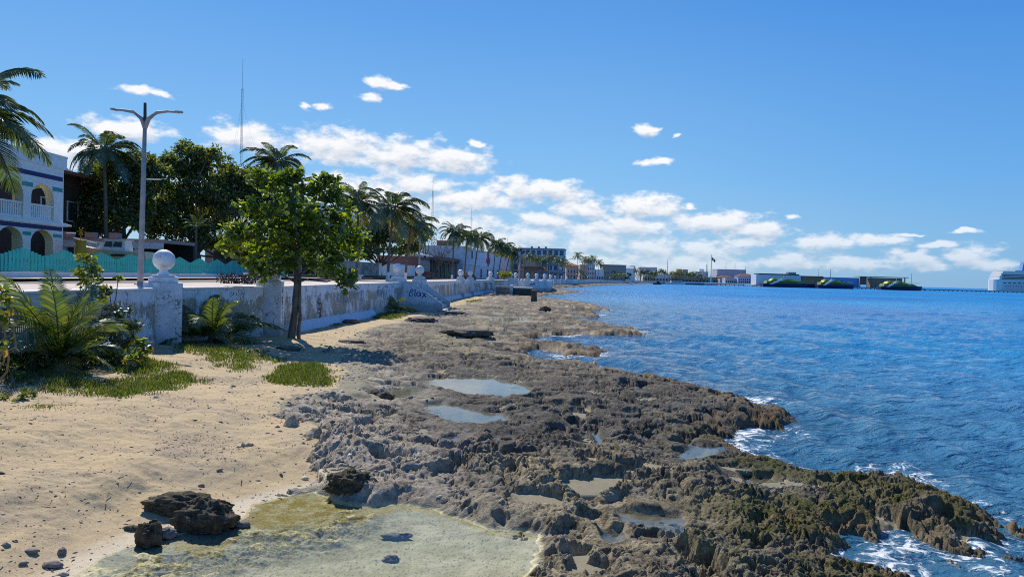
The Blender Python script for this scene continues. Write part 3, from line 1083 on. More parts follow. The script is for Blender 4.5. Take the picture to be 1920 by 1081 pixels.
# ------------------------------------------------------------------ sea wall
def wall_paint(name, wear=0.5, foot=True):
    m, t, out = new_mat(name)
    pos = t.node('ShaderNodeNewGeometry').outputs['Position']
    paint = t.mix(t.ramp(t.noise(3, pos, 6, .7), .35, .65), (0.76, 0.79, 0.84, 1), (0.62, 0.65, 0.70, 1))
    conc = t.mix(t.ramp(t.noise(9, pos, 6, .7), .35, .65), (0.30, 0.25, 0.195, 1), (0.44, 0.39, 0.315, 1))
    sx = t.node('ShaderNodeSeparateXYZ')
    t.l.new(pos, sx.inputs[0])
    band = t.math('MULTIPLY', t.ramp(sx.outputs[2], 0.75, 1.15), t.ramp(sx.outputs[2], 2.42, 2.05))
    streak = t.noise(6.0, pos, 6, .7, mul=(1.0, 1.0, 0.22))
    blotch = t.noise(0.75, pos, 5, .6)
    fine = t.noise(24, pos, 5, .75, mul=(1, 1, .5))
    s = t.math('ADD', t.math('MULTIPLY', streak, 0.32), t.math('MULTIPLY', blotch, 0.58))
    s = t.math('ADD', s, t.math('MULTIPLY', fine, 0.42))
    s = t.math('ADD', s, t.math('MULTIPLY', band, 0.14 * wear / .5))
    f = t.ramp(s, 0.785, 0.81)
    col = t.mix(f, paint, conc)
    dark = t.ramp(t.noise(10, pos, 6, .75, mul=(1, 1, .12)), .60, .74)
    col = t.mix(t.math('MULTIPLY', dark, 0.55), col, (0.13, 0.12, 0.11, 1))
    vo = t.node('ShaderNodeTexVoronoi', feature='DISTANCE_TO_EDGE', ins={'Scale': 0.9})
    wv = t.node('ShaderNodeVectorMath', operation='ADD')
    nzv = t.node('ShaderNodeTexNoise', ins={'Scale': 2.5, 'Detail': 5.0})
    t.l.new(pos, nzv.inputs['Vector'])
    t.l.new(pos, wv.inputs[0])
    t.l.new(nzv.outputs['Color'], wv.inputs[1])
    t.l.new(wv.outputs[0], vo.inputs['Vector'])
    crack = t.math('MULTIPLY', t.ramp(vo.outputs['Distance'], .022, .006), t.ramp(t.noise(.8, pos), .45, .55))
    col = t.mix(t.math('MULTIPLY', crack, .75), col, (0.09, 0.08, 0.07, 1))
    damp = t.math('MULTIPLY', t.ramp(t.math('ADD', sx.outputs[2], t.math('MULTIPLY', t.noise(4, pos, 5, .7), -.7)), 0.95, 0.55), .55)
    col = t.mix(damp, col, (0.20, 0.19, 0.16, 1))
    drip = t.math('MULTIPLY', t.ramp(t.noise(14, pos, 4, .7, mul=(1, 1, .06)), .56, .70), t.ramp(sx.outputs[2], 1.5, 2.5))
    col = t.mix(t.math('MULTIPLY', drip, .55), col, (0.17, 0.155, 0.135, 1))
    spots = t.ramp(t.noise(45, pos, 3, .7), .66, .72)
    col = t.mix(t.math('MULTIPLY', spots, 0.6), col, (0.16, 0.15, 0.14, 1))
    nrm = t.bump(t.math('ADD', t.math('MULTIPLY', f, -0.6), t.noise(30, pos, 5, .7)), 0.5, 0.012)
    principled(t, out, col, 0.85, nrm, 0, .25)
    return m


wallm = wall_paint('flaking white paint on concrete', 0.55)
cleanm = wall_paint('white paint on masonry', 0.12)
copem = surf('white coping', (0.78, 0.78, 0.77, 1), (0.62, 0.61, 0.59, 1), 4, .8, .2, 30, lo=.4, hi=.7)
ballm = surf('white ball paint', (0.82, 0.82, 0.82, 1), (0.52, 0.50, 0.48, 1), 6, .5, .15, 40, lo=.5, hi=.72)
bluem = surf('blue washed footing', (0.50, 0.58, 0.72, 1), (0.60, 0.66, 0.74, 1), 4, .85, .3, 30)
spray_dark = surf('black spray paint', (0.02, 0.02, 0.024, 1), rough=.6, bump=0)
spray_blue = surf('blue spray paint', (0.03, 0.10, 0.42, 1), rough=.6, bump=0)
spray_pale = surf('pale blue spray paint', (0.18, 0.33, 0.62, 1), rough=.6, bump=0)
spray_teal = surf('teal spray paint', (0.10, 0.42, 0.45, 1), rough=.6, bump=0)


def wall_run(pts, label, thick=0.42, footing=None, mat=wallm, name='sea_wall', coping=True):
    c = pts[len(pts) // 2]
    th = thing(name, label, 'sea wall', (c[0], c[1], 0.4), group='stretches of the sea wall')
    o = Vector((c[0], c[1], 0.4))

    def off(i, d):
        a = Vector((*pts[max(i - 1, 0)], 0))
        b = Vector((*pts[min(i + 1, len(pts) - 1)], 0))
        n = (b - a).normalized()
        return Vector((pts[i][0] + n.y * d, pts[i][1] - n.x * d, 0))     # towards the sea
    n = len(pts)
    mb = MB()
    prof = [(0.06, -0.6), (0.0, 1.2), (-0.03, WTOP - 0.06 - 0.4), (-thick, WTOP - 0.06 - 0.4), (-thick, -0.6)]
    k = len(prof)
    vs = []
    for i in range(n):
        for d, z in prof:
            p = off(i, d)
            vs.append((p.x - o.x, p.y - o.y, z))
    fs = [(i * k + j, (i + 1) * k + j, (i + 1) * k + (j + 1) % k, i * k + (j + 1) % k) for i in range(n - 1) for j in range(k)]
    fs += [tuple(range(k)), tuple((n - 1) * k + j for j in range(k - 1, -1, -1))]
    mb.add(vs, fs)
    mb.build('wall_body', mat, th)
    if coping:
        mb = MB()
        prof = [(0.025, WTOP - 0.46), (0.03, WTOP - 0.405), (0.0, WTOP - 0.385), (-thick - .02, WTOP - 0.385), (-thick - .03, WTOP - 0.46)]
        vs = []
        for i in range(n):
            for d, z in prof:
                p = off(i, d)
                vs.append((p.x - o.x, p.y - o.y, z))
        mb.add(vs, fs)
        mb.build('coping', copem, th)
    if footing:
        i0, i1, w_, h_ = footing
        mb = MB()
        vs = []
        m_ = i1 - i0 + 1
        for i in range(i0, i1 + 1):
            g = gz1(off(i, .5).x, off(i, .5).y) - 0.4
            for d, z in ((w_, g - .15), (w_ * .8, g + 0.10), (0.02, g + h_), (-.1, g + h_), (-.1, g - .3)):
                p = off(i, d)
                vs.append((p.x - o.x, p.y - o.y, z))
        f2 = [(i * 5 + j, (i + 1) * 5 + j, (i + 1) * 5 + (j + 1) % 5, i * 5 + (j + 1) % 5) for i in range(m_ - 1) for j in range(5)]
        f2 += [tuple(range(5)), tuple((m_ - 1) * 5 + j for j in range(4, -1, -1))]
        mb.add(vs, f2).build('footing', bluem, th)
    return th, off


def ptsbetween(y0, y1, n=9):
    return [(wall_x(y0 + (y1 - y0) * i / (n - 1)), y0 + (y1 - y0) * i / (n - 1)) for i in range(n)]


W1, off1 = wall_run(ptsbetween(2, 21.6), 'peeling white sea wall behind the young palms, ending at the big ball pillar')
W2, off2 = wall_run(ptsbetween(22.9, 27.4), 'short shaded sea wall behind the dark young palm, between two pillars')
W3, off3 = wall_run(ptsbetween(28.6, 52.6, 13), 'long flaking sea wall behind the almond tree, scrawled and patched with bare concrete', footing=(1, 8, .34, .42))
W4, off4 = wall_run(ptsbetween(60.2, 118, 15) + [(-3.4, 120.5), (-3.0, 122.3), (-3.3, 124)], 'farther streaked sea wall running from the beach steps to its rounded end', footing=(2, 16, .3, .4))


# graffiti: hand strokes laid on the wall face, each a flat ribbon a few mm proud
def scribble(parent, org, u, v, strokes, wd, mat, name='graffiti'):
    """strokes in wall units: u along, v up; org is the lower corner in world space"""
    o = parent.matrix_world.translation if False else Vector(parent.location)
    u, v = Vector(u).normalized(), Vector(v).normalized()
    nrm = u.cross(v).normalized()
    mb = MB()
    for s in strokes:
        pts = [Vector((a, b)) for a, b in s]
        vs = []
        for i, p in enumerate(pts):
            d = (pts[min(i + 1, len(pts) - 1)] - pts[max(i - 1, 0)])
            d = d.normalized() if d.length > 1e-6 else Vector((1, 0))
            n = Vector((-d.y, d.x)) * wd / 2
            for q in (p + n, p - n):
                w3 = Vector(org) + u * q.x + v * q.y - o
                vs.append(w3)
        k = len(vs)
        vs2 = vs + [x + nrm * 0.004 for x in vs]
        fs = []
        for i in range(len(pts) - 1):
            a = 2 * i
            fs.append((k + a, k + a + 1, k + a + 3, k + a + 2))
            fs.append((a, a + 2, a + 3, a + 1))
            fs.append((a, k + a, k + a + 2, a + 2))
            fs.append((a + 1, a + 3, k + a + 3, k + a + 1))
        mb.add(vs2, fs)
    return mb.build(name, mat, parent)


def arc(cx_, cy_, rx, ry, a0, a1, n=12):
    return [(cx_ + rx * math.cos(R(a0 + (a1 - a0) * i / n)), cy_ + ry * math.sin(R(a0 + (a1 - a0) * i / n))) for i in range(n + 1)]


def wall_frame(y0, y1, lift=0.035):
    a, b = Vector((wall_x(y0), y0, 0)), Vector((wall_x(y1), y1, 0))
    u = (b - a).normalized()
    n = Vector((u.y, -u.x, 0))
    return a + n * lift, u


# black looping tag on the long wall and faint blue scrawls
a, u = wall_frame(33.5, 36)
scribble(W3, a + Vector((0, 0, 1.25)), u, (0, 0, 1),
         [arc(.15, .75, .12, .22, 200, 380), [(.28, .75), (.36, .62), (.5, .85), (.62, .95)], arc(.28, .35, .2, .16, 0, 360), arc(.55, .33, .2, .17, 0, 360), arc(.42, .12, .24, .12, 150, 400),
          [(.35, -.15), (.55, .05), (.68, -.2)], [(.38, -.22), (.7, -.1)]], .045, spray_dark)
a, u = wall_frame(37, 44)
scribble(W3, a + Vector((0, 0, 1.65)), u, (0, 0, 1),
         [[(0, 0), (.1, .55), (.25, 0)], [(.5, .5), (.5, .05), (.8, .05)], [(1.1, .6), (1.12, -.1)], arc(1.6, .25, .25, .28, 30, 330), [(2.2, .55), (2.2, -.05), (2.5, .5), (2.5, -.1)], [(3.0, .3), (3.6, .34)],
          [(4.0, .55), (4.2, 0), (4.5, .6)], arc(5.0, .25, .22, .3, 0, 360)], .05, spray_pale)
a, u = wall_frame(45.5, 50)
scribble(W3, a + Vector((0, 0, 1.75)), u, (0, 0, 1),
         [[(.2, 0), (.25, .6), (.8, .62)], [(.25, .3), (.7, .34)], [(1.2, 0), (1.5, .62), (1.8, 0)], [(1.3, .22), (1.7, .22)], [(2.2, .62), (2.9, .6)], [(2.5, .6), (2.45, 0)]], .09, spray_pale)
a, u = wall_frame(83, 86.5)
scribble(W4, a + Vector((0, 0, 1.1)), u, (0, 0, 1), [[(0.3, 0), (.3, 1.2)], [(.9, .1), (.9, 1.25)], [(1.5, 0), (1.5, 1.1)], [(2.1, .3), (2.1, 1.1)]], .55, spray_teal)


# ------------------------------------------------------------------ pillars crowned with white balls
def pillar(loc, rz, base_z, label, w=1.1, top=0.3, r=0.36, simple=False, group='white pillars with balls along the sea wall'):
    """loc: centre at promenade level"""
    th = thing('ball_pillar', label, 'pillar', (loc[0], loc[1], base_z), rz, group)
    H = PROM + top - base_z
    mb = MB()
    h = w / 2
    mb.span(-h, h, -h, h, -0.4, H - .001)
    mb.build('shaft', cleanm, th, bevel=.03 if not simple else 0)
    mb = MB()
    c = w * .38
    mb.span(-c, c, -c, c, H, H + .17)
    mb.span(-c * .8, c * .8, -c * .8, c * .8, H + .17, H + .22)
    mb.build('plinth', copem, th, bevel=.02 if not simple else 0)
    z = H + .22
    mb = MB()
    mb.lathe([(r * .62, z), (r * .55, z + .05), (r * .40, z + .10), (r * .36, z + .15), (r * .42, z + .20)], 20)
    mb.build('neck', ballm, th, smooth=True)
    mb = MB()
    mb.sphere((0, 0, z + .16 + r * .96), r, 28 if not simple else 16, 18 if not simple else 10)
    mb.build('ball', ballm, th, smooth=True)
    return th


p1 = (-10.85, 22.25)
pillar(p1, R(24), 0.88, 'largest white ball pillar of the wall, beside the grey lamp post', 1.08, 0.17, 0.325)
p2 = (-9.5, 28.1)
P2 = pillar(p2, R(12), 0.7, 'white ball pillar half hidden by the almond tree, tagged in black down its side', 0.95, 0.22, 0.36)
# black tag down the second pillar
th = P2
hw = .95 / 2
mb = MB()
s_ = [[(0, .0), (.05, .25), (.12, .02)], [(.02, .12), (.14, .14)], arc(.08, -.25, .1, .1, 30, 330), arc(.12, -.5, .12, .12, 0, 330), [(0, -.75), (.2, -.72), (.05, -.95), (.22, -1.0)], arc(.12, -1.2, .12, .1, 40, 340),
      [(0, -1.42), (.24, -1.36), (.1, -1.6)], [(.22, .2), (.3, -.1), (.24, -.35)]]
org = Vector((p2[0], p2[1], 0)) + Matrix.Rotation(R(12), 3, 'Z') @ Vector((hw + .003, -.25, 0)) + Vector((0, 0, 2.35))
uu = Matrix.Rotation(R(12), 3, 'Z') @ Vector((0, 1, 0))
g_ = scribble(P2, org, uu, (0, 0, 1), s_, .045, spray_dark)
g_.matrix_parent_inverse = Matrix.Rotation(-R(12), 4, 'Z')
pillar((-8.55, 53.3), R(4), 0.5, 'white ball pillar at the near side of the beach steps', 1.15, 0.25, 0.40)
pillar((-7.72, 59.6), R(4), 0.5, 'white ball pillar at the far side of the beach steps', 1.15, 0.25, 0.37)
pillar((-6.55, 90.5), R(5), 0.4, 'ball pillar on the streaked wall, first beyond the steps', 1.1, 0.25, 0.38)
pillar((-5.95, 101), R(5), 0.4, 'ball pillar beside the red brick planter on the wall, second beyond the steps', 1.1, 0.25, 0.38)
pillar((-3.7, 121.2), R(20), 0.4, 'ball pillar on the rounded end of the streaked wall', 1.1, 0.3, 0.38)

# ------------------------------------------------------------------ steps down to the beach
x0, y0, y1 = -8.0, 53.1, 59.8
xe = -5.15
S = thing('beach_steps', 'white concrete steps with sloping side walls and a blue scrawl, leading to the sand', 'steps', (x0, (y0 + y1) / 2, 0.4))
o = Vector(S.location)
mb = MB()
ns = 9
for i in range(ns):
    zt = PROM - (PROM - 0.35) * (i + 1) / (ns + .0) + .0
    xa = x0 + (xe + .55 - x0) * i / ns
    xb = x0 + (xe + .55 - x0) * (i + 1) / ns + (0.25 if i == ns - 1 else 0)
    mb.span(xa - o.x, xb - o.x, y0 + .32 - o.y, y1 - .32 - o.y, -.4, zt - o.z)
mb.build('stair_treads', surf('step concrete', (.55, .55, .54, 1), (.38, .37, .35, 1), 3), S)
for yy in (y0, y1 - .3):
    zb = 0.1
    prof = [(x0 - .2, zb), (xe, zb), (xe, 0.95), (x0 + .55, PROM - .02), (x0 - .2, PROM + .06)]
    mb = MB()
    mb.extrude([(a - o.x, yy - o.y, b - o.z) for a, b in prof], (0, .3, 0))
    sw = mb.build('side_wall', cleanm, S)
    mb = MB()
    cp = [(xe + .04, .95), (x0 + .55, PROM - .02), (x0 - .2, PROM + .06), (x0 - .2, PROM + .13), (x0 + .57, PROM + .05), (xe + .04, 1.02)]
    mb.extrude([(a - o.x, yy - .03 - o.y, b + .003 - o.z) for a, b in cp], (0, .36, 0))
    mb.build('side_wall_coping', copem, S)
# lettering on the near side wall, in hand-drawn blue capitals and small letters
L = [[(0, .02), (.1, .5), (.25, .62), (.36, .48), (.16, .32), (.36, .2), (.26, .0), (.02, .0)], [(.55, .62), (.5, .02), (.6, 0)], arc(.85, .17, .17, .17, 20, 380), [(1.02, .3), (1.02, 0), (1.08, -.02)],
     [(1.2, .34), (1.55, -.12)], [(1.55, .36), (1.18, -.2)]]
scribble(S, (x0 + .38, y0 - .003, 1.62), (1, 0, 0), (0, 0, 1), [[(a * .8, b * .8) for a, b in s] for s in L], .075, spray_blue, 'lettering')
# ------------------------------------------------------------------ leaves, trees, palms
NR = np.random.RandomState(11)
almond_l = leaf_mat('almond leaves', [(0.035, 0.065, 0.010, 1), (0.07, 0.125, 0.014, 1), (0.13, 0.20, 0.02, 1), (0.23, 0.30, 0.035, 1)], 0.56, 0.06, 0.45)
dark_l = leaf_mat('dense dark leaves', [(0.03, 0.052, 0.010, 1), (0.068, 0.10, 0.018, 1), (0.13, 0.17, 0.03, 1), (0.25, 0.27, 0.06, 1)], 0.5, 0.08, 0.4)
mid_l = leaf_mat('shrub leaves', [(0.025, 0.045, 0.010, 1), (0.05, 0.085, 0.017, 1), (0.09, 0.13, 0.028, 1)], 0.35, 0.10, 0.4)
grape_l = leaf_mat('sea grape leaves', [(0.05, 0.10, 0.014, 1), (0.10, 0.17, 0.02, 1), (0.19, 0.26, 0.03, 1), (0.24, 0.13, 0.03, 1)], 0.5, 0.08, 0.4)
brown_l = leaf_mat('dry leaves', [(0.10, 0.06, 0.03, 1), (0.17, 0.10, 0.05, 1), (0.08, 0.07, 0.03, 1)], 0.3, 0.05, 0.5)
purple_l = leaf_mat('purple leaves', [(0.022, 0.012, 0.016, 1), (0.04, 0.014, 0.022, 1), (0.03, 0.025, 0.02, 1)], 0.15, 0.1, 0.4)
palm_l = leaf_mat('palm leaflets', [(0.03, 0.055, 0.012, 1), (0.055, 0.095, 0.018, 1), (0.10, 0.145, 0.028, 1)], 0.36, 0.12, 0.4)
young_l = leaf_mat('young palm leaflets', [(0.03, 0.06, 0.012, 1), (0.065, 0.115, 0.018, 1), (0.13, 0.18, 0.03, 1), (0.20, 0.22, 0.05, 1)], 0.42, 0.12, 0.4)
palm_y = leaf_mat('yellowing palm leaflets', [(0.22, 0.15, 0.03, 1), (0.30, 0.20, 0.04, 1), (0.13, 0.12, 0.03, 1)], 0.4, 0.08, 0.4)
bark_m = surf('grey brown bark', (0.115, 0.088, 0.066, 1), (0.20, 0.165, 0.13, 1), 6, .9, .6, 25, streak=(1, 1, .4))
palmbark = surf('ringed palm bark', (0.20, 0.17, 0.135, 1), (0.12, 0.10, 0.08, 1), 4, .9, .5, 20, streak=(.4, .4, 2.5))


def leaf_pts(L, Wd, fold=0.12, tip=0.62):
    """an obovate leaf lying along +X: verts, faces"""
    f = fold * Wd
    return [(0, 0, 0), (L * .35, Wd * .32, f * .5), (L * tip, Wd * .5, f), (L * .92, Wd * .25, f * .4), (L, 0, -f * .4), (L * .92, -Wd * .25, f * .4), (L * tip, -Wd * .5, f), (L * .35, -Wd * .32, f * .5)], \
           [(0, 4, 3, 2, 1), (0, 7, 6, 5, 4)]


def basis(d, roll=0.0):
    d = Vector(d).normalized()
    up = Vector((0, 0, 1)) if abs(d.z) < .95 else Vector((1, 0, 0))
    s = up.cross(d).normalized()
    u = d.cross(s)
    c, s_ = math.cos(roll), math.sin(roll)
    return d, s * c + u * s_, u * c - s * s_


def put(mb, pts, fs, at, d, roll=0.0):
    X_, Y_, Z_ = basis(d, roll)
    mb.add([Vector(at) + X_ * p[0] + Y_ * p[1] + Z_ * p[2] for p in pts], fs)


def rand_in(c, r, shell=0.55):
    """random point in an ellipsoid, crowded to its skin"""
    v = Vector(NR.normal(size=3)).normalized()
    k = (shell + (1 - shell) * NR.rand()) if NR.rand() < .8 else NR.rand() ** .5
    return Vector((c[0] + v.x * r[0] * k, c[1] + v.y * r[1] * k, c[2] + v.z * r[2] * k)), v


def rosette(mb, c, n, L, up=0.35, jit=.25):
    a0 = NR.rand() * 6.28
    for k in range(n):
        a = a0 + 2 * PI * k / n + NR.normal() * .25
        tl = up + NR.normal() * jit
        if NR.rand() < .4: tl -= .9
        d = (math.cos(a) * math.cos(tl), math.sin(a) * math.cos(tl), math.sin(tl))
        l_ = L * (0.7 + .5 * NR.rand())
        pts, fs = leaf_pts(l_, l_ * .62)
        put(mb, pts, fs, Vector(c) + Vector(NR.normal(size=3)) * L * .25, d, NR.normal() * .8)


def scatter(mb, c, r, n, L, width=.5, outward=.5):
    for _ in range(n):
        p, v = rand_in(c, r)
        d = (v * outward + Vector(NR.normal(size=3)) * .6 + Vector((0, 0, -.15))).normalized()
        l_ = L * (.6 + .7 * NR.rand())
        h = l_ * width / 2
        X_, Y_, Z_ = basis(d, NR.rand() * 6.28)
        a = Vector(p)
        mb.add([a, a + X_ * l_ * .5 + Y_ * h + Z_ * h * .3, a + X_ * l_, a + X_ * l_ * .5 - Y_ * h + Z_ * h * .3], [(0, 2, 1), (0, 3, 2)])


def crown_scatter(mb, c, r, n, L, clumps=14, width=.55):
    """foliage with an uneven outline: leaves gather in clumps over an ellipsoid, gaps between"""
    for k in range(clumps):
        v = Vector(NR.normal(size=3)).normalized()
        if v.z < -.5: v.z *= -.6
        q = .55 + .42 * NR.rand()
        cc = (c[0] + v.x * r[0] * q, c[1] + v.y * r[1] * q, c[2] + v.z * r[2] * q)
        s = .26 + .22 * NR.rand()
        scatter(mb, cc, (r[0] * s, r[1] * s, min(r[2], r[0]) * s * .85), int(n / clumps), L, width)


def limb(a, b, r0, r1, n=5, sag=0.0, wob=.08):
    a, b = Vector(a), Vector(b)
    L = (b - a).length
    pts = []
    for i in range(n + 1):
        k = i / n
        p = a.lerp(b, k)
        if 0 < i < n:
            p += Vector(NR.normal(size=3)) * L * wob * .4
        p.z += sag * math.sin(PI * k) * L
        pts.append(p)
    return pts, [r0 + (r1 - r0) * i / n for i in range(n + 1)]


# ---- palms
def frond_mb(mb, base, az, tilt, L, droop, n=26, lw=0.045, ll=.24, hang=.55, stiff=1.0, twist=0.0, wind=(0, 0)):
    """one feather frond: arching midrib with leaflets down both sides"""
    seg = 10
    p = Vector(base)
    d = Vector((math.cos(az) * math.cos(tilt), math.sin(az) * math.cos(tilt), math.sin(tilt)))
    pts = [p.copy()]
    for i in range(seg):
        d = (d + Vector((wind[0], wind[1], -droop)) * (i + 1) / seg * .35).normalized()
        p = p + d * (L / seg)
        pts.append(p.copy())
    mb.tube(pts, [L * .011 * (1 - .85 * i / seg) + .004 for i in range(seg + 1)], 4, caps=False)
    for i in range(n):
        k = .10 + .90 * (i + .5) / n
        j = min(int(k * seg), seg - 1)
        f = k * seg - j
        q = pts[j].lerp(pts[j + 1], f)
        t_ = (pts[j + 1] - pts[j]).normalized()
        s = t_.cross(Vector((0, 0, 1)))
        s = s.normalized() if s.length > .05 else Vector((1, 0, 0))
        u = s.cross(t_)
        prof = math.sin(PI * min(1, .18 + k * .80)) ** .7
        l_ = L * ll * prof * (.9 + .2 * NR.rand())
        for sg in (-1, 1):
            dd = (s * sg * math.cos(twist) + t_ * (.55 + .5 * k) + u * (.10 - .25 * NR.rand() + sg * math.sin(twist))).normalized()
            e1 = q + dd * l_ * .55 + Vector((wind[0], wind[1], -1)) * l_ * hang * .14
            e2 = q + dd * l_ * .95 + Vector((wind[0], wind[1], -1)) * l_ * hang * .55
            w_ = t_ * lw * L * .26
            mb.add([q - w_ * .6, q + w_ * .6, e1 + w_, e2, e1 - w_], [(0, 1, 2, 3, 4)])


def palm_crown_mesh(L=2.8, nf=20, droop=.55, wind=(0, 0), n=26, lo=-.6, hi=1.25, ll=.27, lw=.042):
    mb = MB()
    for k in range(nf):
        az = k * 2.39996 + NR.normal() * .2
        tilt = hi + (lo - hi) * (k / (nf - 1)) ** .9 + NR.normal() * .1
        frond_mb(mb, (math.cos(az) * .08, math.sin(az) * .08, 0), az, tilt, L * (.85 + .3 * NR.rand()) * (.72 if k < 3 else 1), droop * (.8 + .4 * NR.rand()), n, lw, ll, wind=wind, twist=NR.normal() * .25)
    return mb


CROWNS = [palm_crown_mesh(1.0, 26, .9, (.14, -.05), 42).mesh('palm_fronds') for _ in range(3)]
SMALL = [palm_crown_mesh(1.0, 18, .9, (.10, 0), 12, lw=.12).mesh('palm_fronds') for _ in range(3)]
LOWY = []
for _ in range(2):
    mb = MB()
    for k in range(4):
        az = -1.2 + k * .9 + NR.normal() * .3
        frond_mb(mb, (0, 0, -.05), az, -.7 + NR.normal() * .2, .8, .5, 18, .05)
    LOWY.append(mb.mesh('dry_fronds'))
for me_ in CROWNS + SMALL: me_.materials.append(palm_l)
for me_ in LOWY: me_.materials.append(palm_y)


def palm(crown_at, base, L, label, crown=0, small=False, yellow=False, rz=0.0, trunk_r=.13, group='coconut palms of the waterfront', sides=9, whitewash=0.0, name='palm_tree'):
    base, top = Vector(base), Vector(crown_at)
    th = thing(name, label, 'palm', base, 0, group)
    h = top - base
    mid = h * .5 + Vector((-h.x * .18, -h.y * .18, 0))
    pts, rad = [], []
    n = 12 if not small else 5
    for i in range(n + 1):
        k = i / n
        p = (2 * k * (1 - k)) * mid + k * k * h
        pts.append(p)
        rad.append(trunk_r * (1.35 - .25 * k if k < .06 else 1.0 - .35 * k) * (1 + (.05 if i % 2 else 0)))
    MB().tube(pts, rad, sides if not small else 6).build('trunk', palmbark, th, smooth=True)
    if whitewash:
        MB().tube([Vector((0, 0, .0)), pts[1] * (whitewash / max(pts[1].z, .01))], [trunk_r * 1.42, trunk_r * 1.15], sides).build('whitewash', copem, th)
    c = link((SMALL if small else CROWNS)[crown % 3], 'crown', None, th, loc=h)
    c.scale = (L, L, L)
    c.rotation_euler = (0, 0, rz)
    if yellow:
        d = link(LOWY[crown % 2], 'dry_fronds', None, th, loc=h, label='yellowing lower fronds')
        d.scale = (L, L, L)
        d.rotation_euler = (0, 0, rz * .3)
    return th


def palm_px(cpx, cpy, bpx, Y, Lpx, label, zb=PROM, **kw):
    c = D(cpx, cpy, Y)
    b = D(bpx, 500, Y)
    b.z = zb
    return palm(c, b, Lpx * Y / FPX, label, **kw)


palm_px(-70, 205, -95, 36, 160, 'large coconut palm by the arched white house, fronds hanging in from the picture edge', trunk_r=.17, rz=.6, crown=0, yellow=True)
palm_px(195, 278, 200, 62, 72, 'dark royal palm with spotted grey trunk behind the moored yard boat', crown=1, rz=1.1, trunk_r=.19)
palm_px(521, 300, 510, 76, 62, 'windblown palm rising above the dark trees, fronds swept seaward', crown=2, rz=2.2)
palm_px(672, 378, 669, 62, 62, 'palm behind the right shoulder of the almond tree, with yellowing fronds', crown=0, rz=3.0, yellow=True, trunk_r=.12)
palm_px(738, 388, 727, 58, 68, 'tall palm with yellow lower fronds standing at the near side of the beach steps', crown=1, rz=.4, yellow=True, whitewash=.75, trunk_r=.12)
palm_px(771, 420, 760, 65, 50, 'leaning palm just behind the first step pillar, green fronds', crown=2, rz=5.2, yellow=True, whitewash=.75, trunk_r=.11)
palm_px(852, 434, 848, 108, 32, 'first of the three palms before the thatched bar, highest crown', crown=0, rz=1.7, whitewash=.7, trunk_r=.13)
palm_px(877, 442, 871, 113, 32, 'middle of the three palms before the thatched bar', crown=1, rz=2.9, trunk_r=.13)
palm_px(899, 446, 888, 118, 32, 'last of the three palms before the thatched bar, leaning seaward', crown=2, rz=4.1, trunk_r=.13)
for i, (cx_, cy_, bx_, Y_) in enumerate([(930, 458, 925, 165), (944, 462, 934, 170), (958, 470, 947, 176)]):
    palm_px(cx_, cy_, bx_, Y_, 24, ['palm with the highest crown before the white block with the red mural', 'palm in the middle of the trio before the white block', 'palm with drooping golden fronds at the seaward corner of the white block'][i], crown=i, rz=i * 1.3, yellow=i == 2, trunk_r=.13)
ordn = ['first', 'second', 'third', 'fourth', 'fifth', 'sixth', 'seventh', 'eighth']
for i, (cx_, cy_, Y_) in enumerate([(978, 486, 215), (993, 479, 225), (1006, 483, 240), (1018, 488, 250), (1031, 480, 260), (1046, 487, 272), (1060, 491, 282)]):
    palm_px(cx_, cy_, cx_ - 2, Y_, 15, f'small palm before the glass hotel, {ordn[i]} of seven along the far wall', small=True, crown=i, rz=i * .9, yellow=i % 2 == 0)
for i, (cx_, cy_, Y_) in enumerate([(1083, 478, 345), (1096, 486, 370), (1104, 487, 395), (1112, 484, 410), (1123, 492, 430)]):
    palm_px(cx_, cy_, cx_ - 1, Y_, 13, f'dark distant palm beside the orange roofed house, {ordn[i]} of five', small=True, crown=i, rz=i * 1.1)
fp = [(1193, 507), (1201, 506), (1206, 510), (1213, 507), (1220, 511), (1232, 509), (1240, 507), (1246, 509), (1258, 512), (1266, 511), (1274, 513), (1283, 512), (1291, 514), (1298, 512), (1305, 515), (1312, 514), (1187, 505), (1226, 513)]
for i, (cx_, cy_) in enumerate(sorted(fp)):
    palm_px(cx_, cy_, cx_, 690 + (i * 37) % 40, 8.5, 'tiny palm of the row along the distant harbour front', small=True, crown=i, rz=i * 1.7, trunk_r=.2, group='tiny palms along the distant harbour front')

# ---- young palms at the foot of the wall
def young_palm(base, L, n, label, seed, aim=None, lean=(0, 0), droop=.62):
    NR.seed(seed)
    th = thing('young_palm', label, 'palm', base, 0, 'young coconut palms on the beach')
    MB().lathe([(.16, -.15), (.15, .05), (.11, .22), (.05, .4)], 10).build('stem', palmbark, th, smooth=True)
    for k in range(n):
        az = k * 2.39996 + NR.normal() * .25
        tilt = 1.35 - 1.15 * (k / n) + NR.normal() * .12
        mb = MB()
        frond_mb(mb, (0, 0, .18), az, tilt, L * (.6 + .55 * NR.rand()), droop * (.7 + .9 * NR.rand()), 44, .036, .27, hang=.42, twist=NR.normal() * .35, wind=lean)
        mb.build('frond', young_l if k < n - 2 or seed != 3 else palm_y, th)
    for k in range(3 if n > 10 else 2):
        mb = MB()
        frond_mb(mb, (0, 0, .12), NR.uniform(-2.8, .3), NR.uniform(-.05, .25), L * .6, 1.1, 30, .03, .2, hang=.9, twist=NR.normal() * .8)
        mb.build('frond', brown_l, th, label='dry brown frond')
    return th


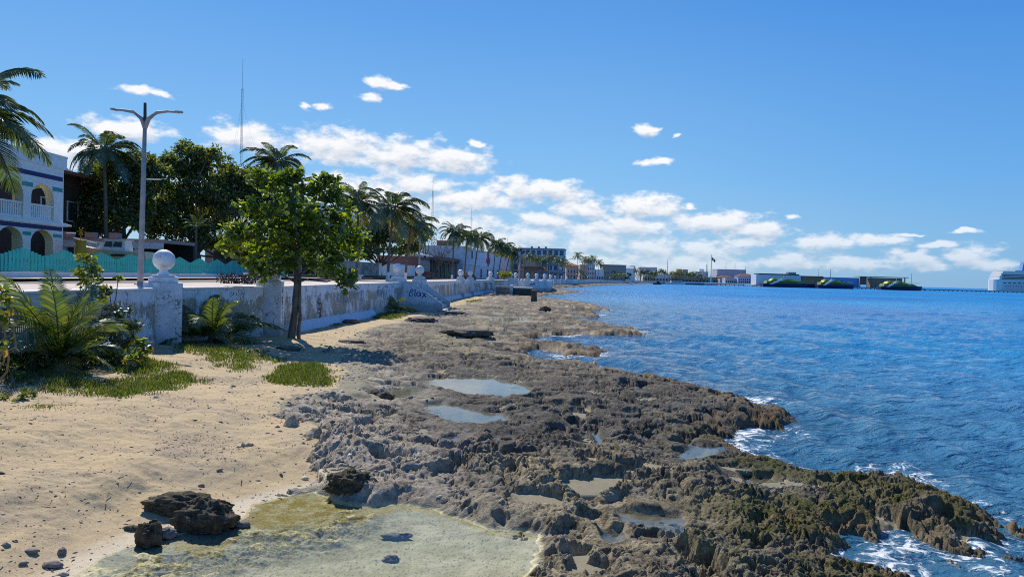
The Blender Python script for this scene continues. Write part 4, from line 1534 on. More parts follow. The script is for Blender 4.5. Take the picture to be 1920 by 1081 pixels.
b1 = P(112, 690, .95)
b1.z = gz1(b1.x, b1.y)
young_palm(b1, 2.15, 24, 'big young coconut palm against the peeling wall at the picture edge', 3, lean=(.05, -.1))
b2 = P(398, 642, .82)
b2.z = gz1(b2.x, b2.y)
young_palm(b2, 2.15, 22, 'dark young palm in front of the short wall between two pillars', 8, lean=(.1, -.1))
b3 = P(742, 588, .5)
b3.z = gz1(b3.x, b3.y)
young_palm(b3, 1.7, 9, 'small sunlit palm seedling at the wall beside the beach steps', 5)

# ---- the almond tree on the beach
NR.seed(21)
tb = P(545, 635, .66)
tb.z = gz1(tb.x, tb.y)
T = thing('almond_tree', 'leafy tropical almond tree with broad bright leaves rooted in the beach by the wall', 'tree', tb)
YT = tb.y
tiers = [(520, 340, 52, 18), (600, 350, 40, 20), (545, 362, 62, 16), (625, 372, 28, 18), (480, 388, 44, 16), (560, 398, 70, 22), (640, 402, 30, 18), (455, 440, 42, 20), (520, 432, 66, 24), (600, 430, 66, 26), (665, 448, 32, 16),
         (500, 462, 50, 18), (575, 470, 72, 24), (470, 480, 40, 22), (495, 505, 30, 20), (436, 432, 26, 18), (430, 460, 20, 14), (640, 470, 42, 20), (530, 496, 42, 16), (610, 500, 50, 20), (650, 524, 26, 18), (440, 452, 26, 12), (612, 338, 26, 14), (490, 330, 30, 12), (550, 326, 26, 10), (570, 415, 90, 30), (560, 450, 90, 28)]
s_ = YT / FPX
mb = MB()
ends = []
for x_, y_, rx_, ry_ in tiers:
    c = D(x_, y_, YT + NR.normal() * .4) - tb
    ends.append(c)
    r = (rx_ * s_, rx_ * s_ * .9, ry_ * s_)
    for _ in range(int(rx_ * .58) + 4):
        p, v = rand_in(c, r, .3)
        rosette(mb, p, 7, .25, .25, .4)
mb.build('foliage', almond_l, T)
mb = MB()
fork = D(556, 530, YT) - tb
pts, rad = limb((0, 0, -.2), fork * .55 + Vector((.06, 0, 0)), .15, .12, 4, wob=.03)
mb.tube(pts, rad, 10, caps=False)
pts, rad = limb(fork * .55 + Vector((.06, 0, 0)), fork, .12, .10, 3, wob=.03)
mb.tube(pts, rad, 10, caps=False)
topp = D(548, 335, YT) - tb
pts, rad = limb(fork, topp, .10, .03, 6, wob=.03)
mb.tube(pts, rad, 8)
lead = pts
pts, rad = limb((.33, -.05, -.15), D(563, 520, YT) - tb, .075, .05, 5, wob=.03)
mb.tube(pts, rad, 8)
for c in ends:
    j = min(range(len(lead)), key=lambda i: abs(lead[i].z - (c.z - .25)))
    pts, rad = limb(lead[j], c, .045, .012, 4, .06)
    mb.tube(pts, rad, 5)
pts, rad = limb(fork, D(600, 470, YT) - tb, .07, .03, 4)
mb.tube(pts, rad, 6)
mb.build('trunk', bark_m, T, smooth=True)


# ---- big trees behind the fence
def tree(label, blobs, Y, basepx, lm, leaf=.34, dens=1.0, name='broadleaf_tree', group='trees behind the teal fence', zb=PROM, depth=.8, tr=.3, clumps=16, dY=1.0):
    b = D(basepx, 500, Y)
    b.z = zb
    th = thing(name, label, 'tree', b, 0, group)
    s = Y / FPX
    mb = MB()
    tm = MB()
    cs = [D(x_, y_, Y + NR.normal() * dY) - b for x_, y_, *_ in blobs]
    low = min(c.z for c in cs)
    fork = Vector((cs[0].x * .2, 0, max(low * .55, .4)))
    pts, rad = limb((0, 0, -.1), fork, tr, tr * .75, 4)
    tm.tube(pts, rad, 8)
    for c, (x_, y_, rx_, ry_) in zip(cs, blobs):
        r = (rx_ * s, rx_ * s * depth, ry_ * s)
        crown_scatter(mb, c, r, int(rx_ * ry_ * 1.25 * dens), leaf, clumps)
        pts, rad = limb(fork, c, tr * .5, tr * .12, 4)
        tm.tube(pts, rad, 6)
    mb.build('crown', lm, th)
    tm.build('trunk', bark_m, th, smooth=True)
    return th


NR.seed(33)
tree('dense dark tree between the arched house and the lamp post', [(180, 350, 45, 42), (230, 330, 45, 45), (210, 390, 55, 40), (275, 340, 40, 50), (150, 380, 35, 40), (265, 310, 32, 30), (160, 420, 30, 25), (200, 425, 40, 22), (240, 410, 40, 30), (280, 390, 40, 40), (250, 370, 40, 40)], 66, 225, dark_l, clumps=18)
tree('tallest dark tree behind the fence, its crown the highest of the mass', [(350, 310, 42, 42), (400, 330, 50, 45), (370, 370, 60, 50), (325, 330, 35, 45), (440, 350, 40, 40), (390, 295, 30, 22), (350, 280, 20, 16), (330, 400, 40, 40), (300, 370, 30, 40), (360, 430, 45, 30), (310, 440, 40, 26), (410, 390, 50, 40), (280, 425, 30, 24)], 70, 375, dark_l, clumps=18)
tree('dark spreading tree behind the almond tree, trunk in deep shade', [(450, 350, 45, 40), (480, 380, 45, 45), (430, 410, 60, 45), (495, 420, 40, 45), (380, 420, 50, 40), (300, 410, 45, 40), (480, 335, 30, 20), (400, 455, 50, 22), (460, 450, 45, 26), (520, 400, 40, 50), (550, 440, 50, 35), (500, 465, 50, 18), (330, 465, 40, 16), (570, 400, 30, 30)], 73, 420, dark_l, clumps=18)
tree('shady understorey tree beside the arched house wall', [(135, 400, 28, 40), (165, 430, 35, 25), (128, 360, 20, 30), (245, 420, 30, 22), (190, 432, 26, 14)], 64, 150, dark_l, leaf=.3)
tree('rounded dark tree between the palms, over the grey street wall', [(700, 440, 40, 35), (740, 450, 45, 35), (690, 465, 35, 25), (660, 440, 28, 30), (775, 445, 30, 32), (730, 425, 30, 16), (640, 455, 25, 25), (720, 475, 60, 14), (670, 480, 40, 12), (770, 470, 30, 16)], 98, 715, dark_l, group='street trees', leaf=.42)
tree('olive green tree at the kiosk, half bare', [(795, 430, 18, 20), (808, 448, 16, 18), (790, 455, 18, 18)], 128, 797, mid_l, .35, .8, group='street trees', tr=.2)
tree('small bushy green tree on the far shore road', [(1152, 512, 7, 8), (1150, 520, 8, 6), (1156, 519, 6, 6)], 480, 1152, mid_l, .8, 3, group='far shore trees', tr=.25, clumps=8)
tree('second bushy green tree of the far shore road, nearer the harbour', [(1178, 517, 7, 7), (1174, 522, 7, 5)], 560, 1178, mid_l, .9, 3, group='far shore trees', tr=.25, clumps=8)
tree('leafy crown behind the distant palms beside the antenna', [(1238, 514, 9, 6), (1250, 515, 8, 6), (1228, 516, 8, 5)], 760, 1240, dark_l, 1.0, 3, group='far shore trees', tr=.3, clumps=8)
tree('olive crown under the orange tower block', [(1280, 516, 10, 6), (1300, 518, 10, 5), (1268, 517, 8, 5)], 765, 1285, mid_l, 1.0, 3, group='far shore trees', tr=.3, clumps=8)
for i_, (x_, y_, lb_) in enumerate([(1212, 519, 'small round tree by the pale plastered store, left one'), (1224, 518, 'small round tree by the pale plastered store, right one'), (1268, 521, 'dark low tree before the orange block'), (1318, 521, 'green low tree before the blue white building'),
                              (1358, 523, 'green tree at the smaller red roofed harbour house'), (1196, 517, 'tree at the landward end of the tiny palm row'), (1128, 510, 'green tree between the white shop and the long flat building'), (1166, 515, 'green tree between the two bushy trees of the shore road')]):
    tree(lb_, [(x_, y_, 7, 4), (x_ - 4, y_ + 2, 5, 3), (x_ + 5, y_ + 1, 5, 4)], 742 if x_ > 1190 else 500, x_, [mid_l, dark_l][i_ % 2], .9, 3, group='far shore trees', tr=.25, clumps=7)
tree('low olive trees clump beside the flagpole', [(1345, 521, 8, 4), (1332, 521, 8, 4)], 770, 1340, mid_l, 1.0, 3, group='far shore trees', tr=.3, clumps=8)
tree('brownish tree beside the orange roofed house', [(1086, 512, 9, 8), (1092, 518, 8, 6)], 350, 1088, mid_l, .7, 2, group='far shore trees', tr=.25, clumps=8)

# small yard palm in the shade of the big trees
mb = MB()
for k in range(11):
    frond_mb(mb, (0, 0, 0), k * 2.4, 1.25 - 1.0 * k / 11, 1.5, .7, 20, .05)
yp = D(368, 470, 60); yp.z = PROM
th = thing('yard_palm', 'small pale palm in the shade under the big trees', 'palm', yp)
cr = D(368, 425, 60) - yp
mb.build('crown', palm_l, th, loc=cr)
MB().tube([(0, 0, 0), cr], [.12, .08], 8).build('trunk', palmbark, th)

# bare grey tree by the kiosk
bt = D(820, 500, 130); bt.z = PROM
th = thing('bare_tree', 'bare branching tree behind the palm trio, no leaves', 'tree', bt)
mb = MB()
pts, rad = limb((0, 0, 0), (0.3, 0, 2.6), .22, .16, 4)
mb.tube(pts, rad, 7)
for k in range(16):
    a = Vector((.3, 0, 2.2 + .5 * NR.rand()))
    b = a + Vector((NR.normal() * 2.2, NR.normal() * 1.2, 1.5 + 3 * NR.rand()))
    pts, rad = limb(a, b, .09, .03, 4, wob=.15)
    mb.tube(pts, rad, 5)
    for q in range(5):
        c = pts[2 + q % 3]
        p2_, r2_ = limb(c, c + Vector((NR.normal() * 1.1, NR.normal() * .6, .4 + 1.3 * NR.rand())), .03, .012, 3, wob=.15)
        mb.tube(p2_, r2_, 4)
mb.build('trunk', surf('bare twig bark', (.16, .13, .11, 1), (.24, .21, .18, 1)), th)


# ---- bushes on the beach
def bush(label, base, sprays, lm, L, stems=True, name='sea_grape_bush', group='sea grape bushes on the beach', n=7, smat=None):
    """sprays: (px, py, depth, radius m, rosettes)"""
    base = Vector(base)
    th = thing(name, label, 'bush', base, 0, group)
    mb, tm = MB(), MB()
    for x_, y_, Y_, r, k in sprays:
        c = D(x_, y_, Y_) - base
        for _ in range(k):
            p, v = rand_in(c, (r, r, r * .8), .3)
            rosette(mb, p, n, L, .2, .45)
        pts, rad = limb((NR.normal() * .05, NR.normal() * .05, -.05), c, .025, .01, 4, wob=.08)
        tm.tube(pts, rad, 5)
    mb.build('foliage', lm, th)
    tm.build('stems', smat or bark_m, th)
    return th


NR.seed(44)
Yb = 18.0
bb = P(190, 655, .9); bb.z = gz1(bb.x, bb.y)
bush('tall sea grape with sunlit yellow green top above the wall', bb, [(162, 482, Yb, .2, 12), (180, 505, Yb, .25, 16), (155, 515, Yb, .18, 10), (172, 530, Yb, .24, 12), (190, 540, Yb, .2, 6), (222, 520, Yb, .08, 3), (195, 560, Yb, .2, 6)], grape_l, .13)
bb2 = P(232, 668, .9); bb2.z = gz1(bb2.x, bb2.y)
bush('reddish twiggy sea grape bush against the peeling wall', bb2, [(205, 545, 17.8, .14, 4), (220, 575, 17.8, .2, 6), (228, 590, 17.8, .22, 10), (250, 610, 17.6, .22, 12), (200, 600, 17.8, .2, 8), (215, 625, 17.5, .28, 16), (240, 640, 17.3, .25, 14), (185, 630, 17.5, .25, 12)], mid_l, .13,
     smat=surf('red twig bark', (.14, .07, .05, 1), (.2, .12, .09, 1)))
bb3 = P(268, 672, .9); bb3.z = gz1(bb3.x, bb3.y)
bush('low bright sea grape sprawling at the foot of the largest pillar', bb3, [(262, 642, 17.0, .16, 10), (255, 665, 16.6, .2, 14), (245, 675, 16.2, .15, 8), (272, 655, 17.0, .12, 6)], grape_l, .13)
bb4 = P(-25, 760, .9); bb4.z = gz1(bb4.x, bb4.y)
bush('near sea grape branch with big round leaves poking in at the picture edge', bb4, [(5, 548, 9.5, .10, 4), (18, 560, 9.5, .06, 2), (2, 590, 9.5, .09, 4), (10, 600, 9.5, .05, 2), (8, 648, 9.5, .05, 2), (-15, 570, 9.5, .12, 5), (-20, 620, 9.5, .15, 5)], grape_l, .12, n=5)
bb5 = P(15, 745, .93); bb5.z = gz1(bb5.x, bb5.y)
bush('creeping bright green vine at the picture edge below the young palm', bb5, [(10, 745, 12.6, .14, 8), (40, 742, 12.6, .14, 8), (60, 735, 13, .1, 4), (30, 705, 14, .12, 6), (15, 690, 14.4, .15, 7)], grape_l, .10, name='beach_vine', group='creeping vines on the beach', n=6)
# weedy thicket in the shade at the foot of the young palm
bb6 = P(60, 690, .95); bb6.z = gz1(bb6.x, bb6.y)
th = thing('thicket', 'dark weedy thicket in the shade under the big young palm', 'bush', bb6)
mb = MB()
for x_, y_, Y_, r in [(20, 660, 15.5, .45), (70, 665, 15.8, .5), (130, 670, 15.8, .45), (170, 660, 16.5, .4), (40, 685, 15, .35), (100, 690, 15.2, .35), (210, 668, 16.6, .3), (0, 690, 14.6, .35)]:
    scatter(mb, D(x_, y_, Y_) - bb6, (r, r * .7, r * .55), 330, .16, .28, .5)
mb.build('foliage', dark_l, th)
pb = D(450, 520, 32); pb.z = PROM
th = thing('purple_shrub', 'purple leaved shrub in a low bed on the promenade', 'shrub', pb)
mb = MB()
for dx in np.linspace(-.8, .85, 8):
    scatter(mb, (dx, NR.normal() * .1, .22), (.24, .3, .22), 110, .11, .5)
mb.build('foliage', purple_l, th)
mb = MB()
for k in range(12):
    pts, rad = limb((NR.uniform(-.8, .8), NR.normal() * .1, -.02), (NR.uniform(-.8, .8), NR.normal() * .1, .25), .02, .008, 3)
    mb.tube(pts, rad, 5)
mb.build('stems', bark_m, th)

# ---- grass and ground cover
NR.seed(55)
GR = [([(118, 735), (150, 722), (220, 712), (290, 700), (340, 692), (392, 705), (340, 722), (290, 742), (200, 750)], .80, 5200, .10),
      ([(485, 720), (520, 690), (560, 682), (610, 685), (634, 702), (628, 724), (560, 727)], .60, 5200, .13),
      ([(370, 660), (440, 655), (500, 672), (480, 690), (430, 697), (385, 680)], .72, 2400, .09),
      ([(300, 650), (360, 648), (500, 655), (540, 665), (520, 675), (400, 672), (330, 668)], .75, 2200, .10),
      ([(210, 680), (260, 672), (330, 678), (340, 690), (260, 705), (215, 705)], .85, 2000, .11),
      ([(40, 705), (110, 690), (180, 698), (170, 720), (90, 735), (50, 730)], .88, 1800, .12),
      ([(0, 690), (60, 690), (60, 720), (0, 730)], .92, 1200, .14),
      ([(50, 760), (110, 756), (152, 762), (110, 770), (55, 770)], .82, 350, .05),
      ([(688, 590), (700, 582), (735, 580), (765, 592), (740, 600), (700, 599)], .52, 3000, .16),
      ([(750, 578), (775, 572), (788, 584), (770, 588)], .5, 1200, .14),
      ([(612, 608), (640, 602), (645, 610), (618, 614)], .6, 350, .09),
      ([(870, 564), (905, 560), (908, 566), (875, 568)], .45, 400, .12)]
bl_v, bl_f = [], []
for pp, z, n, hg in GR:
    q = poly(pp, z)
    xs, ysx = [p.x for p in q], [p.y for p in q]
    cnt = 0
    X_ = NR.uniform(min(xs), max(xs), n * 4)
    Y_ = NR.uniform(min(ysx), max(ysx), n * 4)
    d = sdf(q, X_, Y_) + .42 * fbm(X_ * 1.9, Y_ * 1.9, 4, 7)
    den = sstep(-.15, .45, d) * (.35 + .65 * sstep(-.3, .2, fbm(X_ * 1.8, Y_ * 1.8, 2, 9)))
    keep = np.where(NR.rand(n * 4) < den)[0][:n]
    Z_ = gnd(X_[keep], Y_[keep])
    hh_ = hg * (.45 + .9 * NR.rand(len(keep))) * (.5 + .5 * sstep(0, .35, d[keep]))
    aa = NR.uniform(0, 6.28, len(keep))
    ln = NR.uniform(.2, .9, len(keep))
    wv = .0055 + .0010 * Y_[keep] * .45
    k0 = sum(len(v) for v in bl_v)
    bx_, by_ = X_[keep], Y_[keep]
    ca, sa = np.cos(aa), np.sin(aa)
    v0 = np.stack([bx_ - sa * wv, by_ + ca * wv, Z_ - .01], 1)
    v1 = np.stack([bx_ + sa * wv, by_ - ca * wv, Z_ - .01], 1)
    v2 = np.stack([bx_ + ca * ln * hh_, by_ + sa * ln * hh_, Z_ + hh_], 1)
    bl_v.append(np.concatenate([v0, v1, v2]))
    m_ = len(keep)
    bl_f.append(np.stack([np.arange(m_), m_ + np.arange(m_), 2 * m_ + np.arange(m_)], 1) + k0)
grass_l = leaf_mat('grass blades', [(0.04, 0.07, 0.012, 1), (0.07, 0.12, 0.018, 1), (0.11, 0.16, 0.028, 1), (0.20, 0.18, 0.06, 1)], .45, .05, .5)
tag(link(np_mesh('grass', np.concatenate(bl_v), np.concatenate(bl_f)), 'grass', grass_l), 'patches of short green grass and creepers on the sand', kind='stuff')
# ------------------------------------------------------------------ building materials
white_m = surf('white render', (0.84, 0.84, 0.84, 1), (0.76, 0.76, 0.76, 1), 1.5, .85, .15, 20)
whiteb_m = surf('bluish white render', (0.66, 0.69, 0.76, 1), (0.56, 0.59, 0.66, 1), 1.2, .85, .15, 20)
cream_m = surf('cream render', (0.86, 0.77, 0.53, 1), (0.80, 0.71, 0.48, 1), 1.5, .85, .15, 20)
navy_m = surf('navy paint', (0.02, 0.03, 0.13, 1), (0.03, 0.045, 0.16, 1), 3, .7, .1)
teal_m = surf('teal paint', (0.05, 0.30, 0.30, 1), (0.07, 0.36, 0.35, 1), 3, .7, .1)
fence_m = surf('teal fence paint', (0.045, 0.52, 0.47, 1), (0.06, 0.44, 0.41, 1), 2, .6, .1)
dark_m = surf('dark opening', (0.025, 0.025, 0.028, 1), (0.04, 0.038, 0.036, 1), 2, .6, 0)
glass_m = surf('tinted window glass', (0.03, 0.045, 0.06, 1), (0.05, 0.07, 0.09, 1), 2, .08, 0, spec=.6)
brick_m = surf('brown tile', (0.24, 0.12, 0.08, 1), (0.17, 0.09, 0.065, 1), 5, .85, .3, 15)
brown_m = surf('dark brown wall', (0.10, 0.065, 0.045, 1), (0.07, 0.05, 0.04, 1), 2, .85, .2)
orange_t = surf('orange roof tile', (0.42, 0.17, 0.08, 1), (0.34, 0.14, 0.08, 1), 3, .85, .3, 12)
pink_m = surf('faded pink paint', (0.62, 0.33, 0.33, 1), (0.55, 0.32, 0.31, 1), 3, .85, .1)
grey_m = surf('grey render', (0.36, 0.35, 0.33, 1), (0.27, 0.26, 0.25, 1), 1.5, .9, .3, 20)
stain_m = surf('stained street wall', (0.42, 0.40, 0.37, 1), (0.24, 0.22, 0.20, 1), 1.2, .9, .4, 15, lo=.42, hi=.58)
ochre_m = surf('ochre render', (0.58, 0.40, 0.17, 1), (0.50, 0.35, 0.17, 1), 1, .85, .15)
salmon_m = surf('salmon render', (0.62, 0.40, 0.30, 1), (0.55, 0.36, 0.28, 1), 1, .85, .15)
lilac_m = surf('pale lilac render', (0.48, 0.49, 0.60, 1), (0.42, 0.43, 0.54, 1), .4, .85, .1)
blue_m = surf('blue cladding', (0.12, 0.26, 0.56, 1), (0.14, 0.29, 0.60, 1), .5, .6, .1)
steelb_m = surf('blue grey metal', (0.10, 0.14, 0.22, 1), (0.14, 0.18, 0.26, 1), 1, .5, .1)
tin_m = surf('pale tin roof', (0.60, 0.62, 0.64, 1), (0.50, 0.52, 0.54, 1), 2, .5, .1, metal=.2)
rust_m = surf('rusty red sheet', (0.26, 0.12, 0.10, 1), (0.20, 0.13, 0.12, 1), 2, .85, .2)
thatch_m = surf('weathered palm thatch', (0.16, 0.125, 0.09, 1), (0.11, 0.09, 0.07, 1), 4, .95, .6, 20)
wood_m = surf('brown timber', (0.30, 0.20, 0.13, 1), (0.23, 0.155, 0.105, 1), 3, .8, .3)
metal_m = surf('galvanised grey metal', (0.34, 0.35, 0.37, 1), (0.27, 0.28, 0.30, 1), 4, .45, .1, metal=.5)
pole_m = surf('grey pole paint', (0.36, 0.36, 0.37, 1), (0.28, 0.28, 0.29, 1), 4, .6, .1)
yellow_m = surf('yellow paint', (0.62, 0.32, 0.02, 1), (0.5, 0.26, 0.03, 1), 3, .6, .1)
hull_m = surf('off white hull', (0.56, 0.55, 0.46, 1), (0.46, 0.45, 0.38, 1), 2, .4, .05)
gel_m = surf('white gelcoat', (0.72, 0.72, 0.70, 1), (0.64, 0.64, 0.62, 1), 2, .35, .05)
concr_m = surf('dock concrete', (0.36, 0.35, 0.33, 1), (0.26, 0.25, 0.24, 1), .8, .9, .2)
darkst_m = surf('dark wet masonry', (0.07, 0.06, 0.05, 1), (0.12, 0.10, 0.085, 1), 3, .85, .5, 12)
red_m = surf('red mural paint', (0.45, 0.04, 0.05, 1), (0.30, 0.03, 0.05, 1), 2, .8, 0)
green_m = surf('green canvas', (0.03, 0.14, 0.06, 1), (0.04, 0.17, 0.08, 1), 3, .8, .2)
lime_m = surf('lime yellow paint', (0.62, 0.60, 0.06, 1), (0.34, 0.38, 0.06, 1), .3, .6, 0)
olive_m = surf('olive green paint', (0.15, 0.20, 0.05, 1), (0.22, 0.27, 0.06, 1), .3, .6, 0)
hullnavy_m = surf('navy ship paint', (0.012, 0.022, 0.08, 1), (0.02, 0.03, 0.10, 1), .3, .5, 0)


class Frame:
    """a local frame on the ground: origin, direction along the front, direction inwards"""
    def __init__(self, o, u):
        self.o = Vector((o[0], o[1], o[2]))
        self.u = Vector((u[0], u[1], 0)).normalized()
        self.rz = math.atan2(self.u.y, self.u.x)


def house(name, label, o, u, L, dep, H, wall, group=None, cat='building', wins=None, roof=None, roofm=None, floors=(), winm=None, parapet=0.0):
    """box building in local axes: x along the street front, y inwards; wins: (x, z, w, h) on the front; ('e', y, z, w, h) on the near end"""
    th = thing(name, label, cat, o, math.atan2(u[1], u[0]), group)
    MB().span(0, L, 0, dep, -.3, H).build('wall', wall, th)
    for wdw in (wins or []):
        if wdw[0] == 'e':
            _, y, z, w_, h_ = wdw
            a = MB().span(-.05, .12, y, y + w_, z, z + h_).build('window', winm or glass_m, th)
            fm = MB()
            for q in ((y - .08, y, z - .08, z + h_ + .08), (y + w_, y + w_ + .08, z - .08, z + h_ + .08), (y, y + w_, z - .08, z), (y, y + w_, z + h_, z + h_ + .08)):
                fm.span(-.09, .0, q[0], q[1], q[2], q[3])
            fm.build('frame', white_m, a)
        else:
            x, z, w_, h_ = wdw
            a = MB().span(x, x + w_, -.05, .12, z, z + h_).build('window', winm or glass_m, th)
            fm = MB()
            for q in ((x - .08, x, z - .08, z + h_ + .08), (x + w_, x + w_ + .08, z - .08, z + h_ + .08), (x, x + w_, z - .08, z), (x, x + w_, z + h_, z + h_ + .08)):
                fm.span(q[0], q[1], -.09, .0, q[2], q[3])
            fm.build('frame', white_m, a)
    for z in floors:
        MB().span(-.15, L + .15, -.18, dep * .3, z, z + .18).build('cornice', white_m, th)
    if parapet:
        mb = MB()
        mb.span(-.12, L + .12, -.12, .18, H + .002, H + parapet)
        mb.span(-.12, .18, .18, dep, H + .002, H + parapet)
        mb.build('parapet', wall, th)
    if roof == 'hip' or roof == 'gable':
        r = .6
        hh_ = min(L, dep) * .22
        mb = MB()
        if roof == 'hip':
            k = min(L, dep) * .45
            vs = [(-r, -r, H), (L + r, -r, H), (L + r, dep + r, H), (-r, dep + r, H)] + ([(k, dep / 2, H + hh_), (L - k, dep / 2, H + hh_)] if L >= dep else [(L / 2, k, H + hh_), (L / 2, dep - k, H + hh_)])
            fs = [(0, 1, 5, 4), (1, 2, 5), (2, 3, 4, 5), (3, 0, 4), (3, 2, 1, 0)] if L >= dep else [(0, 1, 4), (1, 2, 5, 4), (2, 3, 5), (3, 0, 4, 5), (3, 2, 1, 0)]
        else:
            vs = [(-r, -r, H), (L + r, -r, H), (L + r, dep + r, H), (-r, dep + r, H), (-r, dep / 2, H + hh_), (L + r, dep / 2, H + hh_)]
            fs = [(0, 1, 5, 4), (1, 2, 5), (2, 3, 4, 5), (3, 0, 4), (3, 2, 1, 0)]
        mb.add([(a, b, c + .003) for a, b, c in vs], fs)
        mb.build('roof', roofm or orange_t, th)
    elif roof == 'flat':
        MB().span(-.7, L + .7, -.7, dep + .7, H + .003, H + .35).build('roof', roofm or brick_m, th)
    return th


def zat(px, py, Y):
    return D(px, py, Y).z


def facing(name, label, px0, px1, pytop, Y, dep, wall, zb=PROM, **kw):
    """building whose front looks back along the shore towards the beach"""
    a, b = D(px0, pytop, Y), D(px1, pytop, Y)
    H = (a.z + b.z) / 2 - zb
    return house(name, label, (a.x, Y, zb), (1, 0), b.x - a.x, dep, H, wall, **kw)


def street_y(px):
    lo, hi = 20.0, 600.0
    for _ in range(60):
        m_ = (lo + hi) / 2
        if front_x(m_) < D(px, 510, m_).x: lo = m_
        else: hi = m_
    return lo


def along(name, label, px0, px1, pytop, dep, wall, setback=0.0, **kw):
    """building with its front on the street line, seen at a slant between two columns of the photo"""
    y0, y1 = street_y(px0), street_y(px1)
    a, b = Vector((front_x(y0) - setback, y0, 0)), Vector((front_x(y1) - setback, y1, 0))
    H = zat(px0, pytop, y0) - PROM
    return house(name, label, (a.x, a.y, PROM), (b - a), (b - a).length, dep, H, wall, **kw), (b - a).length, H


# ------------------------------------------------------------------ arched white house behind the fence
HX, HY = -31.6, 50.2
A = thing('arched_house', 'two storey white house with arcades, blue and teal stripes', 'house', (HX, HY, PROM))


def arcade(parent, name, u_list, z0, spring, crown, ztop, thick, mat, axis='y', inner=None):
    """wall with round-headed openings. u_list: (start, end) of each opening along the axis; local to parent, growing to negative axis"""
    mb = MB()
    def pt(u, d, z):
        return (-d, u, z) if axis == 'y' else (u, d, z)
    u_min, u_max = u_list[0][2], u_list[-1][3]
    segs = []
    prev = u_min
    for (a, b, *_r) in u_list:
        segs.append((prev, a))
        prev = b
    segs.append((prev, u_max))
    for a, b in segs:
        vs = [pt(a, 0, z0), pt(b, 0, z0), pt(b, thick, z0), pt(a, thick, z0), pt(a, 0, ztop), pt(b, 0, ztop), pt(b, thick, ztop), pt(a, thick, ztop)]
        mb.add(vs, [(3, 2, 1, 0), (4, 5, 6, 7), (0, 1, 5, 4), (1, 2, 6, 5), (2, 3, 7, 6), (3, 0, 4, 7)])
    for (a, b, *_r) in u_list:
        n = 14
        cm, hw_ = (a + b) / 2, (b - a) / 2
        cv = [(cm - hw_ * math.cos(PI * i / n), spring + (crown - spring) * math.sin(PI * i / n)) for i in range(n + 1)]
        vs = []
        for u, z in cv:
            vs += [pt(u, 0, z), pt(u, thick, z), pt(u, 0, ztop), pt(u, thick, ztop)]
        fs = []
        for i in range(n):
            k, q = 4 * i, 4 * i + 4
            fs += [(k, q, q + 2, k + 2), (k + 1, k + 3, q + 3, q + 1), (k, k + 1, q + 1, q)]
        mb.add(vs, fs)
    lin_ = MB()
    for (a, b, *_r) in u_list:
        n = 14
        cm, hw_ = (a + b) / 2, (b - a) / 2 - .012
        cv = [(a + .012, z0)] + [(cm - hw_ * math.cos(PI * i / n), spring + (crown - .012 - spring) * math.sin(PI * i / n)) for i in range(n + 1)] + [(b - .012, z0)]
        vs = [pt(u, d, z) for u, z in cv for d in (.03, thick + .006)]
        lin_.add(vs, [(2 * i, 2 * i + 1, 2 * i + 3, 2 * i + 2) for i in range(len(cv) - 1)])
    o_ = mb.build(name, mat, parent)
    lin_.build('arch_lining', cream_m, o_)
    return o_


G0, SP1, CR1, F1 = 0.0, 2.1, 3.0, 3.35
U0, SP2, CR2, TOP = 3.6, 5.1, 6.05, 7.35
bays = [(-1.05 - 2.3, -1.05), (-1.05 - .75 - 2.3 - 2.3, -1.05 - .75 - 2.3), (-9.5, -7.2), (-12.6, -10.3), (-15.7, -13.4)]
bays = sorted(bays)
ul = [(a, b, -18.0, 0.0) for a, b in bays]
arcade(A, 'ground_arcade', ul, G0, SP1, CR1, F1, .55, white_m)
arcade(A, 'upper_arcade', ul, U0, SP2, CR2, TOP - .02, .55, white_m)
arcade(A, 'end_arcade', [(-3.0, -.75, -3.6, -.4)], G0, SP1, CR1, F1, .3, cream_m, axis='x')
arcade(A, 'end_upper_arcade', [(-3.0, -.75, -3.6, -.4)], U0, SP2, CR2, TOP - .02, .3, cream_m, axis='x')
MB().span(-3.6, .12, -18, .32, F1, U0).build('floor_slab', white_m, A)
MB().span(-12, .10, -18, .32, TOP - .02, TOP + .15).build('roof_slab', white_m, A)
mb = MB()
mb.span(-.3, .05, -18, .28, TOP + .15, TOP + .75)
mb.build('parapet', white_m, A)
mb = MB()
mb.span(-.35, .10, -2.1, .30, TOP + .752, TOP + .90)
mb.build('parapet_cap', white_m, A)
mb = MB()
mb.span(-3.9, -3.6, -18, -3.6, 0, TOP - .03)
mb.build('inner_wall', cream_m, A)
MB().span(-4.2, -3.601, -3.6, -3.3, 0, TOP - .03).build('inner_pier', cream_m, A)
for y in (-5.9, -9.2, -12.5):
    for z in (0.02, U0 + .02):
        MB().span(-3.59, -3.5, y, y + 1.1, z, z + 2.2).build('door', dark_m, A)
for z0_, z1_, m_ in ((CR2 + .42, CR2 + .72, navy_m), (SP2 + .62, SP2 + .90, None), (CR1 + .02, CR1 + .30, navy_m), (SP1 + .45, SP1 + .68, None)):
    if m_ is not None:
        MB().span(-.02, .012, -17.9, -.12, z0_, z1_).build('stripe', m_, A, label='navy blue stripe')
    else:
        spr = SP2 if z0_ > 4 else SP1
        cr = CR2 if z0_ > 4 else CR1
        prev = -18.0
        for a, b in bays + [(-.12, 0)]:
            hw_ = (b - a) / 2
            t0 = min(1, (z0_ - spr) / (cr - spr))
            ins = hw_ * (1 - math.sqrt(max(0, 1 - t0 * t0)))
            if a > -1: ins = 0
            lft = prev
            rgt = a + (ins if a < -1 else 0)
            if rgt - lft > .05:
                MB().span(-.02, .010, lft, rgt - .12 * (a < -1), z0_, z1_).build('stripe', teal_m, A, label='teal stripe')
            prev = b - hw_ * (1 - math.sqrt(max(0, 1 - t0 * t0))) + .12
